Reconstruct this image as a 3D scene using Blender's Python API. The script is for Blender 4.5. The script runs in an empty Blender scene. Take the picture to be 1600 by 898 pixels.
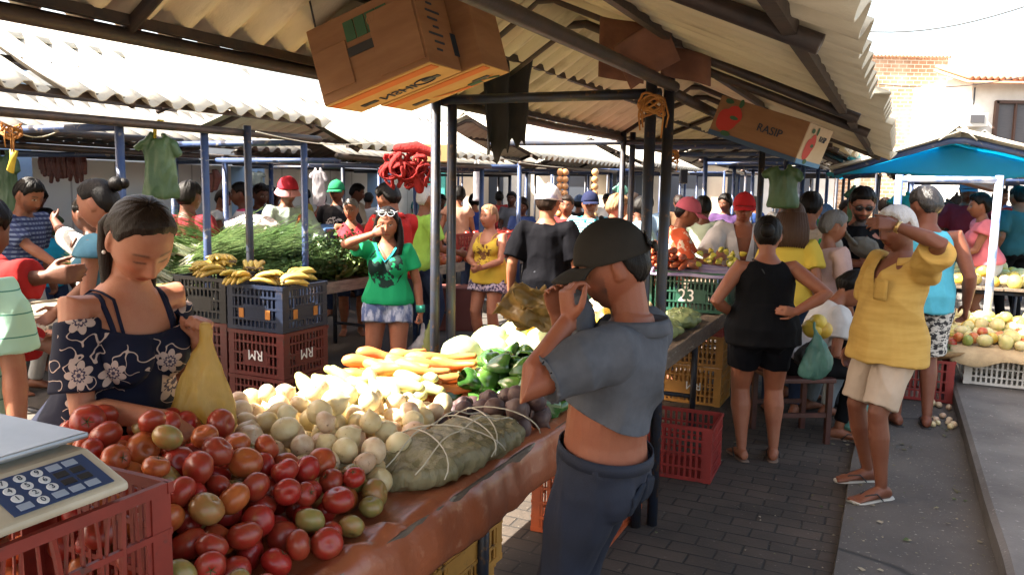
import bpy, bmesh, math, random
import numpy as np
from mathutils import Vector, Matrix, noise
random.seed(7); np.random.seed(7)
SC = bpy.context.scene
COL = SC.collection
R = math.radians
A3 = lambda *v: np.array(v, float)

# ------------------------------------------------------------------ camera
PITCH, ROLL, CH, FPX = R(7.0), R(1.0), 1.65, 1256.0
_r0 = A3(1, 0, 0); _u0 = A3(0, math.sin(PITCH), math.cos(PITCH)); _f = A3(0, math.cos(PITCH), -math.sin(PITCH))
CU = _u0 * math.cos(ROLL) - _r0 * math.sin(ROLL)
CR = _r0 * math.cos(ROLL) + _u0 * math.sin(ROLL)
CP = A3(0, 0, CH)
cam = bpy.data.cameras.new('camera'); cam_o = bpy.data.objects.new('camera', cam); COL.objects.link(cam_o)
cam_o.matrix_world = Matrix(((CR[0], CU[0], -_f[0], 0), (CR[1], CU[1], -_f[1], 0), (CR[2], CU[2], -_f[2], CH), (0, 0, 0, 1)))
cam.sensor_width = 36; cam.lens = FPX / 1600 * 36; cam.clip_start = .05; cam.clip_end = 800
SC.camera = cam_o

def ray(px, py):
    return _f + CR * ((px - 800) / FPX) - CU * ((py - 449) / FPX)
def W(px, py, d):            # a point of the place seen at this spot of the photo, d metres ahead
    r = ray(px, py); return CP + r * (d / r[1])
def G(px, py, z=0.0):        # where that line of sight meets height z
    r = ray(px, py); return CP + r * ((z - CH) / r[2])
TH = R(25.4); SU = A3(math.sin(TH), math.cos(TH), 0); SV = A3(math.cos(TH), -math.sin(TH), 0)
def UV(u, v, z=0.0):         # u along the stall rows, v across them
    p = SU * u + SV * v; return A3(p[0], p[1], z)
def toUV(p): return float(np.dot(p, SU)), float(np.dot(p, SV))
RZU = -TH                    # rotation that turns local +y into SU

# ------------------------------------------------------------------ objects
def tag(o, label=None, cat=None, group=None, kind=None):
    if label: o['label'] = label
    if cat: o['category'] = cat
    if group: o['group'] = group
    if kind: o['kind'] = kind
    return o
def empty(name, loc=(0, 0, 0), rz=0, label=None, cat=None, group=None):
    o = bpy.data.objects.new(name, None); COL.objects.link(o)
    o.location = loc; o.rotation_euler = (0, 0, rz); o.empty_display_size = .1
    return tag(o, label, cat, group)
def link(name, me, mat=None, parent=None, smooth=True):
    o = bpy.data.objects.new(name, me); COL.objects.link(o)
    if parent: o.parent = parent
    if mat is not None and not me.materials:
        for m in (mat if isinstance(mat, (list, tuple)) else [mat]): me.materials.append(m)
    if smooth and len(me.polygons): me.polygons.foreach_set('use_smooth', [True] * len(me.polygons))
    return o
def copy_tree(o, parent=None):
    c = o.copy(); COL.objects.link(c)
    if parent: c.parent = parent
    for ch in o.children: copy_tree(ch, c)
    return c

def nrm(v):
    v = np.asarray(v, float); n = np.linalg.norm(v); return v / n if n > 1e-9 else v
def frame(t, ref=None):
    t = nrm(t); ref = A3(0, 0, 1) if ref is None else np.asarray(ref, float)
    if abs(np.dot(t, nrm(ref))) > .97: ref = A3(0, 1, 0) if abs(t[1]) < .9 else A3(1, 0, 0)
    a = nrm(np.cross(ref, t)); return a, np.cross(t, a)

class MB:
    def __init__(s): s.v = []; s.f = []; s.m = []; s.mi = 0
    def add(s, v, f):
        b = len(s.v); s.v.extend([tuple(map(float, p)) for p in v]); s.f.extend([tuple(b + i for i in q) for q in f]); s.m.extend([s.mi] * len(f)); return s
    def box(s, c, size, rot=None, z=0):
        x, y, h = [q / 2 for q in size]; v = np.array([(i * x, j * y, k * h) for i in (-1, 1) for j in (-1, 1) for k in (-1, 1)])
        if rot is None and z: rot = np.array(Matrix.Rotation(z, 3, 'Z'))
        if rot is not None: v = v @ np.asarray(rot).T
        return s.add(v + np.asarray(c, float), [(0, 1, 3, 2), (4, 6, 7, 5), (0, 4, 5, 1), (2, 3, 7, 6), (0, 2, 6, 4), (1, 5, 7, 3)])
    def rings(s, rs, seg=14, cap=True):   # rs: (centre, half axis a, half axis b)
        ang = np.linspace(0, 2 * math.pi, seg, endpoint=False); ca, sa = np.cos(ang)[:, None], np.sin(ang)[:, None]
        v = []; f = []
        for c, a, b in rs: v.extend(np.asarray(c) + ca * np.asarray(a) + sa * np.asarray(b))
        n = len(rs)
        for i in range(n - 1):
            for j in range(seg):
                k = (j + 1) % seg; f.append((i * seg + j, i * seg + k, (i + 1) * seg + k, (i + 1) * seg + j))
        if cap:
            f.append(tuple(range(seg - 1, -1, -1))); f.append(tuple((n - 1) * seg + j for j in range(seg)))
        return s.add(v, f)
    def tube(s, pts, rad, seg=12, ref=None, asp=1.0, rnd=False, cap=True):
        pts = [np.asarray(p, float) for p in pts]; n = len(pts)
        if not hasattr(rad, '__len__'): rad = [rad] * n
        rs = []; t0 = None
        for i, p in enumerate(pts):
            t = nrm(pts[min(i + 1, n - 1)] - pts[max(i - 1, 0)])
            if i == 0 or ref is not None: a, b = frame(t, ref)
            else:
                a = nrm(a - t * np.dot(a, t)); b = np.cross(t, a)
            rs.append((p, a * rad[i], b * rad[i] * asp, t))
        out = []
        if rnd:
            p, a, b, t = rs[0]; out += [(p - t * rad[0] * .85, a * .35, b * .35), (p - t * rad[0] * .55, a * .78, b * .78)]
        out += [(p, a, b) for p, a, b, t in rs]
        if rnd:
            p, a, b, t = rs[-1]; out += [(p + t * rad[-1] * .55, a * .78, b * .78), (p + t * rad[-1] * .85, a * .35, b * .35)]
        return s.rings(out, seg, cap)
    def ball(s, c, r, seg=14, nr=8, rot=None):
        r = np.asarray(r if hasattr(r, '__len__') else (r, r, r), float); v = []; f = []
        for i in range(nr + 1):
            th = math.pi * i / nr
            for j in range(seg):
                ph = 2 * math.pi * j / seg; v.append((math.sin(th) * math.cos(ph), math.sin(th) * math.sin(ph), math.cos(th)))
        v = np.array(v) * r
        if rot is not None: v = v @ np.asarray(rot).T
        for i in range(nr):
            for j in range(seg):
                k = (j + 1) % seg; f.append((i * seg + j, (i + 1) * seg + j, (i + 1) * seg + k, i * seg + k))
        return s.add(v + np.asarray(c, float), f)
    def grid(s, fn, nu, nv, closed=False):
        v = [fn(i / (nu - 1), j / (nv - 1)) for j in range(nv) for i in range(nu)]; f = []
        for j in range(nv - 1):
            for i in range(nu - 1): f.append((j * nu + i, j * nu + i + 1, (j + 1) * nu + i + 1, (j + 1) * nu + i))
        return s.add(v, f)
    def mesh(s, name='mesh', weld=False):
        me = bpy.data.meshes.new(name); me.from_pydata(s.v, [], s.f)
        if any(s.m): me.polygons.foreach_set('material_index', s.m)
        if weld:
            bm = bmesh.new(); bm.from_mesh(me); bmesh.ops.remove_doubles(bm, verts=bm.verts, dist=1e-5); bmesh.ops.recalc_face_normals(bm, faces=bm.faces); bm.to_mesh(me); bm.free()
        me.update(); return me
    def obj(s, name, mat=None, parent=None, smooth=False, weld=False, solid=0, bevel=0, sub=0, off=-1):
        o = link(name, s.mesh(name, weld), mat, parent, smooth)
        if solid: m = o.modifiers.new('solid', 'SOLIDIFY'); m.thickness = solid; m.offset = off
        if bevel: m = o.modifiers.new('bevel', 'BEVEL'); m.width = bevel; m.segments = 2; m.limit_method = 'ANGLE'
        if sub: m = o.modifiers.new('sub', 'SUBSURF'); m.levels = sub; m.render_levels = sub
        return o

def remesh(mb, voxel):
    me = mb.mesh('tmp'); o = bpy.data.objects.new('tmp', me); COL.objects.link(o)
    m = o.modifiers.new('r', 'REMESH'); m.mode = 'VOXEL'; m.voxel_size = voxel; m.adaptivity = 0
    dg = bpy.context.evaluated_depsgraph_get(); out = bpy.data.meshes.new_from_object(o.evaluated_get(dg))
    bpy.data.objects.remove(o); bpy.data.meshes.remove(me); return out
def getv(me):
    a = np.empty(len(me.vertices) * 3, np.float32); me.vertices.foreach_get('co', a); return a.reshape(-1, 3).astype(float)
def setv(me, v): me.vertices.foreach_set('co', np.ascontiguousarray(v, np.float32).ravel()); me.update()
def normals(me):
    a = np.empty(len(me.vertices) * 3, np.float32); me.vertex_normals.foreach_get('vector', a); return a.reshape(-1, 3).astype(float)
def smooth(me, it=2, lam=.5):
    e = np.empty(len(me.edges) * 2, np.int32); me.edges.foreach_get('vertices', e); e = e.reshape(-1, 2); v = getv(me); n = len(v)
    i = np.concatenate([e[:, 0], e[:, 1]]); j = np.concatenate([e[:, 1], e[:, 0]]); deg = np.maximum(np.bincount(i, minlength=n), 1)[:, None]
    for k in range(it):
        s = np.stack([np.bincount(i, weights=v[j, c], minlength=n) for c in range(3)], 1) / deg
        v += (s - v) * lam
    setv(me, v)
def pnoise(v, sc, seed=0):
    sc = np.asarray(sc if hasattr(sc, '__len__') else (sc, sc, sc), float); q = v * sc + seed * 7.31
    f = noise.noise; return np.array([f(p) for p in q.tolist()])
def cut(me, fn):             # removes the region where fn(points) > 0 along a clean line
    bm = bmesh.new(); bm.from_mesh(me); bm.verts.ensure_lookup_table()
    val = fn(np.array([v.co[:] for v in bm.verts])); val = np.where(np.abs(val) < 1e-5, -1e-5, val)
    d = {v: float(x) for v, x in zip(bm.verts, val)}; new = []
    for e in list(bm.edges):
        a, b = e.verts; x, y = d[a], d[b]
        if x * y < 0:
            ne, nv = bmesh.utils.edge_split(e, a, x / (x - y)); d[nv] = 0.0; new.append(nv)
    if new: bmesh.ops.connect_verts(bm, verts=new, check_degenerate=False)
    kill = [f for f in bm.faces if sum(d[v] for v in f.verts) > 0]
    bmesh.ops.delete(bm, geom=kill, context='FACES'); bm.to_mesh(me); bm.free(); me.update()
def text_mesh(txt, size, ext=.001, align='CENTER', shear=0):
    cu = bpy.data.curves.new('t', 'FONT'); cu.body = txt; cu.size = size; cu.extrude = ext; cu.align_x = align; cu.align_y = 'CENTER'; cu.shear = shear
    o = bpy.data.objects.new('t', cu); COL.objects.link(o); dg = bpy.context.evaluated_depsgraph_get()
    me = bpy.data.meshes.new_from_object(o.evaluated_get(dg)); bpy.data.objects.remove(o); return me
def basis(x, y, z, p):       # 4x4 from axes
    return Matrix(((x[0], y[0], z[0], p[0]), (x[1], y[1], z[1], p[1]), (x[2], y[2], z[2], p[2]), (0, 0, 0, 1)))

# ------------------------------------------------------------------ materials
class NT:
    def __init__(s, name):
        s.mat = bpy.data.materials.new(name); s.mat.use_nodes = True; s.t = s.mat.node_tree; s.b = s.t.nodes['Principled BSDF']
    def n(s, typ, **kw):
        nd = s.t.nodes.new('ShaderNode' + typ)
        for k, v in kw.items():
            if k.startswith('i_'):
                nd.inputs[k[2:].replace('_', ' ')].default_value = v
            else: setattr(nd, k, v)
        return nd
    def l(s, a, b): s.t.links.new(a, b)
    def math(s, op, a, b=None, c=None, clamp=False):
        nd = s.n('Math', operation=op, use_clamp=clamp)
        for i, x in enumerate((a, b, c)):
            if x is None: continue
            if isinstance(x, (int, float)): nd.inputs[i].default_value = x
            else: s.l(x, nd.inputs[i])
        return nd.outputs[0]
    def mix(s, f, a, b, blend='MIX'):
        nd = s.n('Mix', data_type='RGBA', blend_type=blend)
        for sock, x in ((nd.inputs[0], f), (nd.inputs[6], a), (nd.inputs[7], b)):
            if isinstance(x, (int, float)): sock.default_value = x
            elif isinstance(x, (tuple, list)): sock.default_value = (*x[:3], 1)
            else: s.l(x, sock)
        return nd.outputs[2]
    def ramp(s, f, stops, interp='LINEAR'):
        nd = s.n('ValToRGB'); cr = nd.color_ramp; cr.interpolation = interp
        while len(cr.elements) < len(stops): cr.elements.new(.5)
        for e, (p, c) in zip(cr.elements, stops): e.position = p; e.color = (*c, 1) if hasattr(c, '__len__') else (c, c, c, 1)
        s.l(f, nd.inputs[0]); return nd.outputs[0]
    def coord(s, kind='Object'): return s.n('TexCoord').outputs[kind]
    def mapping(s, vec, scale=(1, 1, 1), rot=(0, 0, 0), loc=(0, 0, 0)):
        m = s.n('Mapping'); s.l(vec, m.inputs[0]); m.inputs['Scale'].default_value = scale; m.inputs['Rotation'].default_value = rot; m.inputs['Location'].default_value = loc; return m.outputs[0]
    def noise(s, vec, scale, detail=4, rough=.6):
        n = s.n('TexNoise'); s.l(vec, n.inputs['Vector']); n.inputs['Scale'].default_value = scale; n.inputs['Detail'].default_value = detail; n.inputs['Roughness'].default_value = rough; return n.outputs[0]
    def bump(s, h, strength=.3, dist=.01):
        b = s.n('Bump'); b.inputs['Strength'].default_value = strength; b.inputs['Distance'].default_value = dist; s.l(h, b.inputs['Height']); s.l(b.outputs[0], s.b.inputs['Normal'])
    def base(s, c):
        if isinstance(c, (tuple, list)): s.b.inputs['Base Color'].default_value = (*c[:3], 1)
        else: s.l(c, s.b.inputs['Base Color'])
    def set(s, **kw):
        for k, v in kw.items(): s.b.inputs[k.replace('_', ' ')].default_value = v
        return s
def mat(name, col, rough=.6, col2=None, vs=8, lo=.35, hi=.65, bump=0, bs=60, metal=0, rnd=0, hue=0, sss=0, trans=0, spec=.5, coat=0, stretch=(1, 1, 1), col3=None, vs3=30, lo3=.6, hi3=.7):
    t = NT(name); t.set(Roughness=rough, Metallic=metal)
    t.b.inputs['Specular IOR Level'].default_value = spec
    co = t.coord(); co = t.mapping(co, stretch); c = col
    if rnd or hue:
        oi = t.n('ObjectInfo')
    if col2 is not None:
        nz = t.noise(co, vs)
        if rnd:
            nz = t.math('ADD', nz, t.math('MULTIPLY', t.math('SUBTRACT', oi.outputs['Random'], .5), rnd))
        c = t.mix(t.ramp(nz, [(lo, 0), (hi, 1)]), col, col2)
    if col3 is not None: c = t.mix(t.ramp(t.noise(co, vs3, 6), [(lo3, 0), (hi3, 1)]), c, col3)
    if hue or (rnd and col2 is None):
        hs = t.n('HueSaturation')
        if isinstance(c, (tuple, list)): hs.inputs['Color'].default_value = (*c[:3], 1)
        else: t.l(c, hs.inputs['Color'])
        t.l(t.math('ADD', t.math('MULTIPLY', oi.outputs['Random'], rnd or .2), 1 - (rnd or .2) / 2), hs.inputs['Value'])
        if hue: t.l(t.math('ADD', t.math('MULTIPLY', t.math('FRACT', t.math('MULTIPLY', oi.outputs['Random'], 7.3)), hue), .5 - hue / 2), hs.inputs['Hue'])
        c = hs.outputs[0]
    t.base(c)
    if bump: t.bump(t.noise(co, bs, 5), bump)
    if sss: t.b.inputs['Subsurface Weight'].default_value = sss; t.b.inputs['Subsurface Radius'].default_value = (.02, .008, .004); t.b.inputs['Subsurface Scale'].default_value = .5
    if trans: t.b.inputs['Transmission Weight'].default_value = trans; t.b.inputs['IOR'].default_value = 1.15
    if coat: t.b.inputs['Coat Weight'].default_value = coat; t.b.inputs['Coat Roughness'].default_value = .15
    return t.mat
# ------------------------------------------------------------------ people
def sstep(x, a, b): t = np.clip((x - a) / (b - a), 0, 1); return t * t * (3 - 2 * t)
def headbase(d):
    x, y, z = d[:, 0], d[:, 1], d[:, 2]; n = 2.25
    r = ((np.abs(x) / .077) ** n + (np.abs(y) / .097) ** n + (np.abs(z) / .118) ** n) ** (-1 / n); p = d * r[:, None]
    k = np.clip(-p[:, 2] / .118, 0, 1); p[:, 0] *= 1 - .27 * k ** 1.6
    back = p[:, 1] < 0; p[:, 1] = np.where(back, p[:, 1] * (1 - .5 * sstep(-p[:, 2], .02, .1)), p[:, 1] * .96)
    return p
def headgrid(na=92, ne=64):
    t = np.linspace(-1, 1, na, endpoint=False); az = math.pi * (np.sign(t) * np.abs(t) ** 1.5)
    el = np.linspace(-math.pi / 2 + .02, math.pi / 2 - .02, ne); A, E = np.meshgrid(az, el)
    d = np.stack([np.sin(A) * np.cos(E), np.cos(A) * np.cos(E), np.sin(E)], -1).reshape(-1, 3)
    p = headbase(d); x, y, z = p[:, 0].copy(), p[:, 1].copy(), p[:, 2].copy(); fr = sstep(y, .01, .06); ax = np.abs(x); G_ = lambda a, s: np.exp(-(a / s) ** 2)
    nz = np.interp(z, [-.055, -.047, -.036, -.028, .0, .016, .03], [0, .55, 1, .93, .42, .16, 0])
    nw = np.interp(z, [-.05, -.036, 0, .02], [.0155, .0155, .009, .011])
    dy = .027 * nz * np.exp(-(ax / nw) ** 2)
    dy += .006 * G_(z + .040, .009) * G_(ax - .014, .007)
    dy -= .013 * G_(ax - .030, .016) * G_(z - .004, .012)
    dy += .0075 * G_(ax - .030, .0125) * G_(z - .003, .0095)
    dy += .005 * G_(z - .026, .008) * G_(ax - .025, .028)
    dy += .007 * G_(ax, .021) * (G_(z + .064, .0058) + 1.15 * G_(z + .0775, .0068)) - .006 * G_(z + .0705, .0032) * G_(ax, .024)
    dy -= .004 * G_(z + .09, .006) * G_(ax, .02)
    dy += .011 * G_(ax, .024) * G_(z + .105, .014)
    dy += .004 * G_(ax - .045, .02) * G_(z + .025, .02)
    p[:, 1] += dy * fr
    f = []
    for i in range(ne - 1):
        for j in range(na):
            k = (j + 1) % na; f.append((i * na + j, i * na + k, (i + 1) * na + k, (i + 1) * na + j))
    f.append(tuple(range(na - 1, -1, -1))); f.append(tuple((ne - 1) * na + j for j in range(na)))
    return p, f
HEAD = headgrid()
def rotm(pitch, yaw, roll):  # degrees: + pitch nods down, + yaw turns to the right, + roll tips to the right
    return np.array(Matrix.Rotation(-R(yaw), 3, 'Z') @ Matrix.Rotation(-R(pitch), 3, 'X') @ Matrix.Rotation(R(roll), 3, 'Y'))
TORSO_M = [(-.10, .095, .085, 0), (-.05, .150, .112, -.008), (.02, .160, .120, -.012), (.10, .150, .110, 0), (.19, .152, .112, .006), (.29, .168, .120, .006), (.37, .172, .114, 0), (.43, .128, .086, -.012), (.468, .078, .066, -.014), (.50, .058, .056, -.01)]
TORSO_F = [(-.10, .10, .088, 0), (-.05, .162, .118, -.008), (.02, .170, .124, -.014), (.10, .146, .108, 0), (.18, .130, .098, .004), (.28, .142, .106, .004), (.36, .150, .102, 0), (.425, .112, .078, -.012), (.465, .07, .06, -.012), (.50, .050, .05, -.008)]
def ik(a, t, l1, l2, pole):
    d = t - a; L = min(np.linalg.norm(d), (l1 + l2) * .997); u = nrm(d); x = (l1 * l1 - l2 * l2 + L * L) / (2 * L)
    h = math.sqrt(max(l1 * l1 - x * x, 0)); p = np.asarray(pole, float); p = nrm(p - np.dot(p, u) * u); return a + u * x + p * h, a + u * L

SKINS = {}
def skin_mat(c):
    k = tuple(c)
    if k in SKINS: return SKINS[k]
    t = NT('skin'); at = t.n('VertexColor', layer_name='Col'); co = t.coord()
    nz = t.noise(co, 40, 3); cc = t.mix(t.math('MULTIPLY', nz, .35), at.outputs[0], (.75, .45, .38), 'MULTIPLY'); cc = t.mix(t.ramp(t.noise(co, 11, 5), [(.42, 0), (.72, .55)]), cc, (.80, .58, .50), 'MULTIPLY'); cc = t.mix(t.ramp(t.noise(co, 330, 2), [(.60, 0), (.72, .35)]), cc, (.55, .40, .34), 'MULTIPLY'); t.base(cc)
    t.set(Roughness=.52); t.b.inputs['Specular IOR Level'].default_value = .38; t.b.inputs['Subsurface Weight'].default_value = .12; t.b.inputs['Subsurface Radius'].default_value = (.6, .25, .12); t.b.inputs['Subsurface Scale'].default_value = .02
    t.bump(t.noise(co, 240, 3), .16, .004); SKINS[k] = t.mat; return t.mat

class Person:
    def __init__(s, label, x, y, z=0, face=180, H=1.68, fem=False, fat=0, lean=0, side=0, twist=0, head=(0, 0, 0), Rh=None, Lh=None, RF=(.10, 0), LF=(-.10, 0), hip=None, skin=(.36, .19, .12), vox=.009, hairc=(.02, .013, .01), eyes=True, stubble=0, group=None, belly=0, fz=(0, 0), kneef=((.1, 1, 0), (-.1, 1, 0)), shoe=None, shoec=None, px=0, footyaw=(12, -12), fup=(0, 0), browc=None, hfwd=0):
        s.s = H / 1.7; s.fem = fem; s.face = face; s.vox = vox; s.skin = np.array(skin) * A3(.84, .70, .62); sc = s.s; s.fat = fat
        s.o = empty('person', (x, y, z), -R(face), label, 'person', group)
        T = TORSO_F if fem else TORSO_M; s.hz = (hip if hip else .925) * sc; s.P = A3(px * sc, 0, s.hz)
        la, sb = R(lean), R(side); s.up = nrm(A3(math.sin(sb), math.sin(la) * math.cos(sb), math.cos(la) * math.cos(sb)))
        r0 = nrm(np.cross(A3(0, math.cos(la), -math.sin(la)), s.up)); f0 = np.cross(s.up, r0)
        def fr(h):
            a = R(twist) * min(max(h / .4, 0), 1); return r0 * math.cos(a) - f0 * math.sin(a), f0 * math.cos(a) + r0 * math.sin(a)
        s.fr = fr; s.tor = []
        for h, rx, ry, off in T:
            w = math.exp(-((h - .1) / .16) ** 2)
            s.tor.append((h, rx * (1 + fat * (.7 + .5 * w)), ry * (1 + fat * (.7 + 1.1 * w)) + belly * w * .5, off + belly * w * .5))
        ft = 1 + fat * .55
        mb = MB(); mb.rings([s.ring(h, rx, ry, off) for h, rx, ry, off in s.tor], 26)
        rt, fw = fr(.4); s.rt, s.fw = rt, fw; s.rt0, s.fw0 = fr(0)
        # bust, seat
        if fem:
            for e in (-1, 1): mb.ball(s.at(e * .068 * ft, .085 * (1 + fat * .5), .285), np.array((.062, .058, .064)) * sc * ft)
        for e in (-1, 1): mb.ball(s.at0(e * .072, -.058 * ft, -.045), np.array((.083, .07, .09)) * sc * ft)
        # shoulders and arms
        sw = (.158 if fem else .182) * (1 + fat * .35); s.arm = {}; ar = (.86 if fem else 1) * ft
        for key, e, spec in (('R', 1, Rh), ('L', -1, Lh)):
            spec = dict(spec or {}); S = s.at(e * sw, -.012, .415); w = A3(*spec.get('w', (e * (sw + .075), .04, .86))) * sc
            if 'ww' in spec: w = s.loc(spec['ww'])
            pole = spec.get('pole', (e * .25, -1, -.1)); E, Wr = ik(S, w, .285 * sc, .25 * sc, pole)
            a2 = ar; mb.tube([s.at(e * sw * .55, -.01, .40), S, S + (E - S) * .3, S + (E - S) * .7, E, E + (Wr - E) * .25, E + (Wr - E) * .65, Wr], np.array([.050, .056, .050, .043, .040, .042, .033, .026]) * sc * a2 * np.array([1, 1, 1, 1, 1, 1, 1 - .3 * (a2 - 1), 1 / a2 * 1.02]), 14, rnd=True)
            hd = nrm(spec.get('hd', Wr - E)); pn = np.asarray(spec.get('pn', -e * rt), float); pn = nrm(pn - np.dot(pn, hd) * hd)
            s.hand(mb, Wr, hd, pn, e, spec.get('curl', .35), spec.get('spread', .0), spec.get('thumb', .5)); s.arm[key] = (S, E, Wr, hd, pn)
        # legs
        s.leg = {}
        for i, (key, e, F) in enumerate((('R', 1, RF), ('L', -1, LF))):
            Hp = s.at0(e * .085 * (1 + fat * .5), 0, -.025); F = A3(F[0], F[1], .085 + fz[i]) * sc
            K, An = ik(Hp, F, .425 * sc, .42 * sc, kneef[i]); lt = ft * (1.06 if fem else 1)
            mb.tube([Hp + A3(0, 0, .03), Hp + (K - Hp) * .15, Hp + (K - Hp) * .55, K, K + (An - K) * .1, K + (An - K) * .32, K + (An - K) * .7, An], np.array([.088, .089, .070, .053, .051, .056, .040, .033]) * sc * np.array([lt, lt, lt, lt, lt, lt, 1 + (lt - 1) * .6, 1]), 16, rnd=True)
            fy = R(footyaw[i]); fd = A3(math.sin(fy), math.cos(fy), fup[i]); fd = nrm(fd); sd = nrm(np.cross(fd, A3(0, 0, 1))); fu = np.cross(sd, fd)
            base = An - fu * .085 * sc
            def fp(a, b, c): return base + (sd * a + fd * b + fu * c) * sc
            mb.rings([(fp(0, q, hh), sd * rx * sc, fu * rz * sc) for q, hh, rx, rz in ((-.07, .03, .018, .018), (-.055, .036, .03, .033), (-.01, .046, .036, .045), (.05, .036, .04, .034), (.10, .026, .045, .022), (.145, .018, .046, .015), (.16, .016, .035, .010))], 14)
            for q, (a, ln, rr) in enumerate(((-.034, .05, .0125), (-.014, .046, .0095), (.003, .04, .009), (.019, .033, .0085), (.034, .024, .008))):
                a *= e; mb.tube([fp(a, .135, .016), fp(a, .15 + ln * .8, .011)], rr * sc, 8, rnd=True)
            s.leg[key] = (Hp, K, An, fd, sd, fu, base)
        # head
        s.Rh = np.stack([s.rt0, A3(-s.rt0[1], s.rt0[0], 0), A3(0, 0, 1)], 1) @ rotm(*head)
        N = s.at(0, -.012, .47); s.hc = s.at(0, .012 + hfwd + .02 * (lean > 20), .50) + nrm(s.up * .5 + s.Rh[:, 2] * .5 + A3(0, 0, .3)) * .128 * sc + s.Rh[:, 1] * .012 * sc
        hs = sc * (1.07 if not fem else 1.07); s.hs = hs; s.fig = mb
        mb.add(HEAD[0] * hs @ s.Rh.T + s.hc, HEAD[1])
        nr = (.050 if fem else .058) * (1 + fat * .4); mb.tube([N - s.up * .03 * sc, N + s.up * .01 * sc + s.fw * hfwd * .35 * sc, s.hc + s.Rh @ A3(0, -.022, -.055) * hs, s.hc + s.Rh @ A3(0, -.022, -.01) * hs], [nr * sc * 1.12, nr * sc, nr * sc * .95, nr * sc * .9], 16)
        for e in (-1, 1):
            rr = np.array(Matrix.Rotation(R(-22 * e), 3, 'Z') @ Matrix.Rotation(R(-10), 3, 'X'))
            mb.ball(s.hc + s.Rh @ A3(e * .079, -.012, -.004) * hs, np.array((.008, .019, .032)) * hs, 12, 8, s.Rh @ rr)
            mb.ball(s.hc + s.Rh @ A3(e * .077, -.004, -.026) * hs, np.array((.007, .010, .012)) * hs, 8, 6, s.Rh @ rr)
        me = remesh(mb, vox); smooth(me, 2 if vox < .006 else 1, .4); s.paint(me, eyes, stubble, browc if browc is not None else hairc)
        s.body = link('body', me, skin_mat(s.skin), s.o); s.hairc = hairc
        if shoe: s.shoes(shoe, shoec)
    def loc(s, p):
        q = np.asarray(p, float) - np.array(s.o.location); a = R(s.face); return A3(q[0] * math.cos(a) - q[1] * math.sin(a), q[0] * math.sin(a) + q[1] * math.cos(a), q[2])
    def world(s, p):
        a = -R(s.face); p = np.asarray(p); return A3(p[0] * math.cos(a) - p[1] * math.sin(a), p[0] * math.sin(a) + p[1] * math.cos(a), p[2]) + np.array(s.o.location)
    def at(s, x, y, h): return s.P + (s.up * h + s.rt * x + s.fw * y) * s.s
    def at0(s, x, y, h): return s.P + (s.up * h + s.rt0 * x + s.fw0 * y) * s.s
    def hp(s, x, y, z): return s.hc + s.Rh @ A3(x, y, z) * s.hs
    def ring(s, h, rx, ry, off, inf=0):
        r, f = s.fr(h); sc = s.s
        if h < 0: up = s.up * .5 + A3(0, 0, .5)
        else: up = s.up
        return (s.P + (up * h + f * off) * sc, r * (rx + inf) * sc, f * (ry + inf) * sc)
    def tor_at(s, h):
        T = np.array(s.tor); return [float(np.interp(h, T[:, 0], T[:, k])) for k in (1, 2, 3)]
    def hand(s, mb, w, hd, pn, e, curl, spread, thumb):
        sc = s.s * (1.0 if not s.fem else .9); ac = np.cross(hd, pn) * e   # towards the thumb
        P = lambda a, b, c: w + (hd * a + ac * b + pn * c) * sc
        mb.rings([(P(a, b, 0), ac * ra * sc, pn * rp * sc) for a, b, ra, rp in ((-.03, 0, .026, .022), (0, 0, .027, .019), (.03, .002, .036, .017), (.065, .001, .041, .015), (.088, 0, .040, .012))], 14)
        for b, L, rr, k in ((.031, .074, .0088, .0), (.0105, .082, .009, .03), (-.0105, .076, .0086, .06), (-.030, .060, .0078, .10)):
            p = P(.078, b, .001); ang = 0; pts = [P(.06, b, 0), p]; rad = [rr * sc, rr * sc]
            d0 = nrm(hd + ac * spread * b * 12)
            for q, fr_ in enumerate((.42, .33, .25)):
                ang += R(85) * min(curl + k, 1.1) * (.8, 1, .8)[q]; p = p + (d0 * math.cos(ang) + pn * math.sin(ang)) * L * fr_ * sc; pts.append(p); rad.append(rr * sc * (.97, .9, .75)[q])
            mb.tube(pts, rad, 8, ref=ac, rnd=True)
        t1 = P(.012, .026, .004); d1 = nrm(hd * .7 + ac * .75 + pn * .25 * (1 + thumb)); p1 = t1 + d1 * .042 * sc; d2 = nrm(hd * .85 + ac * (.45 - .5 * thumb) + pn * .5 * thumb); p2 = p1 + d2 * .032 * sc; p3 = p2 + nrm(d2 + hd * .3) * .024 * sc
        mb.tube([t1, p1, p2, p3], np.array([.0135, .0115, .010, .0075]) * sc, 8, rnd=True)
    def paint(s, me, eyes, stubble, hairc):
        v = getv(me); n = len(v); h = (v - s.hc) @ s.Rh / s.hs; ax = np.abs(h[:, 0]); y, z = h[:, 1], h[:, 2]
        c = np.tile(s.skin, (n, 1)); G_ = lambda a, b: np.exp(-(a / b) ** 2)
        onh = (np.linalg.norm(h, axis=1) < .17); face = onh & (y > .035)
        def mixin(w, col):
            nonlocal c; w = np.clip(w * face, 0, 1)[:, None]; c = c * (1 - w) + np.array(col) * w
        red = s.skin * A3(1.12, .82, .78)
        mixin(.5 * G_(ax - .045, .02) * G_(z + .03, .02) + .5 * G_(ax, .012) * G_(z + .038, .012), red)
        if stubble: mixin(stubble * sstep(-z, .035, .06) * (1 - .6 * G_(ax, .02) * G_(z + .071, .012)) + stubble * .8 * sstep(ax, .05, .065) * sstep(-z, .0, .03), np.array(hairc) * .7 + .02)
        wb = .0042 if not s.fem else .0034
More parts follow.
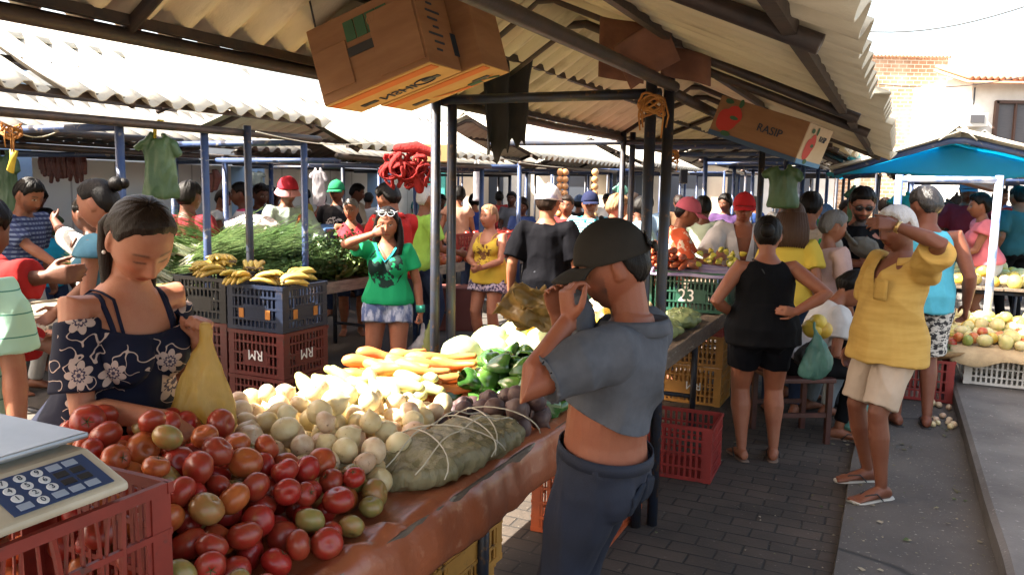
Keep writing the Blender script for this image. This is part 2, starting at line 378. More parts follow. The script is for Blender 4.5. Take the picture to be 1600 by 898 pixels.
        mixin(.9 * (sstep(ax, .010, .016) * (1 - sstep(ax, .046, .054))) * G_(z - (.0245 + .004 * (1 - ((ax - .03) / .02) ** 2)), wb), np.array(hairc) * .8 + .01)
        lip = np.array(s.skin) * A3(.95, .52, .52) + A3(.05 if s.fem else 0, 0, 0)
        mixin(.95 * (1 - sstep((ax / .026) ** 2 + ((z + .0705) / .0125) ** 2, .75, 1.15)), lip)
        mixin(.9 * G_(z + .0705, .002 + s.vox * .15) * (1 - sstep(ax, .022, .027)), s.skin * .22)
        if eyes:
            q = ((ax - .0305) / .0150) ** 2 + ((z - .003) / .0062) ** 2; mixin(1 - sstep(q, .7, 1.2), A3(.40, .36, .33))
            q2 = ((ax - .0305) / .0062) ** 2 + ((z - .0035) / .0062) ** 2; mixin((1 - sstep(q2, .7, 1.2)), A3(.012, .008, .006))
            mixin(.85 * G_(z - .0092 + 12 * (ax - .0305) ** 2, .0024) * (1 - sstep(np.abs(ax - .0305), .014, .018)), A3(.015, .01, .008))
        else:
            mixin(.9 * G_(z + .002 - 8 * (ax - .0305) ** 2, .0026) * (1 - sstep(np.abs(ax - .0305), .013, .017)), A3(.02, .012, .01))
        mixin(.6 * G_(ax - .008, .0042) * G_(z + .0465, .003), s.skin * .25)
        # palms a bit lighter, elbows and knees a bit darker
        a = me.color_attributes.new('Col', 'FLOAT_COLOR', 'POINT'); a.data.foreach_set('color', np.concatenate([np.clip(c, 0, 1), np.ones((n, 1))], 1).astype(np.float32).ravel())
    # ---- clothing
    def finish(s, mb, name, mt, vox, wr, cuts=(), seed=0, it=3, ws=(9, 9, 4), solid=0):
        me = remesh(mb, vox); smooth(me, it, .5)
        if wr:
            v = getv(me); nn = normals(me); q = pnoise(v, np.array(ws), seed); q2 = pnoise(v, np.array(ws) * 2.3, seed + 3)
            ridge = (1 - np.abs(q) * 2.2) * wr + q2 * wr * .5; setv(me, v + nn * (ridge - wr * .5)[:, None])
        for fn in cuts: cut(me, fn)
        o = link(name, me, mt, s.o)
        if cuts:
            m = o.modifiers.new('solid', 'SOLIDIFY'); m.thickness = .004; m.offset = 0
        return o
    def tc(s, v):
        q = v - s.P; h = q @ s.up / s.s; return q @ s.rt / s.s, q @ s.fw / s.s, h
    def sleeve(s, mb, key, frac, inf, flare):
        S, E, Wr, hd, pn = s.arm[key]; sc = s.s; e = 1 if key == 'R' else -1; ar = (.86 if s.fem else 1) * (1 + s.fat * .55)
        pts = [s.at(e * .07, -.008, .388), S - s.up * .008]; rad = [.066 * ar + inf * .5, .065 * ar + inf]
        def q(t): return S + (E - S) * t if t <= 1 else E + (Wr - E) * (t - 1)
        def rr(t): return float(np.interp(t, [0, .3, .7, 1, 1.25, 1.65, 2], [.062, .054, .046, .043, .042, .033, .028])) * ar
        n = max(2, int(frac * 5))
        for i in range(1, n + 1):
            t = frac * i / n; pts.append(q(t)); rad.append(rr(t) + inf + flare * min(t / frac, 1))
        mb.tube(pts, np.array(rad) * sc, 18)
    def shirt(s, mt, hem=-.05, top=.462, inf=.010, sleeve=.62, sinf=.012, flare=.012, hflare=.012, neck=None, tank=0, wr=.009, vox=None, cuts=(), name='shirt', seed=1, slv=('R', 'L'), ws=(9, 9, 4), bust=1):
        mb = MB(); hs = sorted(set([hem, top] + [h for h, *_ in s.tor if hem + .02 < h < top - .015]))
        rs = []
        for h in hs:
            rx, ry, off = s.tor_at(h); k = sstep(-h, -.12, -hem + 1e-3) if hem < 0 else 0
            if h > .44: ry = max(ry, .068); rx = max(rx, .085)
            if h < .0: rx = max(rx, s.tor_at(0)[0] * .97); ry = max(ry, s.tor_at(0)[1] * .97); off = s.tor_at(0.02)[2]
            rs.append(s.ring(h, rx, ry, off, inf + hflare * float(k) + .011 * float(sstep(-h, -.16, -.08))))
        mb.rings(rs, 30); ft = 1 + s.fat * .55
        if s.fem and bust:
            for e in (-1, 1): mb.ball(s.at(e * .066 * ft, .083 * (1 + s.fat * .5), .285), (np.array((.064, .06, .068)) * ft + inf * 1.25) * s.s)
        if hem < -.03:
            for e in (-1, 1): mb.ball(s.at0(e * .07, -.057 * ft, -.03), (np.array((.085, .068, .06)) * ft + inf + .009) * s.s)
        if sleeve:
            for k in slv: s.sleeve(mb, k, sleeve, sinf, flare)
        C = list(cuts)
        if neck:
            kind, dep = neck[0], neck[1]; w = neck[2] if len(neck) > 2 else .075
            if kind == 'v':
                C.append(lambda v: (lambda x, y, h: np.minimum(y + .01, np.maximum(w * (h - (top - dep)) / dep, -1) - np.abs(x)))(*s.tc(v)))
            else:
                C.append(lambda v: (lambda x, y, h: 1 - (x / (w + .02)) ** 2 - ((h - top - .03) / (dep + .03)) ** 2 - np.where(y < 0, (y / .085) ** 2, 0))(*s.tc(v)))
        if tank: C.append(lambda v: (lambda x, y, h: 1 - ((np.abs(x) - .225 * ft) / (.085 + tank)) ** 2 - ((h - .40) / .145) ** 2)(*s.tc(v)))
        return s.finish(mb, name, mt, vox or s.vox * 1.15, wr * s.s, C, seed, ws=ws)
    def collar(s, mt, r=.07, h=.045, open_=25):
        mb = MB(); N = s.at(0, -.012, .452); n = 28
        def fn(i, j):
            a = R(open_) + i * (2 * math.pi - 2 * R(open_)); k = 1 + .32 * abs(j - .35) + (.15 if j > .35 else 0); hh = (h * min(j / .35, 1) - h * .9 * max(j - .35, 0) / .65) - .02 * (1 + math.cos(a))
            d = s.fw * math.cos(a) + s.rt * math.sin(a); return N + (d * r * k * (1.0) + s.up * hh) * s.s
        mb.grid(fn, n, 6); return mb.obj('collar', mt, s.o, True, solid=.003)
    def pants(s, mt, frac=2, waist=.10, inf=.010, linf=.014, flare=.0, wr=.009, vox=None, name='trousers', seed=5, cuts=()):
        mb = MB(); hs = [waist] + [h for h in (.05, .0, -.05) if h < waist - .02]; rs = []
        for h in hs:
            rx, ry, off = s.tor_at(h); rs.append(s.ring(h, rx, ry, off, inf))
        rs.append(s.ring(-.095, .13 * (1 + s.fat * .5), .105 * (1 + s.fat * .5), -.005, inf)); mb.rings(rs, 26); ft = 1 + s.fat * .55
        for e in (-1, 1): mb.ball(s.at0(e * .072, -.058 * ft, -.045), (np.array((.084, .071, .09)) * ft + inf * .8) * s.s)
        lt = ft * (1.06 if s.fem else 1)
        for key in ('R', 'L'):
            Hp, K, An, *_ = s.leg[key]; q = lambda t: Hp + (K - Hp) * t if t <= 1 else K + (An - K) * (t - 1)
            rr = lambda t: float(np.interp(t, [0, .15, .55, 1, 1.32, 1.7, 2], [.088, .089, .07, .053, .056, .041, .036])) * lt
            pts = [Hp + A3(0, 0, .04)]; rad = [.08 * lt + inf]; n = max(3, int(frac * 5))
            for i in range(n + 1):
                t = .08 + (frac - .08) * i / n; pts.append(q(t)); rad.append(rr(t) + linf + flare * i / n)
            mb.tube(pts, np.array(rad) * s.s, 18)
        return s.finish(mb, name, mt, vox or s.vox * 1.15, wr * s.s, cuts, seed)
    def snap(s, p, off=.004, ob=None):
        from mathutils.bvhtree import BVHTree
        key = (ob or s.body).name
        if not hasattr(s, '_bv'): s._bv = {}
        if key not in s._bv: 
            me = (ob or s.body).data; s._bv[key] = BVHTree.FromPolygons([v.co[:] for v in me.vertices], [q.vertices[:] for q in me.polygons])
        co, n, i, d = s._bv[key].find_nearest(Vector(p)); return np.array(co) + np.array(n) * off
    def strap(s, pts, r, mt, name='strap', asp=.35, ob=None, ref=None):
        P = [A3(*q) for q in pts]; fine = []
        for a, c in zip(P[:-1], P[1:]): fine += [a + (c - a) * t for t in (0, .25, .5, .75)]
        pts = [s.snap(q, r * .45, ob) for q in fine + [P[-1]]]
        mb = MB(); mb.tube(pts, r, 8, asp=asp); return mb.obj(name, mt, s.o, True)
    def shoes(s, kind, c):
        for key in ('R', 'L'):
            Hp, K, An, fd, sd, fu, base = s.leg[key]; sc = s.s; fp = lambda a, b, z: base + (sd * a + fd * b + fu * z) * sc; mb = MB()
            if kind == 'flip':
                mb.rings([(fp(0, q, 0.001), sd * rx * sc, fu * .009 * sc) for q, rx in ((-.088, .012), (-.08, .028), (-.05, .037), (.02, .036), (.09, .045), (.15, .049), (.185, .04), (.2, .018))], 14)
                o = mb.obj('flip_flop', c[0], s.o, True); m2 = MB()
                for e in (-1, 1): m2.tube([fp(e * .005, .152, .012), fp(e * .02, .12, .04), fp(e * .038, .06, .05), fp(e * .044, .02, .008)], .006 * sc, 8, asp=.6)
                m2.obj('thong', c[1], o, True)
            else:
                mb.rings([(fp(0, q, hh), sd * rx * sc, fu * rz * sc) for q, hh, rx, rz in ((-.09, .035, .02, .03), (-.075, .045, .037, .047), (-.01, .05, .044, .056), (.05, .042, .047, .045), (.11, .032, .052, .035), (.17, .028, .05, .028), (.205, .024, .036, .022))], 14); mb.obj('shoe', c, s.o, True)
    # ---- hair and hats
    def shell(s, elev, thick, name, mt, na=72, ne=26, extra=None, rough=.0, seed=0, parent=None, lift=(0, 0, 0)):
        mb = MB(); V = []; rs = random.random() * 50
        for i in range(ne + 2):
            for j in range(na):
                az = 2 * math.pi * j / na; a = math.degrees(az); a = a if a <= 180 else 360 - a
                e0 = elev(a) + (rough * (700 * noise.noise((math.sin(az) * 4, math.cos(az) * 4, rs)) + 500 * noise.noise((math.sin(az) * 11, math.cos(az) * 11, rs))) if rough else 0); t = min(i / (ne - 1), 1); el = R(89.0 + (e0 - 89.0) * t); d = A3(math.sin(az) * math.cos(el), math.cos(az) * math.cos(el), math.sin(el))
                p = headbase(d[None])[0]; tk = thick(a, t) if callable(thick) else thick * (1 - .75 * max(0, (t - .8) / .2))
                if i >= ne: tk = (.0005, -.006)[i - ne]
                elif rough: tk += rough * (noise.noise((az * 9 + rs, t * 2.2, seed)) + .6 * noise.noise((az * 21 + rs, t * 3, seed + 4)))
                n = nrm(p / A3(.077, .097, .118) ** 2); V.append(s.hp(*(p + n * tk + np.array(lift))))
        f = []
        for i in range(ne + 1):
            for j in range(na): k = (j + 1) % na; f.append((i * na + j, (i + 1) * na + j, (i + 1) * na + k, i * na + k))
        f.append(tuple(range(na))); mb.add(V, f)
        if extra: extra(mb)
        return mb.obj(name, mt, parent or s.o, True)
    def hair(s, mt, kind='short', thick=.013, rough=.006, front=38, extra=None, side=20, nape=-32, temple=8):
        if kind in ('short', 'back'):
            xs = [0, 35, 55, 66, 78, 105, 118, 140, 180]; ys = [front, front - 3, front - 14, temple, side, side + 2, -14, nape, nape - 3]
        elif kind == 'long':
            xs = [0, 30, 55, 70, 85, 110, 140, 180]; ys = [front, front - 8, 15, -5, -30, -45, -48, -48]
        elif kind == 'bald':
            xs = [0, 60, 80, 110, 130, 180]; ys = [88, 80, 30, 30, -20, -30]
        return s.shell(lambda a: float(np.interp(a, xs, ys)), thick, 'hair', mt, extra=extra, rough=rough, seed=int(s.hc[0] * 100) % 17)
    def cap(s, mt, mtb=None, kind='cap', brim_yaw=0, elev=14, tilt=0, name='cap'):
        o = s.shell(lambda a: elev - 6 * math.cos(R(a)) * 0 + (4 if a < 40 else 0), lambda a, t: .019 + .004 * (1 - t), name, mt, 48, 14)
        mb = MB()
        if kind == 'cap':
            def fn(i, j):
                a = (i - .5) * R(130); r = 1 + j * .88 * (math.cos(a * .75) ** .6); p = headbase(A3(math.sin(a) * math.cos(R(elev)), math.cos(a) * math.cos(R(elev)), math.sin(R(elev)))[None])[0]
                q = A3(p[0] * (1.18 + .05 * j), (p[1] + .014) * 1.0 + .078 * j * max(math.cos(a), 0) ** .7, p[2] + .004 - .022 * j * j - .10 * j * (p[0]) ** 2 / .06 * 1.2 ); return s.hp(*q)
            mb.grid(fn, 25, 9); mb.obj('brim', mtb or mt, o, True, solid=.004)
            bt = MB(); bt.ball(s.hp(0, -.0, .142), .009 * s.s, 8, 6); bt.obj('button', mtb or mt, o, True)
        else:
            def fn(i, j):
                a = i * 2 * math.pi; p = headbase(A3(math.sin(a) * math.cos(R(elev)), math.cos(a) * math.cos(R(elev)), math.sin(R(elev)))[None])[0]
                return s.hp(*(p * A3(1.16 + .42 * j, 1.12 + .34 * j, 1) - A3(0, 0, .055 * j + .004 * math.sin(3 * a) * j)))
            mb.grid(fn, 41, 6); mb.obj('brim', mtb or mt, o, True, solid=.004)
        return o
    def glasses(s, mt, up=0, mtl=None, y=0.0, pitch=0, k=1.0):
        o = None; mb = MB(); z0 = .004 + up; yy = .102 + y
        for e in (-1, 1):
            ang = np.linspace(0, 2 * math.pi, 17); mb.tube([s.hp(e * .033 + .026 * k * math.cos(a), yy - .010 * (abs(e * .033 + .026 * math.cos(a)) / .06) ** 2 + pitch * .019 * math.sin(a), z0 + .019 * k * math.sin(a)) for a in ang], .0028 * s.s, 6)
            mb.tube([s.hp(e * .058, yy - .012, z0 + .006), s.hp(e * .079, yy - .05, z0 + .008), s.hp(e * .082, .0, z0 + .004)], .0025 * s.s, 6)
        mb.tube([s.hp(-.008, yy, z0 + .006), s.hp(.008, yy, z0 + .006)], .003 * s.s, 6); o = mb.obj('glasses', mt, s.o, True)
        for e in (-1, 1):
            l = MB(); l.ball(s.hp(e * .033, yy - .004, z0), np.array((.025, .004, .018)) * s.s * k, 14, 8, s.Rh @ rotm(-pitch * 50, 0, 0)); l.obj('lens', mtl or mt, o, True)
        return o
    def lock(s, mb, pts, r0, r1, asp=.5, seg=10, n=None):   # a swatch of hanging hair through head-space points
        P = [s.hp(*p) for p in pts]; k = len(P); mb.tube(P, [(r0 + (r1 - r0) * i / (k - 1)) * s.s for i in range(k)], seg, asp=asp, rnd=True)
# ------------------------------------------------------------------ materials of the place
M_ROOF = mat('fibre_cement', (.66, .60, .46), .9, (.52, .46, .34), vs=3, lo=.3, hi=.7, bump=.25, bs=90, col3=(.20, .145, .09), vs3=4, lo3=.54, hi3=.80, stretch=(.5, 2.2, 1))
M_ROOF2 = mat('fibre_cement_grey', (.50, .48, .42), .9, (.38, .355, .30), vs=3, bump=.25, bs=90, col3=(.12, .10, .08), vs3=6, lo3=.58, hi3=.75, stretch=(.5, 2.2, 1))
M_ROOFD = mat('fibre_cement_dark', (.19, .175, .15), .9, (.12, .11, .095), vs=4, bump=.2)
M_PIPE = mat('painted_pipe', (.020, .030, .056), .42, (.030, .026, .026), vs=12, bump=.12, bs=50, col3=(.12, .065, .035), vs3=22, lo3=.60, hi3=.68, metal=.2)
M_PIPEB = mat('blue_pipe', (.022, .048, .14), .42, (.045, .065, .13), vs=9, bump=.12, bs=50, col3=(.24, .22, .2), vs3=14, lo3=.60, hi3=.66)
M_RUST = mat('rusty_pipe', (.022, .019, .020), .55, (.060, .036, .026), vs=10, bump=.2, bs=50, metal=.2)
M_GREY = mat('worn_grey_pipe', (.16, .145, .135), .45, (.10, .075, .06), vs=14, bump=.15, bs=60, metal=.4)
M_WHITEP = mat('pale_pipe', (.45, .48, .56), .4, (.12, .18, .38), vs=6, lo=.45, hi=.6)
M_WOOD = mat('weathered_wood', (.16, .115, .08), .8, (.075, .055, .042), vs=9, bump=.35, bs=60, stretch=(6, 1, 6), col3=(.30, .26, .21), vs3=9, lo3=.58, hi3=.7)
M_WOODL = mat('pale_wood', (.32, .26, .19), .8, (.18, .14, .10), vs=9, bump=.3, bs=60, stretch=(6, 1, 6))
M_TARP = mat('orange_tarp', (.34, .098, .04), .30, (.235, .070, .032), vs=5, lo=.3, hi=.7, bump=.22, bs=22, col3=(.42, .19, .11), vs3=17, lo3=.60, hi3=.72)
M_CONC = mat('concrete', (.115, .108, .102), .9, (.075, .07, .068), vs=2.2, bump=.4, bs=70, col3=(.20, .185, .165), vs3=26, lo3=.63, hi3=.68)
M_CONCL = mat('pale_concrete', (.30, .29, .275), .9, (.22, .21, .2), vs=2.5, bump=.3, bs=60, col3=(.10, .095, .09), vs3=11, lo3=.6, hi3=.72)
M_WHITE = mat('whitewash', (.72, .71, .68), .85, (.60, .58, .54), vs=2, bump=.1)
M_CARD = mat('cardboard', (.30, .155, .078), .85, (.235, .115, .055), vs=3, bump=.1, bs=60, stretch=(1, 1, 5))
M_CARDY = mat('yellow_cardboard', (.55, .34, .12), .8, (.48, .27, .09), vs=5)
M_INK = mat('ink_dark', (.02, .035, .06), .8); M_INKG = mat('ink_green', (.035, .10, .05), .8); M_INKR = mat('ink_red', (.45, .03, .022), .7); M_INKO = mat('ink_orange', (.55, .15, .03), .8)
M_WPAINT = mat('white_paint', (.75, .75, .72), .7)
M_BLACK = mat('black_plastic', (.012, .012, .014), .45)
M_ROPE = mat('orange_rope', (.45, .20, .04), .8, (.3, .12, .03), vs=30)
M_ROPEW = mat('pale_string', (.5, .47, .38), .8)

# ------------------------------------------------------------------ ground
def paving():
    t = NT('brick_paving'); co = t.coord(); dn = t.n('TexNoise'); t.l(co, dn.inputs['Vector']); dn.inputs['Scale'].default_value = 4; dm = t.n('Mix', data_type='VECTOR'); dm.inputs[0].default_value = .022; t.l(co, dm.inputs[4]); t.l(dn.outputs['Color'], dm.inputs[5]); m = t.mapping(dm.outputs[1], (1, 1, 1), (0, 0, TH)); br = t.n('TexBrick'); t.l(m, br.inputs['Vector'])
    br.offset = .5; br.inputs['Scale'].default_value = 1; br.inputs['Brick Width'].default_value = .21; br.inputs['Row Height'].default_value = .105; br.inputs['Mortar Size'].default_value = .006; br.inputs['Mortar Smooth'].default_value = .4
    br.inputs['Color1'].default_value = (.085, .062, .046, 1); br.inputs['Color2'].default_value = (.055, .041, .031, 1); br.inputs['Mortar'].default_value = (.016, .013, .011, 1)
    nz = t.noise(co, 2.3, 6); c = t.mix(t.ramp(nz, [(.35, 0), (.7, .8)]), br.outputs[0], (.026, .021, .018)); c = t.mix(t.ramp(t.noise(co, 1.1, 5), [(.5, 0), (.72, .65)]), c, (.085, .070, .055)); c = t.mix(t.ramp(t.noise(co, 45, 3), [(.66, 0), (.72, .7)]), c, (.17, .14, .11)); t.base(c)
    t.set(Roughness=.85); hh = t.math('SUBTRACT', t.math('MULTIPLY', t.noise(co, 60), .4), t.math('MULTIPLY', br.outputs['Fac'], 1.0)); t.bump(hh, .8, .008); return t.mat
M_GROUND = mat('street_ground', (.10, .088, .075), .9, (.065, .055, .048), vs=1.6, bump=.4, bs=50, col3=(.2, .17, .13), vs3=30, lo3=.64, hi3=.7)
g = MB(); g.add([(-300, -60, 0), (300, -60, 0), (300, 500, 0), (-300, 500, 0)], [(0, 1, 2, 3)]); tag(g.obj('ground', M_GROUND), kind='structure')
def sheet(name, m, u0, u1, v0, v1, z, nu=1, nv=1):
    b = MB(); b.add([UV(u0, v0, z), UV(u0, v1, z), UV(u1, v1, z), UV(u1, v0, z)], [(0, 1, 2, 3)]); return tag(b.obj(name, m), kind='structure')
sheet('brick_pavement', paving(), -2, 30, -2.6, -.14, .004)
b = MB(); pts = []   # concrete strip, a slab 5 cm proud with a wavering edge
n = 40
for i in range(n):
    u = -2 + 28 * i / (n - 1); e = .02 * noise.noise((u * 2, 0, 0)); pts += [UV(u, -.15 + e, 0), UV(u, -.14 + e, .05), UV(u, .56, .05)]
b.add(pts, [q for i in range(n - 1) for q in ((i * 3, i * 3 + 1, i * 3 + 4, i * 3 + 3), (i * 3 + 1, i * 3 + 2, i * 3 + 5, i * 3 + 4))])
def conc_cracks():
    t = NT('strip_concrete'); co = t.coord(); nz = t.noise(co, 1.8, 6); c = t.mix(t.ramp(nz, [(.3, 0), (.7, 1)]), (.108, .094, .082), (.062, .054, .048))
    c = t.mix(t.ramp(t.noise(co, 55, 3), [(.64, 0), (.69, .8)]), c, (.26, .235, .2))
    vo = t.n('TexVoronoi', feature='DISTANCE_TO_EDGE'); vo.inputs['Scale'].default_value = .55; mx = t.n('Mix', data_type='VECTOR'); 
    nn = t.n('TexNoise'); t.l(co, nn.inputs['Vector']); nn.inputs['Scale'].default_value = 3; mx.inputs[0].default_value = .12; t.l(co, mx.inputs[4]); t.l(nn.outputs['Color'], mx.inputs[5]); t.l(mx.outputs[1], vo.inputs['Vector'])
    ck = t.ramp(vo.outputs['Distance'], [(.003, 1), (.010, 0)]); c = t.mix(ck, c, (.028, .026, .025)); t.base(c); t.set(Roughness=.9)
    t.bump(t.math('SUBTRACT', t.math('ADD', t.noise(co, 80), t.math('MULTIPLY', nz, 2)), ck), .45, .01); return t.mat
M_STRIP = conc_cracks()
tag(b.obj('concrete_strip', M_STRIP), kind='structure')
b = MB(); pts = []
for i in range(n):
    u = -2 + 28 * i / (n - 1); e = .015 * noise.noise((u * 1.5, 4, 0)); pts += [UV(u, .50 + e, .0), UV(u, .485 + e, .17), UV(u, .51 + e, .19), UV(u, 6, .19)]
b.add(pts, [q for i in range(n - 1) for q in [(i * 4 + k, i * 4 + k + 1, i * 4 + k + 5, i * 4 + k + 4) for k in range(3)]])
tag(b.obj('raised_pavement', mat('kerb_concrete', (.140, .128, .118), .88, (.078, .070, .064), vs=2, bump=.4, bs=60, col3=(.27, .25, .23), vs3=40, lo3=.64, hi3=.7)), kind='structure')
# litter, one object of fine scraps
lit = MB()
for k in range(900):
    u = random.uniform(1.5, 12); v = random.choice([random.uniform(-1, -.16), random.uniform(-.1, .45), random.uniform(-.3, .0), random.uniform(.35, .48), random.uniform(-3.9, -2.4)]); z = .009 if v < -.15 else .055
    p = UV(u, v, z); a = random.random() * 6; s_ = random.choice([random.uniform(.004, .010), random.uniform(.006, .026)]); lit.add([p + A3(math.cos(a + q) * s_ * random.uniform(.4, 1), math.sin(a + q) * s_ * random.uniform(.4, 1), random.uniform(0, .006)) for q in (0, 1.6, 3.1, 4.7)], [(0, 1, 2, 3)])
tag(lit.obj('litter', mat('litter', (.30, .25, .17), .9, (.10, .09, .04), vs=2.5, lo=.45, hi=.55, col3=(.05, .08, .02), vs3=3.1, lo3=.56, hi3=.58)), kind='stuff')

# ------------------------------------------------------------------ stalls with corrugated gable roofs
def corr_sheet(x0, z0, x1, z1, y0, y1, per=.177, amp=.026, nx=5, sag=.02, sd=0):
    mb = MB(); ny = int((y1 - y0) / per * 8) + 1; dx, dz = x1 - x0, z1 - z0; L = math.hypot(dx, dz); nx_, nz_ = -dz / L, dx / L
    if nz_ < 0: nx_, nz_ = -nx_, -nz_
    def fn(i, j):
        y = y0 + (y1 - y0) * i; w = max(-.72, min(.72, math.sin(2 * math.pi * y / per))) / .72 * amp
        sheet_i = math.floor((y - y0) / (per * 6)); off = .010 * (sheet_i % 2) + .012 * noise.noise((sheet_i * 3.3, sd, 1)) ; ext = .03 * noise.noise((sheet_i * 5.1, sd, 2)) * j
        w += off - sag * math.sin(math.pi * j) * (.5 + .5 * noise.noise((y * .4, sd, 5)))
        return (x0 + dx * (j + ext) + nx_ * w, y, z0 + dz * (j + ext) + nz_ * w)
    mb.grid(fn, ny, nx); return mb
def stall(label, u0, bays, vr, zr, eL, eR, posts, zp, frames, roofm=M_ROOF, pm=M_PIPE, rm=M_RUST, ties=None, dbl=(), pr=.0265, group=None, name='market_stall', purl=True, skip=(), post_m=None):
    """eL, eR: (v, z) of the eaves; posts: list of (u, v); frames: u of the gable pipes; ties: [(u, va, vb)]"""
    o = empty(name, UV(u0, vr), RZU, label, 'market stall', group); X = lambda v: v - vr; Y = lambda u: u - u0
    for k, (a, b_) in enumerate(bays):
        dz = .012 * k
        for side, (ve, ze) in (('L', eL), ('R', eR)):
            if (k, side) in skip: continue
            s_ = 1 if side == 'R' else -1; dh = .045
            mb = corr_sheet(s_ * .03 - s_ * .05, zr + dh + .01 + (.012 if s_ > 0 else 0), X(ve), ze + dh, Y(a), Y(b_), sd=k + (3 if s_ > 0 else 0) + u0)
            mb.obj('roof_sheet', roofm, o, True, solid=.007)
        rb = MB()   # ridge cap
        rb.grid(lambda i, j: ((j - .5) * .3, Y(a) + (Y(b_) - Y(a)) * i, zr + .105 - abs(j - .5) * .26), 12, 7); rb.obj('ridge_cap', roofm, o, True, solid=.008)
    def zs(v):   # underside of roof at v
        ve, ze = eR if v > vr else eL; return zr + (ze - zr) * (v - vr) / (ve - vr)
    for u, v in posts:
        m = MB(); dd = [(0, 0)]
        if (u, v) in dbl: dd = [(-.034, -.03), (.034, .03)]
        for k, (a, c) in enumerate(dd):
            m = MB(); m.tube([(X(v) + a, Y(u) + c, 0), (X(v) + a, Y(u) + c, (min(zs(v), zp + .04) if (u, v) not in dbl else zs(v) - .02))], pr, 14); m.obj('post', post_m or pm, o, True)
    for u in frames:
        m = MB(); k = .14; m.tube([(X(eL[0]) * .96, Y(u), zs(eL[0] * .96 + vr * .04) - .0), (-k, Y(u), zr - k * (zr - eL[1]) / (vr - eL[0])), (-.05, Y(u), zr - .02), (.05, Y(u), zr - .02), (k, Y(u), zr - k * (zr - eR[1]) / (eR[0] - vr)), (X(eR[0]) * .94, Y(u), zs(eR[0] * .94 + vr * .06))], pr * .86, 12); m.obj('rafter', rm, o, True)
    vs_ = sorted(set(v for _, v in posts))
    for u, va, vb in (ties if ties is not None else [(f, vs_[0], vs_[-1]) for f in frames]):
        m = MB(); m.tube([(X(va), Y(u), zp), (X(vb), Y(u), zp)], pr * .9, 12); m.obj('tie_beam', pm, o, True)
    if purl:
        a, b_ = bays[0][0], bays[-1][1]
        for v in (vs_[0], vs_[-1]):
            m = MB(); m.tube([(X(v) + .05 * (1 if v > vr else -1), Y(a), zp + .035), (X(v) + .05 * (1 if v > vr else -1), (Y(a) + Y(b_)) / 2, zp + .02), (X(v) + .05 * (1 if v > vr else -1), Y(b_), zp + .035)], pr, 12); m.obj('purlin', rm, o, True)
        for f in (.45, .9):
            for s_, (ve, ze) in ((-1, eL), (1, eR)):
                v = vr + (ve - vr) * f; z = zs(v) + .012; m = MB(); m.box((X(v), (Y(a) + Y(b_)) / 2, z - .002), (.03, Y(b_) - Y(a), .034)); m.obj('batten', M_RUST, o)
    return o

def table(label, u0, u1, v0, v1, z, fascia=True, group=None, planks=7, m=M_WOOD, legs=None, name='market_table', low=True):
    o = empty(name, UV(u0, (v0 + v1) / 2), RZU, label, 'table', group); w = v1 - v0; L = u1 - u0; mb = MB(); pw = w / planks
    for k in range(planks): mb.box((-w / 2 + pw * (k + .5), L / 2, z - .015 + .003 * random.random()), (pw - .008, L, .026))
    mb.obj('tabletop', m, o, bevel=.003)
    if fascia:
        for s_ in (-1, 1): f = MB(); f.box((s_ * (w / 2 + .014), L / 2, z - .035), (.024, L, .10)); f.obj('edge_board', m, o, bevel=.004)
    for y in (legs or np.arange(.15, L, max(1.2, L / 5))):
        for s_ in (-1, 1): l = MB(); l.tube([(s_ * (w / 2 - .09), y, 0), (s_ * (w / 2 - .09), y, z - .03)], .022, 10); l.obj('leg', M_PIPE, o, True)
        l = MB(); l.tube([(-w / 2 + .05, y, z - .06), (w / 2 - .05, y, z - .06)], .02, 8); l.obj('cross_bar', M_PIPE, o, True)
        if low: l = MB(); l.tube([(-w / 2 + .09, y, .22), (w / 2 - .09, y, .22)], .016, 8); l.obj('cross_bar', M_PIPE, o, True)
    return o

# main stall overhead
main = stall('nearest stall roof of cream corrugated sheets on dark pipe posts over the tomato table', -1.2, [(-1.2, 3.80)], -1.64, 2.60, (-2.36, 2.11), (-.08, 1.93), [(.3, -2.26), (3.86, -2.26), (.3, -1.03), (3.74, -1.03)], 2.10, [-.2, 1.9, 3.78], dbl=((3.86, -2.26), (3.74, -1.03)), ties=[(.3, -2.26, -1.03)])
m = MB(); a = UV(3.86, -2.26) - UV(-1.2, -1.64); b_ = UV(3.74, -1.03) - UV(-1.2, -1.64)
inv = np.array(Matrix.Rotation(TH, 3, 'Z')); a = inv @ a; b_ = inv @ b_; m.tube([(a[0], a[1], 2.12), (b_[0], b_[1], 2.10)], .025, 12); m.obj('tie_beam', M_PIPE, main, True)
stall('second stall roof beyond the paired dark posts with cream underside', 3.86, [(3.86, 7.10)], -1.64, 2.56, (-2.36, 2.10), (-.05, 1.90), [(7.05, -2.22), (7.05, -1.05)], 2.08, [4.22, 7.05], dbl=((7.05, -2.22),), ties=[(7.05, -3.6, -1.05)])
stall('third stall roof of the central row behind the carrot seller', 7.2, [(7.05, 10.5)], -1.64, 2.5, (-2.6, 2.14), (-.4, 1.98), [(10.3, -2.22), (10.3, -1.05), (8.7, -1.05)], 2.05, [7.3, 8.7, 10.3], pm=M_PIPEB)
stall('fourth stall roof of the central row deep in the market', 10.6, [(10.6, 14.0)], -1.64, 2.5, (-2.6, 2.1), (-.5, 2.0), [(10.7, -2.3), (12.3, -2.22), (14, -2.22), (12.3, -1.05), (14, -1.05)], 2.02, [10.7, 12.3, 14], pm=M_PIPEB, roofm=M_ROOF2)
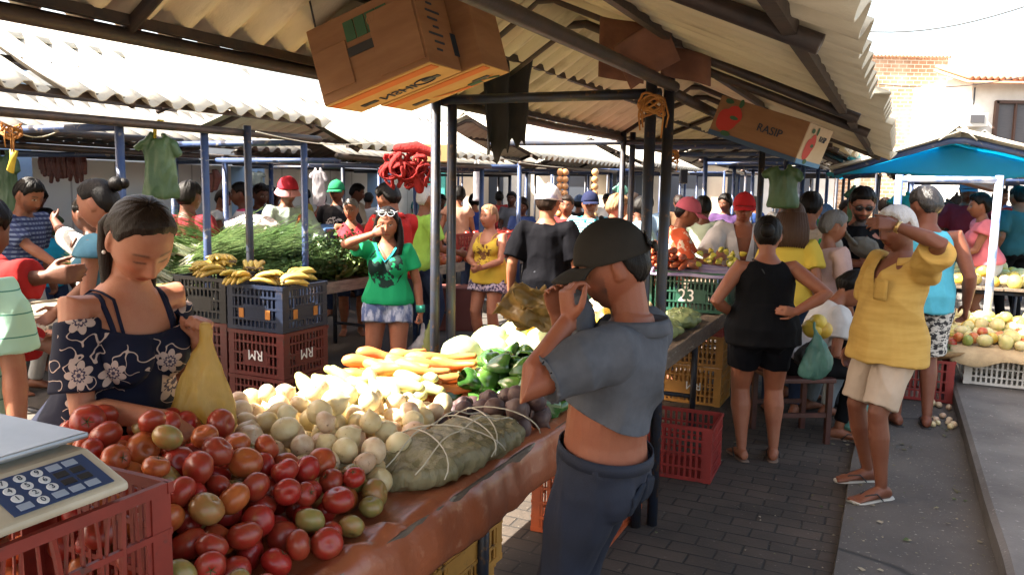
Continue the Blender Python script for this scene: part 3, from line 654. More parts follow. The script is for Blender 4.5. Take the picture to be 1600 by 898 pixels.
# left row
stall('left stall with bleached corrugated roof over the banana and green onion table',   .6, [(.2, 2.9), (2.95, 5.25)], -5.0, 2.52, (-5.9, 2.25), (-4.12, 2.08), [(2.4, -4.28), (3.45, -4.30), (4.10, -4.28), (5.12, -4.28), (3.4, -5.7), (5.1, -5.7)], 1.98, [.8, 3.45, 5.1], pm=M_PIPEB, roofm=M_ROOF2, ties=[(3.45, -5.7, -4.3), (5.1, -5.7, -4.28)], skip=((1, 'L'),))
dkp = MB(); dkp.tube([UV(4.42, -4.2, 0), UV(4.42, -4.2, 2.06)], .027, 14); tag(dkp.obj('roof_prop', M_PIPE, None, True), 'dark bare post rising out of the green onions, without a blue coat', 'post')
stall('left stall with lower roof behind the woman in the green printed tee', 5.5, [(5.5, 8.3)], -5.0, 2.40, (-5.9, 2.1), (-4.05, 1.92), [(6.8, -4.3), (8.2, -4.3), (5.7, -5.7), (8.2, -5.7)], 1.86, [5.6, 6.9, 8.2], pm=M_PIPEB, roofm=M_ROOF2)
stall('left stall beyond the woman in the yellow strap top, bright scalloped eave', 8.9, [(8.9, 12.6)], -4.9, 2.5, (-5.9, 2.1), (-3.9, 1.98), [(9, -4.2), (10.6, -4.2), (12.5, -4.2), (9, -5.7), (12.5, -5.7)], 1.92, [9, 10.8, 12.5], pm=M_PIPEB, roofm=M_ROOF2)
# outer left and far rows
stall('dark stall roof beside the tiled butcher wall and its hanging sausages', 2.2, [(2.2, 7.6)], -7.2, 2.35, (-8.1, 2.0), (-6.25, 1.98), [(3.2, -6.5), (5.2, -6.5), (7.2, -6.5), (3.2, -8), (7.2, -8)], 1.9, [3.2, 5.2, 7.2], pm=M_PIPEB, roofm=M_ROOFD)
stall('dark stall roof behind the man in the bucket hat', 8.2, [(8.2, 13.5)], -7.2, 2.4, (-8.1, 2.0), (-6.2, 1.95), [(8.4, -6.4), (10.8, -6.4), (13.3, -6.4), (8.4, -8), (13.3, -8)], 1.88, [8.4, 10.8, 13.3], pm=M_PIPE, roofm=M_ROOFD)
FARG = 'corrugated stall roofs of the far rows'
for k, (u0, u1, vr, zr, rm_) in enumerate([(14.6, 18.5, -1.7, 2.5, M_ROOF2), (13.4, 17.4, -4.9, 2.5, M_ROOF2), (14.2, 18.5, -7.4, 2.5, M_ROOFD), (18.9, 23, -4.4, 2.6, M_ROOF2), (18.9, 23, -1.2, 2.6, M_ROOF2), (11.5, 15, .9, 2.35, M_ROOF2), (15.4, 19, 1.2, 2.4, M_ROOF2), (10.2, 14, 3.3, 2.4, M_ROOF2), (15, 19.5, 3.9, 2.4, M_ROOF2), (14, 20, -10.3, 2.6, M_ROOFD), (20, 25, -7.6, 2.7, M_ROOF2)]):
    stall('far corrugated stall roof on thin posts, one of many behind the shoppers', u0, [(u0, u1)], vr, zr, (vr - 1.05, zr - .45), (vr + 1.05, zr - .45), [(u, vr + e) for u in (u0 + .1, (u0 + u1) / 2, u1 - .1) for e in (-.75, .75)], zr - .5, [u0 + .1, (u0 + u1) / 2, u1 - .1], pm=(M_PIPEB if k % 2 else M_PIPE), roofm=rm_, group=FARG)
# right stall under the low gable
ds = stall('low gable stall on the right with a turquoise tarpaulin lining under its roof', 8.3, [(8.3, 8.75), (8.78, 11.2)], .45, 2.17, (-.62, 1.84), (1.85, 1.80), [(8.35, .0), (8.35, .80), (11.1, -.02), (11.1, 1.6)], 1.80, [8.4, 9.8, 11.1], pm=M_WHITEP, rm=M_PIPEB, roofm=M_ROOF2, purl=False, pr=.034, ties=[(8.35, .0, .80)], skip=((1, 'L'), (1, 'R')))
gs = corr_sheet(.0, 2.63, 1.50, 2.02, 4.86, 5.16, sd=4); gs.obj('roof_sheet', M_ROOF, main, True, solid=.007); gs = corr_sheet(.0, 2.63, -.70, 2.15, 4.88, 5.14, sd=5); gs.obj('roof_sheet', M_ROOF, main, True, solid=.007)  # extra strips added over the bay gap to block stripes of sun
ov = corr_sheet(0, 2.12, -.62, 2.02, 0, 1.38, sd=9); oo = ov.obj('shading_overhang', M_ROOFD, main, True, solid=.007); oo.location = (-2.31 + 1.64, 1.2 - .05 + .0, .0)  # sheet out of view, added and sized to shade the tomatoes
t = NT('turquoise_tarp'); tcol = t.mix(t.noise(t.coord(), 3), (.02, .46, .64), (.03, .52, .70)); t.base(tcol); t.set(Roughness=.45); tl = t.n('BsdfTranslucent'); t.l(tcol, tl.inputs[0]); mx = t.n('MixShader'); mx.inputs[0].default_value = .6; t.l(t.b.outputs[0], mx.inputs[1]); t.l(tl.outputs[0], mx.inputs[2]); t.l(mx.outputs[0], [q for q in t.t.nodes if q.type == 'OUTPUT_MATERIAL'][0].inputs[0]); M_TURQ = t.mat
tg = MB(); tg.grid(lambda i, j: (-1.06 + 2.40 * i, .62 + .03 * math.sin(i * 14) * j, (2.15 - abs(-1.06 + 2.40 * i) * .275) * (1 - j) + j * (1.84 + .03 * math.sin(i * 9))), 40, 8); tg.obj('gable_tarp', M_TURQ, ds, True, solid=.003)
tp = MB(); tp.grid(lambda i, j: (-1.12 + 2.55 * i, .42 + 2.45 * j, 2.165 - abs(-1.12 + 2.55 * i) * .275 - .025 * math.sin(j * 12.5) ** 2 + .01 * math.sin(i * 23)), 40, 24); tp.obj('tarp_roof', M_TURQ, ds, True, solid=.003)

# ------------------------------------------------------------------ tables
table('long plank table of the nearest stall, orange tarpaulin folded over its aisle edge', .35, 7.0, -2.02, -1.12, .75, legs=[.3, 2.0, 3.75, 5.2, 6.5])
table('plank table under the green onions and bananas of the left stall', 3.0, 8.0, -5.35, -4.42, .80, m=M_WOODL)
table('plank table on the left with tomatoes and ripe bananas in front of the boy', 1.0, 2.85, -5.3, -4.45, .78)
table('plank table of the third stall behind the man in the black shirt', 7.4, 12.5, -2.1, -1.15, .78)
table('plank table behind the woman in the yellow strap top', 9.0, 12.3, -5.3, -4.35, .78, m=M_WOODL)
table('butcher counter table below the hanging sausages', 3.0, 7.5, -7.75, -6.65, .85)
table('far plank table under the dark left roof', 8.4, 13.2, -7.75, -6.6, .8)
table('small plank table with yellow produce behind the turquoise tank top', 8.75, 10.6, .1, 1.3, .80)
# folded orange tarpaulin on the near table
tb = MB(); zt = .762
prof = [(-2.06, .70), (-2.035, .765)] + [(-2.0 + .09 * k, zt) for k in range(9)] + [(-1.20, zt + .002), (-1.16, zt + .010), (-1.125, zt + .016), (-1.10, zt + .004), (-1.082, .735), (-1.075, .70), (-1.068, .66), (-1.068, .625), (-1.075, .60)]
NU = 90
def tarp(i, j):
    k = j * (len(prof) - 1); a = int(min(k, len(prof) - 2)); f = k - a; v = prof[a][0] * (1 - f) + prof[a + 1][0] * f; z = prof[a][1] * (1 - f) + prof[a + 1][1] * f; u = .62 + 2.62 * i
    w = max(0, min(1, (v + 1.5) / .3)); z += .010 * w * noise.noise((u * 5, v * 7, 1)) + .004 * abs(noise.noise((u * 14, v * 9, 3)))
    r1 = math.exp(-((u - 1.62 - (v + 1.2) * .5) / .025) ** 2) * .022 + math.exp(-((u - 1.50 - (v + 1.2) * .2) / .02) ** 2) * .018 + math.exp(-((u - 2.3 + (v + 1.2) * .3) / .03) ** 2) * .01; z += r1 * min(1, max(0, (v + 1.75) / .3)) * (1 if v < -1.1 else .3)
    if v > -1.10: v += .014 * noise.noise((u * 6, z * 3, 7)) + .008 * noise.noise((u * 17, z * 5, 2)); z += .02 * noise.noise((u * 3, 0, 9)) * max(0, (.70 - z) / .1)
    return UV(u, v, z)
tb.grid(tarp, NU, len(prof) * 3); tag(tb.obj('tarpaulin', M_TARP, None, True, solid=.004, off=1), 'orange plastic tarpaulin folded over the near table under the tomatoes', 'tarpaulin')

# ------------------------------------------------------------------ buildings
def tile_wall():
    t = NT('white_tiles'); br = t.n('TexBrick'); t.l(t.coord('Generated'), br.inputs['Vector']); br.offset = 0; br.inputs['Scale'].default_value = 1; br.inputs['Brick Width'].default_value = .012; br.inputs['Row Height'].default_value = .045; br.inputs['Mortar Size'].default_value = .001
    br.inputs['Color1'].default_value = (.70, .68, .63, 1); br.inputs['Color2'].default_value = (.62, .60, .55, 1); br.inputs['Mortar'].default_value = (.42, .40, .36, 1); t.base(br.outputs[0]); t.set(Roughness=.35); return t.mat
bh = empty('butcher_building', UV(2, -9.3), RZU, 'white tiled butcher building with pale blue pillars at the left edge', 'building')
w = MB(); w.box((0, 6, 1.3), (.2, 14, 2.6)); w.obj('wall', tile_wall(), bh)
for y in (-.2, 3.6, 7.2, 10.6): w = MB(); w.box((.55, y, 1.45), (.34, .34, 2.9)); w.obj('pillar', mat('pale_blue_wall', (.30, .42, .56), .8, (.24, .35, .5), vs=3), bh, bevel=.01)
w = MB(); w.box((.55, 5.6, 2.15), (.14, 13, .5)); fa = w.obj('fascia', M_WHITE, bh)
me = text_mesh('22', .26, .004); o = link('numeral', me, mat('blue_paint', (.03, .12, .30), .6), fa, False); o.matrix_local = basis((0, 1, 0), (0, 0, 1), (1, 0, 0), (.625, 5.35, 2.12))
w = MB(); w.box((-.2, 6, 2.75), (1.9, 14.4, .12)); w.obj('roof_slab', M_WHITE, bh)
# far right: bare brick gable and a white house with clay tiles
def brick_far():
    t = NT('bare_brick'); co = t.coord(); br = t.n('TexBrick'); t.l(t.mapping(co, (1, 1, 1), (R(90), 0, 0)), br.inputs['Vector']); br.inputs['Scale'].default_value = 1; br.inputs['Brick Width'].default_value = .26; br.inputs['Row Height'].default_value = .13; br.inputs['Mortar Size'].default_value = .012
    br.inputs['Color1'].default_value = (.36, .20, .12, 1); br.inputs['Color2'].default_value = (.26, .15, .09, 1); br.inputs['Mortar'].default_value = (.5, .45, .38, 1)
    c = t.mix(t.ramp(t.noise(co, .8, 4), [(.45, 0), (.65, .55)]), br.outputs[0], (.55, .46, .36)); t.base(c); t.set(Roughness=.9); t.bump(br.outputs['Fac'], -.5); return t.mat
p = W(1395, 300, 27); bb = empty('brick_building', (p[0], p[1] + .5, 0), 0, 'tall bare brick gable wall with a thin tile coping beyond the market', 'building')
w = MB(); w.box((0, 4, 3.1), (3.5, 8, 6.2)); w.obj('wall', brick_far(), bb)
w = MB(); w.box((-1.0, -.04, 2.9), (.16, .1, 5.9)); w.obj('pilaster', M_CONCL, bb)
M_TILE = mat('clay_tiles', (.46, .24, .15), .85, (.34, .17, .11), vs=9, bump=.2)
w = MB()
for k in range(30): w.tube([(-1.75 + k * .12, -.12, 6.22), (-1.75 + k * .12, .4, 6.27)], .065, 8, asp=.7)
w.obj('tile_coping', M_TILE, bb, True)
p = W(1590, 300, 24); hh = empty('white_house', (p[0], p[1], 0), 0, 'white rendered house with a clay tile roof, shuttered window and window air conditioner', 'building')
w = MB(); w.box((1.2, 4, 2.6), (5.6, 8, 5.2)); w.obj('wall', M_WHITE, hh)
w = MB()
for k in range(34):
    x = -1.9 + k * .18; w.tube([(x, -.45, 5.02), (x, 1.5, 5.62)], .085, 8, asp=.75)
w.box((1.1, .45, 5.18), (6.3, 2.0, .07), np.array(Matrix.Rotation(R(17), 3, 'X'))); w.obj('roof', M_TILE, hh, True)
wf = MB()
for x in (-.88, .86): wf.box((x, -.05, 3.8), (.09, .12, 1.25))
for z in (3.2, 4.4): wf.box((0, -.05, z), (1.8, .12, .09))
for x in (-.32, .28): wf.box((x, -.05, 3.8), (.06, .1, 1.2))
wo = wf.obj('window', mat('brown_frame', (.06, .03, .022), .6), hh); wp = MB(); wp.box((0, -.015, 3.8), (1.66, .03, 1.15)); wp.obj('shutter', mat('grey_slats', (.085, .085, .095), .5, (.06, .06, .07), vs=20, stretch=(.2, .2, 4)), wo)
ac = MB(); ac.box((-1.6, -.2, 3.85), (.62, .45, .40)); ao = ac.obj('air_conditioner', mat('ac_casing', (.50, .50, .48), .5), hh, bevel=.02); ag = MB(); ag.box((-1.62, -.43, 3.87), (.40, .03, .22)); ag.obj('grille', mat('ac_grille', (.08, .08, .09), .6), ao)
w = MB(); w.box((-1.55, -.05, 4.55), (.03, .03, .5)); w.obj('bracket', M_PIPE, hh)
p = W(1461, 183, 26.4); w = MB(); w.box(p, (.32, .2, .28)); w.box(p + A3(0, .2, -.02), (.06, .3, .06)); tag(w.obj('flood_light', mat('lamp_housing', (.3, .3, .32), .5), bevel=.03), 'small square flood lamp fixed at the corner of the brick gable', 'lamp')
for a, b_, da, db in (((1300, 46), (1640, -2), 16, 14), ((1340, 128), (1640, 112), 22, 20)):
    w = MB(); A_, B_ = W(*a, da), W(*b_, db); w.tube([A_ + (B_ - A_) * t - A3(0, 0, .25 * math.sin(math.pi * t)) for t in np.linspace(0, 1, 14)], .012, 6); tag(w.obj('overhead_cable', M_BLACK, None, True), 'upper thin cable crossing the white sky' if da == 16 else 'lower thin cable crossing in front of the brick gable', 'cable')
# end of the market: pale low buildings
M_CREAM = mat('cream_wall', (.62, .55, .44), .85, (.52, .45, .36), vs=1.5); M_AQUA = mat('aqua_shutter', (.05, .34, .30), .6, (.04, .27, .25), vs=6)
for k, (px, d, w_, h_, m_, lab) in enumerate([(560, 24, 7, 2.7, M_CREAM, 'cream low shop front with aqua shutters behind the far stalls'), (760, 26, 6, 2.9, M_WHITE, 'white low shop front at the far end of the market aisle'), (980, 25, 6, 2.8, M_CREAM, 'cream low shop front behind the man in the striped polo'), (1150, 26, 6, 2.7, M_WHITE, 'white shop front behind the red cap seller'), (330, 21, 6, 2.8, M_WHITE, 'white low wall house behind the bucket hat man')]):
    p = W(px, 300, d); bo = empty('shop_building', (p[0], p[1], 0), R(-8), lab, 'building'); w = MB(); w.box((0, 2, h_ / 2), (w_, 4, h_)); w.obj('wall', m_, bo)
    w = MB(); w.box((0, 1.9, h_ + .12), (w_ + .5, 4.6, .16), np.array(Matrix.Rotation(R(6), 3, 'X'))); w.obj('roof', M_TILE, bo)
    for x in (-w_ * .3, 0, w_ * .3): w = MB(); w.box((x, -.03, 1.15), (1.1, .1, 2.0)); w.obj('shutter', M_AQUA if k == 0 else mat('dark_door', (.05, .06, .08), .6), bo, bevel=.02)
# ------------------------------------------------------------------ crates
def crate_mat(name, c, dirt=(.05, .035, .03)): return mat(name, c, .45, tuple(x * .72 for x in c), vs=6, bump=.08, bs=40, col3=dirt, vs3=18, lo3=.62, hi3=.75)
M_CR_RED = crate_mat('red_plastic', (.30, .032, .028)); M_CR_DRED = crate_mat('dark_red_plastic', (.115, .014, .011)); M_CR_HERO = crate_mat('faded_red_plastic', (.24, .030, .020))
M_CR_GRN = crate_mat('green_plastic', (.012, .075, .045)); M_CR_BLU = crate_mat('blue_plastic', (.006, .014, .040)); M_CR_BLK = crate_mat('black_crate_plastic', (.008, .009, .013)); M_CR_YEL = crate_mat('yellow_plastic', (.50, .24, .05)); M_CR_WHT = crate_mat('white_plastic', (.62, .60, .56), (.3, .27, .22)); M_CR_ORA = crate_mat('orange_plastic', (.50, .10, .03))
def crate(label, u, v, z, L, Wd, H, m, rz=0, group=None, slat=.034, texts=(), tiers=3, patch=None, curved=0, plate=None):
    """corner (smallest u, smallest v) at u, v; L along u, Wd across"""
    c = UV(u + L / 2, v + Wd / 2); mb = MB(); t = .007
    mb.box((0, 0, .006), (Wd - .02, L - .02, .01))
    for sx in (-1, 1):
        for sy in (-1, 1):
            mb.box((sx * (Wd / 2 - .022), sy * (L / 2 - .004), H / 2), (.044, .008, H)); mb.box((sx * (Wd / 2 - .004), sy * (L / 2 - .026), H / 2), (.0082, .036, H - .002))
    zs = [.014] + [H * (k + 1) / (tiers + 1) for k in range(tiers)] + [H - .010]
    for k, zz in enumerate(zs):
        h = .022 if k in (0, len(zs) - 1) else .012; e = .006 if k == len(zs) - 1 else .002
        for s_ in (-1, 1):
            mb.box((0, s_ * (L / 2 - .003), zz), (Wd + 2 * e, t + e, h)); mb.box((s_ * (Wd / 2 - .003), 0, zz), (t + e, L - .012, h))
    for s_ in (-1, 1):
        n = int((Wd - .1) / slat)
        for k in range(n + 1):
            x = -Wd / 2 + .05 + (Wd - .1) * k / n; mb.box((x, s_ * (L / 2 - .006), H / 2), (slat * .42, .005, H - .03))
        n = int((L - .1) / slat)
        for k in range(n + 1):
            y = -L / 2 + .05 + (L - .1) * k / n; big = k % 5 == 0
            if curved and 0 < k < n:
                mb.tube([(s_ * (Wd / 2 - .006), y + curved * math.sin(q * math.pi) * ((k * 37 % 7) / 7 - .4), .02 + (H - .04) * q) for q in np.linspace(0, 1, 7)], slat * (.40 if big else .20), 6, asp=.5)
            else: mb.box((s_ * (Wd / 2 - .006), y, H / 2), (.005, slat * (.75 if big else .42), H - .03))
    if plate:
        for s_ in (-1, 1):
            mb.box((0, s_ * (L / 2 - .0055), H * .42), (Wd * .42, .007, H * .30)); mb.box((s_ * (Wd / 2 - .0055), 0, H * .42), (.007, L * .42, H * .30))
    o = mb.obj('crate', m, None, bevel=0); o.location = c + A3(0, 0, z); o.rotation_euler = (0, 0, RZU + rz); tag(o, label, 'crate', group)
    for face, txt, size, px_, pz, flip in texts:   # writing on a face: 'v' (+v side) or 'u' (-u side)
        me = text_mesh(txt, size, .0012); q = link('lettering', me, M_WPAINT if size > .05 else M_INK, o, False); f = -1 if flip else 1
        if face == 'v': q.matrix_local = basis((0, f, 0), (0, 0, f), (1, 0, 0), (Wd / 2 + .0035, px_, pz))
        else: q.matrix_local = basis((f, 0, 0), (0, 0, f), (0, -1, 0), (px_, -L / 2 - .0035, pz))
    if patch:
        for face in ('v', 'u'):
            for s_ in (-1, 1):
                b = MB(); b.box((Wd / 2 + .001, s_ * .09, H * .38), (.004, .035, .055)) if face == 'v' else b.box((s_ * .10, -L / 2 - .001, H * .38), (.035, .004, .055)); b.obj('paint_patch', patch, o)
    return o

crate('faded red crate on the near table carrying the shop scale', .52, -1.64, .768, .565, .39, .302, M_CR_HERO, slat=.026, tiers=2, curved=.03)
CG = 'banana crate stacks'; c0 = W(441, 520, 4.55); cu, cv = toUV(c0)
stk = 'in the front stack topped with bananas'
zz = 0
for k, (m_, h_, lab, tx, pa) in enumerate([(M_CR_BLU, .27, 'navy crate lowest in the stack topped with bananas', (), None), (M_CR_DRED, .25, 'second crate from the floor, dark red, in the stack topped with bananas', (), None), (M_CR_DRED, .27, 'dark red crate with upside-down white letters under the blue banana crate', (('v', 'RM', .085, .0, .13, True), ('u', 'RM', .085, .0, .13, True)), None), (M_CR_BLU, .27, 'blue crate with orange paint patches directly under the bananas', (), mat('orange_patch', (.45, .17, .03), .7))]):
    crate(lab, cu + random.uniform(0, .01), cv - .42, zz, .40, .42, h_, m_, 0, None, texts=tx, patch=pa, plate=True, slat=.03); zz += h_ + .002
b4 = zz; zz = 0
for k, (m_, lab, tx) in enumerate([(M_CR_BLU, 'navy crate lowest in the shaded stack left of the lettered red crate', ()), (M_CR_DRED, 'dark red crate in the shaded stack left of the lettered red crate', (('u', 'RM', .085, .05, .12, True),)), (M_CR_DRED, 'third dark red crate in the shaded stack beside the lettered red crate', ()), (M_CR_BLK, 'black crate topmost in the shaded stack, left of the blue banana crate', ())]):
    crate(lab, cu + .012, cv - .86, zz, .40, .42, .27, m_, plate=True, texts=tx, slat=.03); zz += .272
crate('dark red crate of loose greens on the ground left of the green tee woman', 5.0, -3.75, .0, .4, .5, .28, M_CR_DRED, texts=(('u', '525', .07, .05, .16, False),), plate=True)
crate('empty red crate standing open on the brick pavement', 4.45, -1.42, .005, .38, .56, .32, M_CR_RED, slat=.032, rz=.04)
crate('orange red crate on the pavement behind the man wiping his face', 3.42, -1.5, .005, .52, .40, .30, M_CR_ORA); crate('green crate on top of the orange red crate behind the man', 3.40, -1.52, .307, .52, .38, .29, M_CR_GRN)
crate('yellow crate lowest under the orange tarpaulin edge', 1.95, -1.62, .005, .55, .38, .30, M_CR_YEL, plate=True); crate('yellow crate upper one under the orange tarpaulin edge', 1.97, -1.60, .307, .55, .38, .29, M_CR_YEL, plate=True)
crate('yellow crate with white letters on the pavement under the far table', 6.15, -1.75, .005, .4, .62, .30, M_CR_YEL, texts=(('u', 'RM', .09, .1, .15, True),), plate=True); crate('second yellow crate, left of the lettered one under the far table', 6.1, -2.3, .005, .4, .5, .30, M_CR_YEL, plate=True)
crate('yellow crate on top of the lettered yellow crate under the table', 6.17, -1.75, .307, .4, .62, .24, M_CR_YEL); crate('red crate topmost of the stack under the far table', 6.16, -1.76, .549, .4, .62, .19, M_CR_RED)
crate('green crate numbered in white under the carrot board', 5.95, -1.62, .757, .42, .54, .30, M_CR_GRN, texts=(('u', '23', .13, -.03, .12, False),), plate=True, slat=.03); crate('dark green crate left of the numbered one under the carrot board', 6.0, -2.2, .757, .42, .54, .30, M_CR_GRN, slat=.03)
crate('red crate with leafy greens under it on the concrete strip beside the white crates', 6.95, .02, .055, .42, .46, .33, M_CR_RED, rz=.03)
for k in range(3):
    crate(['white crate at the kerb corner under the hessian cloth', 'white crate further right under the hessian cloth', 'white crate behind the corner one under the hessian cloth'][k], [7.12, 7.13, 7.62][k], [.56, 1.13, .56][k], .195, .46, .55, .27, M_CR_WHT, tiers=3)
crate('yellow crate on the ground behind the boy in the mint tee', 2.25, -3.3, .005, .4, .5, .28, M_CR_YEL); crate('dark crate on the yellow one behind the mint tee', 2.25, -3.3, .287, .4, .5, .28, M_CR_BLK); crate('topmost dark crate behind the mint tee', 2.26, -3.3, .569, .4, .5, .28, M_CR_BLK)
crate('dark teal crate on the butcher counter', 5.4, -7.3, .86, .6, .4, .3, crate_mat('teal_plastic', (.02, .12, .12)))
for k, (px, d, m_) in enumerate([(930, 12.5, M_CR_RED), (952, 12.8, M_CR_RED), (712, 9.6, M_CR_RED), (748, 10.2, M_CR_RED)]):
    p = W(px, 300, d); u, v = toUV(p); crate(['red crate on the far table left part beside the navy cap man', 'red crate on the far table nearer the curly haired man', 'bright red crate of packed tomatoes left of the yellow strap top', 'red crate behind the thin post left of the yellow strap top'][k], u, v, .80, .5, .38, .3, m_)

# ------------------------------------------------------------------ produce
def fruit_mesh(kind, sd, m):
    rnd = random.Random(sd); mb = MB(); n, k = (20, 14); V = []
    for i in range(k + 1):
        th = math.pi * i / k
        for j in range(n):
            ph = 2 * math.pi * j / n; r = 1.0; z = math.cos(th); s_ = math.sin(th)
            lump = .05 * noise.noise((math.cos(ph) * s_ * 1.6 + sd, math.sin(ph) * s_ * 1.6, z * 1.6))
            if kind == 'tomato':
                r = 1 + .035 * math.cos(5 * ph + sd) * s_ * max(z + .2, 0) + lump; zz = z * .80 * (1 + lump) - .22 * math.exp(-(th / .32) ** 2) + .05 * math.exp(-((math.pi - th) / .3) ** 2)
            elif kind == 'onion':
                r = 1 + lump; zz = z * (.86 + .12 * (sd % 3 - 1)) + .34 * math.exp(-(th / .22) ** 2) * (.5 + .5 * ((sd * 7) % 5) / 4) - .04 * math.exp(-((math.pi - th) / .2) ** 2)
            elif kind == 'beet':
                r = 1 + lump * 1.6; zz = z * .9 - .5 * math.exp(-((math.pi - th) / .14) ** 2) + .18 * math.exp(-(th / .25) ** 2)
            elif kind == 'cabbage':
                r = 1 + .06 * abs(math.sin(3 * ph + 4 * z + sd)) + lump * 2; zz = z * .82
            elif kind == 'mango':
                r = (1 + lump) * (1 + .12 * math.cos(ph)); zz = z * 1.22
            else: zz = z * (1 + lump)
            V.append((r * s_ * math.cos(ph), r * s_ * math.sin(ph), zz))
    f = []
    for i in range(k):
        for j in range(n): q = (j + 1) % n; f.append((i * n + j, (i + 1) * n + j, (i + 1) * n + q, i * n + q))
    mb.add(V, f)
    if kind == 'tomato' and sd % 2: # dry green calyx
        mb.mi = 1
        for q in range(5):
            a = q * 1.256 + sd; mb.tube([(0, 0, .62), (.16 * math.cos(a), .16 * math.sin(a), .70), (.38 * math.cos(a), .38 * math.sin(a), .74)], [.03, .03, .008], 5, asp=.4)
        mb.mi = 0
    if kind == 'onion':
        mb.mi = 1; z0 = .86 + .12 * (sd % 3 - 1)
        for q in range(6): a = q * 1.05; mb.tube([(.05 * math.cos(a), .05 * math.sin(a), -z0 + .05), (.16 * math.cos(a), .16 * math.sin(a), -z0 - .04)], [.02, .008], 4)
        mb.mi = 0
    me = mb.mesh(kind); [me.materials.append(x) for x in m]; me.polygons.foreach_set('use_smooth', [True] * len(me.polygons)); return me
def heap(items, hfn, box, z0, n, rr, cands=14, tilt=1.0, seed=1, fill=.97):
    """drops n things into a heap under the height field; items: function(index, rnd) -> (mesh, name, label, category, group)"""
    rnd = random.Random(seed); P = []; out = []
    for i in range(n):
        r = rnd.uniform(*rr); best = None
        for c in range(cands):
            u = rnd.uniform(box[0], box[1]); v = rnd.uniform(box[2], box[3]); h = hfn(u, v)
            if h is None: continue
            z = z0 + r * .85
            for (a, b_, q, s_) in P:
                d2 = (a - u) ** 2 + (b_ - v) ** 2; R_ = (r + s_) * .90
                if d2 < R_ * R_: z = max(z, q + math.sqrt(R_ * R_ - d2))
            over = z + r * .5 - z0 - h
            if over > 0: continue
            if best is None or z < best[2]: best = (u, v, z)
        if best is None: continue
        P.append((*best, r)); me, nm, lab, cat, grp = items(i, rnd, best)
        o = bpy.data.objects.new(nm, me); COL.objects.link(o); o.location = UV(best[0], best[1], best[2]); o.scale = (r, r, r)
        o.rotation_euler = (rnd.gauss(0, .9) * tilt, rnd.gauss(0, .9) * tilt, rnd.random() * 6.3); tag(o, lab, cat, grp); out.append(o)
    return out
def fr_mat(name, c, c2, vs=1.2, rough=.28, rnd=.35, spots=None, lo3=.66, hi3=.72, vs3=4, coat=.0, lo=.35, hi=.65): return mat(name, c, rough, c2, vs=vs, lo=lo, hi=hi, rnd=rnd, col3=spots, vs3=vs3, lo3=lo3, hi3=hi3, sss=.08, coat=coat, bump=.03, bs=30)
M_CALYX = mat('calyx', (.06, .09, .03), .8); M_ROOT = mat('dry_root', (.16, .11, .06), .9)
TOM = {'red': fr_mat('tomato_red', (.33, .018, .014), (.27, .040, .018), spots=(.36, .13, .03), lo3=.62, hi3=.80, vs3=1.2, rough=.30), 'orange': fr_mat('tomato_orange', (.40, .11, .028), (.33, .05, .02), rough=.30), 'green': fr_mat('tomato_green', (.24, .20, .06), (.32, .15, .05), rough=.3)}
TM = {k: [fruit_mesh('tomato', s_, [m_, M_CALYX]) for s_ in range(4)] for k, m_ in TOM.items()}
TL = {'red': ('ripe red tomato in the big heap on the orange tarpaulin', 'ripe red tomatoes in the heap'), 'orange': ('orange half-ripe tomato in the big heap beside the red crate', 'orange tomatoes in the heap'), 'green': ('greenish unripe tomato in the big heap beside the red crate', 'green tomatoes in the heap')}
def tom(i, rnd, b):
    k = rnd.choices(['red', 'orange', 'green'], [.54, .28, .18])[0]; return TM[k][i % 4], 'tomato', TL[k][0], 'tomato', TL[k][1]
def htom(u, v):
    if v > -1.17 - .12 * max(0, u - 1.45) or v < -2.02 or u < 1.09: return None
    h = .075 + .20 * math.exp(-((u - 1.36) / .38) ** 2 - ((v + 1.80) / .42) ** 2) + .06 * math.exp(-((v + 1.6) / .3) ** 2)
    if u > 1.72 + .1 * math.sin(v * 9): return None
    h *= min(1, (1.85 - u) / .18 + .45) ; return h * min(1, .45 + (-1.14 - v) / .28)
heap(tom, htom, (1.09, 1.95, -2.02, -1.16),   .768, 270, (.031, .044), cands=18, seed=3)
M_ON = [fr_mat('onion_skin', (.70, .62, .38), (.62, .50, .27), vs=1.0, rough=.38, spots=(.26, .15, .08), lo3=.63, hi3=.72, vs3=2.6), fr_mat('onion_skin_pink', (.66, .53, .35), (.56, .38, .25), vs=1.3, rough=.4, spots=(.22, .13, .08), lo3=.62, hi3=.70, vs3=3)]
OM = [fruit_mesh('onion', s_, [M_ON[s_ % 2], M_ROOT]) for s_ in range(6)]
def oni(i, rnd, b): return OM[i % 6], 'onion', 'pale yellow onion in the heap behind the tomatoes', 'onion', 'pale onions in the heap'
def hon(u, v):
    if v < -2.02 or v > -1.24 - .30 * max(0, u - 1.8) or u < 1.74 + .08 * math.sin(v * 9): return None
    h = .085 + .13 * math.exp(-((u - 2.05) / .30) ** 2 - ((v + 1.78) / .35) ** 2) + .04 * math.exp(-((v + 1.55) / .25) ** 2)
    return h * min(1, .5 + (-1.22 - v) / .25) * min(1, (u - 1.68) / .16 + .55) * min(1, (2.62 - u) / .2 + .3)
heap(oni, hon, (1.72, 2.60, -2.02, -1.25), .768, 185, (.032, .045), cands=16, seed=5)
M_BEET = fr_mat('beet_skin', (.060, .030, .034), (.095, .055, .045), vs=2, rough=.6, spots=(.16, .10, .075), vs3=5); BM = [fruit_mesh('beet', s_, [M_BEET]) for s_ in range(4)]
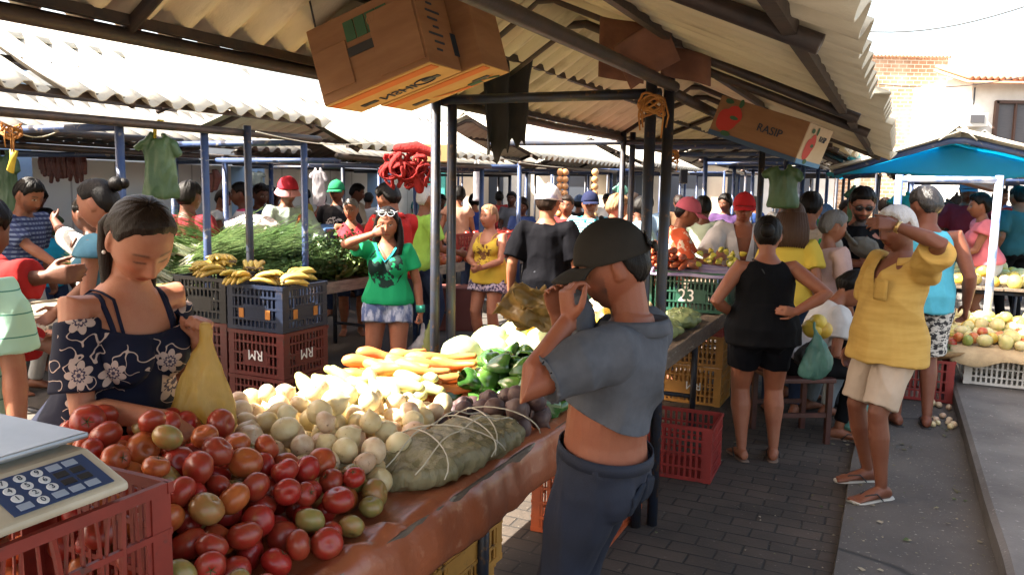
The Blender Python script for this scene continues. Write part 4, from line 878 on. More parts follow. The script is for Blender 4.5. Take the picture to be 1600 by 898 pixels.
heap(lambda i, r, b: (BM[i % 4], 'beetroot', 'dark earthy beetroot in the pile beside the green peppers', 'beetroot', 'beetroots in the pile'), lambda u, v: None if (v > -1.14 or u > 2.78 + .1 * (v + 1.3)) else .07 + .09 * math.exp(-((u - 2.58) / .16) ** 2 - ((v + 1.22) / .2) ** 2), (2.38, 2.80, -1.52, -1.14), .768, 62, (.032, .047), seed=8)
# long vegetables laid in layers
def long_mesh(kind, sd, m):
    rnd = random.Random(sd); mb = MB(); bend = rnd.uniform(-.12, .12); n = 12; pts = []; rad = []
    for i in range(n):
        t = i / (n - 1); pts.append((bend * math.sin(t * math.pi), t - .5, .02 * math.sin(t * 7 + sd)))
        if kind == 'carrot': r = .135 * (1 - .62 * t) * (1 + .05 * math.sin(t * 31 + sd)) * (.72 if i == 0 else 1)
        elif kind == 'cucumber': r = .125 * (math.sin(max(.10, min(t, .93)) * math.pi) ** .38) * (1 + .04 * math.sin(t * 9 + sd))
        else: r = .13 * math.sin(max(.07, t * .97) * math.pi) ** .5
        rad.append(r)
    mb.tube(pts, rad, 12, rnd=True)
    if kind == 'carrot': mb.mi = 1; mb.tube([(0, -.5, 0), (.01, -.60, .01)], [.035, .02], 6); mb.mi = 0
    me = mb.mesh(kind); [me.materials.append(x) for x in m]; me.polygons.foreach_set('use_smooth', [True] * len(me.polygons)); return me
def lay(meshes, name, lab, cat, grp, spots, L, ang, jit=.25, seed=1, lean=.08):
    rnd = random.Random(seed)
    for i, (u, v, z) in enumerate(spots):
        l = rnd.uniform(*L); o = bpy.data.objects.new(name, meshes[i % len(meshes)]); COL.objects.link(o); o.location = UV(u, v, z); o.scale = (l * 1.05, l, l * 1.05); o.rotation_euler = (rnd.gauss(0, lean), 0, RZU + ang + rnd.gauss(0, jit)); tag(o, lab, cat, grp)
M_CUC = fr_mat('cucumber_skin', (.38, .42, .14), (.50, .47, .20), vs=2.5, rough=.35, rnd=.4); CM = [long_mesh('cucumber', s_, [M_CUC]) for s_ in range(4)]
sp = [(2.34 + .085 * k, -1.90 + .07 * j + random.uniform(-.02, .02), .80 + .052 * lay_) for lay_ in range(3) for k in range(5 - lay_) for j in range(4) if not (j == 3 and k > 2)]
sp += [(2.62 + .05 * k, -1.78 + .08 * j, .80 + .05 * k) for k in range(3) for j in range(2)]
lay(CM, 'cucumber', 'pale sunlit cucumber in the heap between onions and carrots', 'cucumber', 'cucumbers in the sunlit heap', sp, (.19, .25), 1.2, .35, seed=2, lean=.15)
M_CAR = fr_mat('carrot_skin', (.54, .16, .03), (.60, .24, .07), vs=2.5, rough=.5, rnd=.3); CRM = [long_mesh('carrot', s_, [M_CAR, M_CALYX]) for s_ in range(4)]
sp = [(2.72 + .10 * k + random.uniform(-.03, .03), -1.92 + .075 * j, .795 + .042 * lay_) for lay_ in range(4) for k in range(6 - lay_) for j in range(6 - lay_ // 2) if not (k < 1 and j > 3)]
lay(CRM, 'carrot', 'orange carrot in the sunlit pile behind the cucumbers', 'carrot', 'carrots in the sunlit pile', sp, (.18, .24), -1.25, .25, seed=4)
# bell peppers
def pepper_mesh(sd, m):
    mb = MB(); n, k = 24, 14; V = []
    for i in range(k + 1):
        t = i / k; pr = math.sin(min(.06 + t * .94, .97) * math.pi) ** .42 * (1 - .38 * t)
        for j in range(n):
            ph = 2 * math.pi * j / n; r = .42 * pr * (1 + .16 * math.cos(3 * ph + sd + t * 1.2)) ; V.append((r * math.cos(ph) + .14 * math.sin(t * 2.6 + sd) * t, r * math.sin(ph), .55 - t * 1.1 - .10 * math.exp(-(t / .12) ** 2)))
    f = []
    for i in range(k):
        for j in range(n): q = (j + 1) % n; f.append((i * n + j, (i + 1) * n + j, (i + 1) * n + q, i * n + q))
    mb.add(V, f); mb.mi = 1; mb.tube([(0, 0, .42), (.02, 0, .55), (.10, .03, .72)], [.05, .04, .045], 6); mb.mi = 0
    me = mb.mesh('pepper'); [me.materials.append(x) for x in m]; me.polygons.foreach_set('use_smooth', [True] * len(me.polygons)); return me
M_PEP = fr_mat('pepper_skin', (.035, .105, .020), (.075, .17, .03), vs=1.2, rough=.16, rnd=.5, coat=.3); M_STEM = mat('pepper_stem', (.10, .15, .04), .6); PM = [pepper_mesh(s_, [M_PEP, M_STEM]) for s_ in range(4)]
rnd = random.Random(4); k = 0
for lay_ in range(3):
    for a in range(6 - lay_):
        for b_ in range(6 - lay_):
            u = 2.80 + .085 * (a + lay_ * .5) + rnd.uniform(-.03, .03); v = -1.56 + .082 * (b_ + lay_ * .5) + rnd.uniform(-.03, .03)
            o = bpy.data.objects.new('bell_pepper', PM[k % 4]); k += 1; COL.objects.link(o); s_ = rnd.uniform(.095, .125); o.location = UV(u, v, .81 + .062 * lay_); o.scale = (s_, s_, s_); o.rotation_euler = (1.57 + rnd.gauss(0, .5), rnd.gauss(0, .5), rnd.random() * 6.28); tag(o, 'glossy green pepper in the pile behind the beetroots', 'pepper', 'green peppers in the pile')
# cabbages, melons
M_CAB = fr_mat('cabbage_leaf', (.50, .55, .34), (.38, .48, .22), vs=2, rough=.5, rnd=.15); CBM = [fruit_mesh('cabbage', s_, [M_CAB]) for s_ in range(3)]
heap(lambda i, r, b: (CBM[i % 3], 'cabbage', 'pale cabbage in sunlight behind the green peppers', 'cabbage', 'cabbages on the near table'), lambda u, v: .20, (3.34, 3.95, -1.95, -1.28), .755, 17, (.085, .105), seed=3)
M_MEL = fr_mat('yellow_melon', (.62, .46, .06), (.55, .36, .05), vs=1, rough=.35); MEM = [fruit_mesh('mango', s_, [M_MEL]) for s_ in range(3)]
heap(lambda i, r, b: (MEM[i % 3], 'melon', 'yellow melon behind the cabbages', 'melon', 'yellow melons on the near table'), lambda u, v: .22, (3.98, 4.45, -1.95, -1.3), .755, 14, (.065, .085), seed=6, tilt=2)
# bananas: a hand of fruit is one thing with its fruit as parts
M_BAN = [mat('banana_skin', (.52, .36, .055), .45, (.44, .30, .06), vs=9, col3=(.10, .06, .02), vs3=38, lo3=.63, hi3=.68, hue=.02, rnd=.25), mat('banana_green', (.33, .34, .07), .45, (.42, .34, .07), vs=9, col3=(.10, .06, .02), vs3=38, lo3=.66, hi3=.7, rnd=.3)]
def banana_mesh(sd, m):
    mb = MB(); pts = []; rad = []; n = 10; c = .8 + .1 * (sd % 3)
    for i in range(n):
        t = i / (n - 1); a = (t - .5) * c; pts.append((.18 / c * math.sin(a), 0, .18 / c * (math.cos(a) - 1))); rad.append(.019 * min(1, .28 + 3.2 * t, .35 + 3.0 * (1 - t)))
    mb.tube(pts, rad, 8, rnd=True, ref=(0, 1, 0)); me = mb.mesh('banana'); me.materials.append(m); me.polygons.foreach_set('use_smooth', [True] * len(me.polygons)); return me
BNM = [[banana_mesh(s_, m_) for s_ in range(3)] for m_ in M_BAN]
def bunch(loc, rz, label, group, n=8, kind=0, name='banana_bunch'):
    o = empty(name, loc, rz, label, 'bananas', group)
    st = MB(); st.tube([(0, -.05, .02), (0, .05, .03)], .014, 6, rnd=True); st.obj('stalk', M_ROOT, o, True)
    for i in range(n):
        q = bpy.data.objects.new('banana', BNM[kind][i % 3]); COL.objects.link(q); q.parent = o; row = i % 2; y = -.055 + .11 * (i // 2) / max(1, (n // 2 - 1))
        q.matrix_local = Matrix.Translation((.075, y, .022 + row * .036)) @ Matrix.Rotation(random.gauss(0, .10) + y * 2.0, 4, 'Z') @ Matrix.Rotation(.12 - row * .25 + random.gauss(0, .08), 4, 'Y')
    return o
BG = 'banana bunches on the crate stack'; rnd = random.Random(11)
for i in range(11):
    u = cu + .05 + .32 * rnd.random(); v = cv - .80 + .76 * (i % 8) / 7 + rnd.uniform(-.02, .02); z = (b4 if v > cv - .44 else 1.09) + .012 + (.045 if i > 8 else 0)
    bunch(UV(u, v, z), rnd.random() * 6.3, 'ripe yellow banana bunch lying on the crate stack by the aisle', BG, 8, 0).scale = (.86,) * 3
for i in range(8): bunch(UV(3.45 + .09 * (i % 4) + rnd.uniform(-.03, .03), -4.62 + .16 * (i // 4) + rnd.uniform(-.03, .03), .825 + .07 * (i % 3)), rnd.random() * 6.3, 'browning banana bunch at the end of the green onion table', 'browning bananas left of the crates', 8, i % 2)
# green onions and herbs
def blades(n, L, spread, droop, sd, m, rad=.0045, white=True, leafy=0):
    rnd = random.Random(sd); mb = MB()
    for i in range(n):
        a = rnd.gauss(0, spread); b_ = abs(rnd.gauss(0, spread * .7)); l = L * rnd.uniform(.65, 1.1); x0, z0 = rnd.gauss(0, .022), abs(rnd.gauss(.02, .016)); dr = rnd.uniform(.3, 1) * droop; mb.mi = 0; pts = []
        for q in range(6):
            t = q / 5; pts.append((x0 + l * t * math.sin(a) , l * t * math.cos(a), z0 + l * t * math.sin(b_) - dr * t * t * l))
        if white: mb.mi = 1; mb.tube(pts[:2], [rad * 1.6, rad * 1.2], 5); mb.mi = 0
        mb.tube(pts[1:] if white else pts, [rad * (1 - .16 * q) for q in range(5 if white else 6)], 5, asp=.7)
        if leafy:
            for q in range(leafy):
                p = np.array(pts[2 + q % 4]) + np.array([rnd.gauss(0, .03) for _ in range(3)]); s_ = rnd.uniform(.012, .028); d1 = np.array([rnd.gauss(0, 1) for _ in range(3)]); d1 = nrm(d1) * s_; d2 = nrm(np.cross(d1, [rnd.gauss(0, 1) for _ in range(3)])) * s_ * .7; mb.add([p - d1, p + d2, p + d1, p - d2], [(0, 1, 2, 3)])
    me = mb.mesh('blades'); [me.materials.append(x) for x in m]; return me
M_GRN = mat('onion_leaf', (.075, .15, .045), .4, (.14, .21, .07), vs=5, rnd=.4); M_BULB = mat('onion_bulb', (.62, .62, .48), .5); M_LEAF = mat('herb_leaf', (.045, .105, .022), .5, (.09, .16, .035), vs=9, rnd=.5); M_LETT = mat('lettuce_leaf', (.20, .30, .07), .5, (.30, .38, .12), vs=8, rnd=.4)
GO = [blades(75, .62, .16, .18, s_, [M_GRN, M_BULB]) for s_ in range(3)]
HB = [blades(42, .34, .34, .25, 20 + s_, [M_LEAF, M_BULB], .003, False, 14) for s_ in range(3)]
rnd = random.Random(5); spots = [(4.25 + .17 * i + .08 * k, -5.02 + .15 * j + rnd.uniform(-.04, .04), .83 + .085 * k) for k in range(4) for i in range(8 - k) for j in range(2)]
for i, (u, v, z) in enumerate(spots):
    o = bpy.data.objects.new('green_onion_bundle', GO[i % 3]); COL.objects.link(o); o.location = UV(u, v, z); o.rotation_euler = (rnd.uniform(.1, .5), 0, RZU + rnd.choice([1.9, 2.3, -1.2]) + rnd.gauss(0, .35)); tag(o, 'bundle of long green onions piled on the left plank table', 'green onions', 'green onion bundles on the left table')
for i in range(18):
    o = bpy.data.objects.new('herb_bundle', HB[i % 3]); COL.objects.link(o); o.location = UV(5.25 + .125 * (i % 9) + rnd.uniform(-.05, .05), -4.78 + .17 * (i // 9) + rnd.uniform(-.05, .05), .84 + .05 * (i % 3)); o.rotation_euler = (rnd.uniform(.2, .7), 0, rnd.random() * 6.3); tag(o, 'leafy dark green herb bundle beside the green onions', 'herbs', 'herb bundles on the left table')
def lettuce_mesh(sd, m):
    mb = MB(); rnd = random.Random(sd)
    for q in range(16):
        a = q * 2.4; tilt = .25 + .075 * q; R_ = .05 + .09 * (q / 16) ** .5 + .03
        def fn(i, j):
            w = (i - .5) * .16 * math.sin(min(1, .25 + j) * 1.57); r = j * R_; x = r * math.sin(tilt) + .02; z = r * math.cos(tilt) + .012 * math.sin(i * 17 + q) * j
            return (x * math.cos(a) - w * math.sin(a), x * math.sin(a) + w * math.cos(a), z - .3 * w * w / .08)
        mb.grid(fn, 7, 5)
    me = mb.mesh('lettuce'); me.materials.append(m); me.polygons.foreach_set('use_smooth', [True] * len(me.polygons)); return me
LT = [lettuce_mesh(s_, M_LETT) for s_ in range(3)]
for i in range(22):
    o = bpy.data.objects.new('lettuce', LT[i % 3]); COL.objects.link(o); o.location = UV(6.0 + .16 * (i % 8) + rnd.uniform(-.05, .05), -5.05 + .22 * (i // 8) + rnd.uniform(-.05, .05), .815 + .03 * rnd.random()); o.rotation_euler = (rnd.gauss(0, .4), rnd.gauss(0, .4), rnd.random() * 6); o.scale = (1.25,) * 3; tag(o, 'pale green lettuce head on the left plank table', 'lettuce', 'lettuces on the left table')
for i in range(5):
    o = bpy.data.objects.new('green_onion_bundle', GO[i % 3]); COL.objects.link(o); o.location = UV(6.6 + .2 * i, -4.62 + rnd.uniform(-.1, .1), .83); o.rotation_euler = (.15, 0, RZU + 1.2 + rnd.gauss(0, .3)); tag(o, 'green onion bundle behind the green tee woman', 'green onions', 'green onion bundles behind the green tee')
for i in range(3):
    o = bpy.data.objects.new('green_onion_bundle', GO[i % 3]); COL.objects.link(o); o.location = UV(4.75 - .1 * i, -3.55 + .2 * i, .03); o.rotation_euler = (.25, 0, RZU + 2.2 + .4 * i); tag(o, 'wilting green onion bundle on the ground by the dark red crate', 'green onions', 'green onion bundles on the ground')
# carrots in rows and yellow peppers on the board over the green crates
bd = MB(); bd.grid(lambda i, j: UV(5.9 + .62 * j, -2.25 + 1.22 * i, 1.066 + .004 * math.sin(i * 20) - (.03 * max(0, .08 - j) / .08)), 20, 6); tag(bd.obj('display_cloth', mat('purple_cloth', (.12, .09, .22), .8, (.30, .26, .36), vs=6), None, True, solid=.012), 'purple cloth spread over the green crates under the carrots', 'cloth')
M_CARR = fr_mat('carrot_red', (.40, .085, .035), (.48, .16, .07), vs=2.5, rough=.45); CR2 = [long_mesh('carrot', 10 + s_, [M_CARR, M_CALYX]) for s_ in range(3)]
lay(CR2, 'carrot', 'reddish carrot stacked in rows over the green crates', 'carrot', 'carrots over the green crates', [(6.0 + .04 * r_, -2.1 + .062 * k + .03 * r_, 1.10 + .048 * r_) for r_ in range(4) for k in range(13 - 2 * r_)] + [(6.22, -2.1 + .062 * k, 1.10) for k in range(12)], (.20, .24), math.pi, .1, seed=5)
M_YP = fr_mat('yellow_pepper', (.55, .42, .05), (.42, .40, .06), vs=1.2, rough=.25); YPM = [pepper_mesh(s_, [M_YP, M_STEM]) for s_ in range(3)]
heap(lambda i, r, b: (YPM[i % 3], 'yellow_pepper', 'yellow pepper beside the carrots over the green crates', 'pepper', 'yellow peppers over the green crates'), lambda u, v: .16, (5.98, 6.45, -1.33, -1.06), 1.075, 44, (.05, .062), seed=2, tilt=1.5)
# squashes and gourds by the green bags
heap(lambda i, r, b: (OM[i % 6], 'gourd', 'round pale gourd left of the green plastic bags', 'gourd', 'pale gourds on the table behind the man'), lambda u, v: .2, (5.2, 5.75, -1.95, -1.55), .757, 14, (.05, .065), seed=2)
# right display: hessian cloth and bagged fruit
hs_ = MB(); hs_.grid(lambda i, j: UV(7.02 + 1.3 * j - (.0 if j > .05 else .03), .45 + 1.4 * i, .487 + .012 * noise.noise((i * 9, j * 9, 0)) + .10 * math.exp(-((i - .5) / .4) ** 2) * j - (.10 + .03 * math.sin(i * 16)) * max(0, .06 - j) / .06), 50, 30)
tag(hs_.obj('hessian_cloth', mat('hessian', (.44, .33, .19), .95, (.34, .25, .14), vs=14, bump=.4, bs=120), None, True, solid=.006), 'hessian sack cloth spread over the white crates', 'cloth')
RF = {'pale': fr_mat('pale_fruit', (.58, .50, .26), (.48, .44, .16), rough=.32), 'red': fr_mat('red_fruit', (.46, .08, .03), (.5, .22, .06), rough=.28), 'yellow': fr_mat('yellow_fruit', (.60, .38, .05), (.52, .44, .1), rough=.3), 'green': fr_mat('green_fruit', (.22, .27, .06), (.36, .33, .08), rough=.3)}
RFM = {k: [fruit_mesh('mango', s_, [m_]) for s_ in range(3)] for k, m_ in RF.items()}
def rfi(i, r, b):
    w = [.62, .12, .16, .1] if b[1] > 1.0 or b[0] > 7.6 else [.4, .28, .18, .14]
    k = r.choices(list(RFM), w)[0]; return RFM[k][i % 3], 'cashew_fruit', {'pale': 'pale cashew fruit in the sunlit heap over the white crates', 'red': 'red cashew fruit in the sunlit heap over the white crates', 'yellow': 'yellow cashew fruit in the sunlit heap over the white crates', 'green': 'greenish cashew fruit in the sunlit heap over the white crates'}[k], 'fruit', k + ' fruit over the white crates'
heap(rfi, lambda u, v: (.06 + .26 * min(1, (u - 7.1) / .8)) * (1 if v > .5 else .5), (7.12, 8.35, .47, 1.8), .50, 230, (.036, .056), seed=9, tilt=2)
# tray over the red crate: carrots, green onions, tomatoes
tr = MB(); tr.rings([(UV(7.16, .27, .39), SU * .20, SV * .22), (UV(7.16, .27, .42), SU * .26, SV * .28), (UV(7.16, .27, .45), SU * .29, SV * .31)], 24); tag(tr.obj('basket', mat('wicker', (.36, .22, .09), .8, (.22, .12, .05), vs=30, bump=.4), None, True), 'shallow wicker basket of vegetables set over the red crate at the kerb', 'basket')
heap(lambda i, r, b: (TM['red' if i % 3 else 'green'][i % 4], 'tomato', 'tomato in the wicker basket at the kerb', 'tomato', 'tomatoes in the kerb basket'), lambda u, v: .16, (7.15, 7.42, .08, .48), .455, 18, (.036, .045), seed=4)
lay(CRM, 'carrot', 'carrot in the wicker basket at the kerb', 'carrot', 'carrots in the kerb basket', [(7.02 + .03 * k, .1 + .05 * k, .49 + .03 * (k % 3)) for k in range(9)], (.15, .19), .3, .5, seed=8)
for i in range(2):
    o = bpy.data.objects.new('green_onion_bundle', GO[i]); COL.objects.link(o); o.location = UV(6.93 + .04 * i, -.05, .47 + .03 * i); o.scale = (.8,) * 3; o.rotation_euler = (.05, 0, RZU - 1.5); tag(o, 'green onion bundle hanging over the front of the kerb basket', 'green onions', 'green onions on the kerb basket')
heap(lambda i, r, b: (OM[i % 6], 'passion_fruit', 'small yellow fruit fallen at the foot of the kerb', 'fruit', 'fallen fruit at the kerb'), lambda u, v: .06, (6.2, 6.9, .3, .46), .052, 16, (.018, .026), seed=4)
# far heaps
def far_heap(lab, grp, ms, nm, cat, u0, u1, v0, v1, z, n, rr, seed): heap(lambda i, r, b: (ms[i % len(ms)], nm, lab, cat, grp), lambda u, v: .2, (u0, u1, v0, v1), z, n, rr, seed=seed, tilt=2)
far_heap('tomato on the butcher side table near the boy', 'tomatoes near the boy', TM['red'] + TM['orange'], 'tomato', 'tomato', 4.3, 5.0, -7.2, -6.7, .855, 38, (.04, .05), 3)
for i in range(9): bunch(UV(4.75 + .13 * (i % 5), -6.8 + .16 * (i // 5), .87 + .05 * (i % 2)), rnd.random() * 6.3, 'greenish banana bunch on the table near the boy', 'bananas near the boy', 8, 1)
far_heap('yellow fruit on the small table behind the turquoise tank top', 'yellow fruit on the small right table', RFM['yellow'] + RFM['pale'], 'mango', 'fruit', 8.85, 9.9, .2, 1.2, .80, 50, (.055, .075), 4)
far_heap('orange root stacked on the third stall table', 'oranges behind the red polo man', TM['orange'], 'orange', 'orange', 7.6, 8.6, -4.95, -4.4, .805, 36, (.05, .06), 6)
far_heap('yellow mango on the third stall table', 'mangoes on the third stall table', MEM, 'mango', 'mango', 8.0, 9.4, -2.0, -1.3, .79, 40, (.06, .075), 7)
far_heap('packed red tomato in the crate left of the yellow strap top', 'tomatoes left of the yellow strap top', TM['red'], 'tomato', 'tomato', 9.2, 10.4, -5.1, -4.5, 1.0, 50, (.045, .055), 8)
far_heap('round green melon on the far left table', 'green melons on the far left table', [fruit_mesh('mango', s_, [fr_mat('green_melon', (.18, .26, .08), (.34, .38, .16), vs=2)]) for s_ in range(2)], 'melon', 'melon', 6.0, 7.2, -7.3, -6.75, .86, 16, (.08, .11), 9)
# ------------------------------------------------------------------ bags, boxes and what hangs from the roofs
def film(name, c, rough=.3, tr=.35, c2=None, bump=.5, bs=18):
    t = NT(name); co = t.coord(); cc = t.mix(t.ramp(t.noise(co, 7), [(.35, 0), (.65, 1)]), c, c2 or tuple(x * .7 for x in c)); t.base(cc); t.set(Roughness=rough); t.bump(t.noise(t.mapping(co, (1, 1, .35)), bs, 5), bump, .02)
    if tr:
        tl = t.n('BsdfTranslucent'); t.l(cc, tl.inputs[0]); mx = t.n('MixShader'); mx.inputs[0].default_value = tr; out = [n for n in t.t.nodes if n.type == 'OUTPUT_MATERIAL'][0]; t.l(t.b.outputs[0], mx.inputs[1]); t.l(tl.outputs[0], mx.inputs[2]); t.l(mx.outputs[0], out.inputs[0])
    return t.mat
M_YBAG = film('yellow_film', (.78, .60, .22), .22, .6, (.62, .46, .15), bump=.9, bs=24); M_GBAG = film('green_film', (.060, .125, .060), .35, .3, (.10, .18, .09)); M_CBAG = film('clear_film', (.50, .60, .58), .2, .5); M_AQBAG = film('aqua_film', (.16, .36, .30), .25, .5); M_WBAG = film('white_film', (.70, .68, .72), .3, .5); M_LIME = film('lime_film', (.52, .56, .22), .3, .5); M_RBAG = film('red_net', (.42, .022, .02), .9, .3, bump=.9, bs=60); M_BLKCL = mat('black_cloth', (.010, .009, .009), .8, (.022, .018, .016), vs=4, bump=.3, bs=25)
M_BRBAG = film('brown_film', (.34, .22, .07), .3, .35, (.27, .17, .055)); M_OLIVE = film('olive_film', (.40, .36, .22), .18, .35, (.22, .20, .105), bump=.9, bs=26)
def crumple(mb, vox, amp, sc, name, m, label, cat, group=None, seed=0, it=3, loc=None, rz=0):
    me = remesh(mb, vox); smooth(me, it); v = getv(me); nn = normals(me); a = 1 - 2 * np.abs(pnoise(v, sc, seed)); b_ = 1 - 2 * np.abs(pnoise(v, np.array(sc) * 2.4, seed + 2)); setv(me, v + nn * ((a * .7 + b_ * .4 - .45) * amp)[:, None])
    o = link(name, me, m); tag(o, label, cat, group)
    if loc is not None: o.location = loc; o.rotation_euler = (0, 0, rz)
    return o
def carrier(top, h, w, m, label, group=None, fold=.6, seed=0, name='plastic_bag', full=1.0, vox=.009):
    """a tied or held plastic carrier hanging from the point top"""
    mb = MB(); t = np.asarray(top, float); P = []
    for q, k, s_ in ((0, .06, 1), (.12, .10, 1), (.25, .22, .9), (.42, .55, .8), (.62, .88, .75), (.82, 1, .75), (.94, .86, .7), (1.0, .5, .6)):
        P.append((t - A3(0, 0, h * q) + A3(.02 * math.sin(q * 5 + seed), 0, 0), A3(w / 2 * k * full, 0, 0), A3(0, w / 2 * k * s_ * fold, 0)))
    mb.rings(P, 20); return crumple(mb, vox, w * .06, (14 / w * .25, 14 / w * .25, 5 / w * .25), name, m, label, 'bag', group, seed)
def tbag(top, h, w, m, label, group=None, yaw=0, seed=0, name='carrier_bag_bundle'):
    """a bundle of shirt-shaped carrier bags hung by its handles"""
    mb = MB(); c, s_ = math.cos(yaw), math.sin(yaw); X = A3(c, s_, 0); Y = A3(-s_, c, 0); t = np.asarray(top, float); D = lambda x, z, y=0: t + X * x * w - A3(0, 0, z * h) + Y * y * w
    mb.rings([(D(0, .10), X * w * .30, Y * w * .10), (D(0, .25), X * w * .36, Y * w * .17), (D(.02, .5), X * w * .36, Y * w * .16), (D(.04, .8), X * w * .40, Y * w * .17), (D(.05, 1), X * w * .42, Y * w * .14)], 24)
    for e in (-1, 1): mb.tube([D(e * .12, .0), D(e * .2, .10), D(e * .34, .17), D(e * .5, .30 + .04 * e)], [w * .06, w * .10, w * .14, w * .12], 12, asp=.7)
    return crumple(mb, .009, w * .07, (9, 9, 3.2), name, m, label, 'bag', group, seed)
def rag(a, b_, h, m, label, folds=5, amp=.04, seed=0, name='hanging_cloth', cat='cloth', taper=.7):
    mb = MB(); a = np.asarray(a, float); b_ = np.asarray(b_, float); n = nrm(np.cross(b_ - a, A3(0, 0, 1)))
    def fn(i, j):
        k = 1 - (1 - taper) * j; p = a + (b_ - a) * (.5 + (i - .5) * k); return p + n * amp * (math.sin(i * folds * 6.28 + seed) * (.4 + .6 * j) + .6 * noise.noise((i * 5, j * 3, seed))) - A3(0, 0, h * j * (1 + .30 * noise.noise((i * 4, seed, 2)) + .12 * noise.noise((i * 13, seed, 5))))
    mb.grid(fn, 50, 24); return tag(mb.obj(name, m, None, True, solid=.006), label, cat)
# wrapped bundle on the near table
mb = MB(); C0 = UV(2.20, -1.235, .765); ax = nrm(SU + SV * .12); ay = nrm(np.cross(A3(0, 0, 1), ax)); 
mb.rings([(C0 + ax * t * .31 + A3(0, 0, h * .56), ay * w_ * .92, A3(0, 0, h * .56)) for t, w_, h in ((-1, .03, .02), (-.93, .09, .05), (-.7, .135, .085), (-.3, .155, .10), (.1, .15, .105), (.5, .14, .10), (.8, .115, .085), (1.0, .07, .06), (1.12, .05, .035))], 26)
wb = crumple(mb, .007, .022, (10, 10, 6), 'wrapped_bundle', M_OLIVE, 'olive translucent plastic bundle tied with pale string, lying beside the onions', 'bundle', seed=4, it=2)
st = MB()
def over(t, s0, s1, k): return C0 + ax * (t + .05 * math.sin(s0 * 2)) + 0
for q, (t0, sk_) in enumerate(((-.16, .10), (-.06, -.12), (.05, .05), (.14, .16), (.22, -.06))):
    st.tube([C0 + ax * (t0 + sk_ * f) + ay * (.152 * math.sin(a)) + A3(0, 0, .066 + .078 * math.cos(a) * (1 - .08 * q * .3)) for f, a in zip(np.linspace(-1, 1, 15), np.linspace(-1.7, 1.7, 15))], .0022, 6)
for e in (-.06, .05): st.tube([C0 + ax * t + ay * (e + .05 * t) + A3(0, 0, .147 - .10 * (t / .34) ** 2 + .008 * math.sin(t * 30)) for t in np.linspace(-.3, .33, 15)], .0022, 6)
st.obj('string', M_ROPEW, wb, True)
# kraft bag the wiping man stands behind, olive brown, on the cabbages
pb = MB(); p = W(846, 490, 3.2); rn = random.Random(8)
for k, (dx, dz, rx, ry, w_, h_) in enumerate(((-.05, .03, .3, -.5, .26, .16), (.03, .0, -.25, .35, .30, .17), (.08, .045, .5, .9, .22, .14), (-.02, -.035, .1, 1.2, .34, .15), (.12, .01, -.6, .2, .18, .16))):
    M3 = np.array(Matrix.Rotation(rx, 3, 'Y') @ Matrix.Rotation(ry + .6, 3, 'X')); pb.grid(lambda i, j: p + A3(dx, .03 * k, dz) + M3 @ A3((i - .5) * w_ * (1 - .35 * j), .05 * noise.noise((i * 3, j * 3, k)) + .022 * noise.noise((i * 8, j * 7, k)), (j - .5) * h_ * (1 + .3 * noise.noise((i * 4, k, 1)))), 18, 14)
pb.tube([p + A3(-.10, 0, .05), p + A3(-.12, 0, .10), p + A3(-.08, 0, .125), p + A3(-.02, 0, .07)], [.012, .010, .010, .014], 8, asp=.3)
tag(pb.obj('plastic_bag', M_BRBAG, None, True, solid=.003), 'crumpled brown bag lying on the cabbages before the wiping man', 'bag')
# bags hanging from roofs
tbag(W(246, 208, 5.3), .42, .27, M_GBAG, 'bundle of dark green carrier bags hung by a yellow tie from the left roof', yaw=.2, seed=1)
r = MB(); p = W(246, 203, 5.3); r.tube([p + A3(-.02, 0, -.06), p + A3(-.015, 0, .03), p + A3(.01, 0, .055), p + A3(.04, 0, .05)], .012, 8); tag(r.obj('yellow_tie', mat('yellow_tie', (.55, .42, .04), .6), None, True), 'yellow strip tying the dark green bags to the left roof beam', 'tie')
tbag(W(1224, 258, 5.6), .29, .25, M_GBAG, 'grey green carrier bags hanging under the lettered cardboard box', yaw=-.4, seed=3)
tbag(W(1412, 300, 9.2), .5, .32, film('teal_film', (.03, .30, .26), .35, .3), 'teal carrier bags hanging behind the turquoise tank top', seed=5)
for k, (px, py, d, m_, h_, w_, lab) in enumerate([(497, 262, 9, M_WBAG, .42, .18, 'white sack hanging on a far post beside the blue box'), (400, 268, 11, M_CBAG, .2, .25, 'pale clear bag hanging in the dark left stall'), (657, 280, 9.5, M_WBAG, .18, .14, 'small pale bag hanging under the red nets'), (745, 250, 10, M_WBAG, .5, .12, 'tall pale cloth bag hanging beside the thin post'), (970, 285, 11, M_AQBAG, .4, .2, 'aqua bag hanging from the blue far post'), (5, 235, 6.5, M_GBAG, .5, .24, 'dark green bags at the left picture edge'), (1475, 310, 10, M_BLKCL, .5, .3, 'dark bag bundle hanging under the gable stall'), (1340, 290, 10.5, M_GBAG, .55, .3, 'dark green bag bundle above the bearded man'), (1500, 300, 11, M_BLKCL, .5, .25, 'black bag bundle hanging left of the pale post')]):
    tbag(W(px, py, d), h_, w_, m_, lab, seed=k + 10)
mb = MB(); rn = random.Random(3); p = W(637, 232, 5.4)
for k in range(26):
    x = rn.uniform(-.13, .12); y = rn.uniform(-.06, .06); l = rn.uniform(.06, .17); w_ = rn.uniform(.025, .05); dz = -rn.uniform(0, .05) if k < 7 else -.1
    mb.tube([p + A3(x + w_ * math.cos(a) + .02 * math.sin(a * 2 + k), y + .012 * math.cos(a * 1.5), dz - l * (.5 - .5 * math.sin(a))) for a in np.linspace(0, 6.0, 14)], rn.uniform(.013, .024), 10, rnd=True, asp=.45)
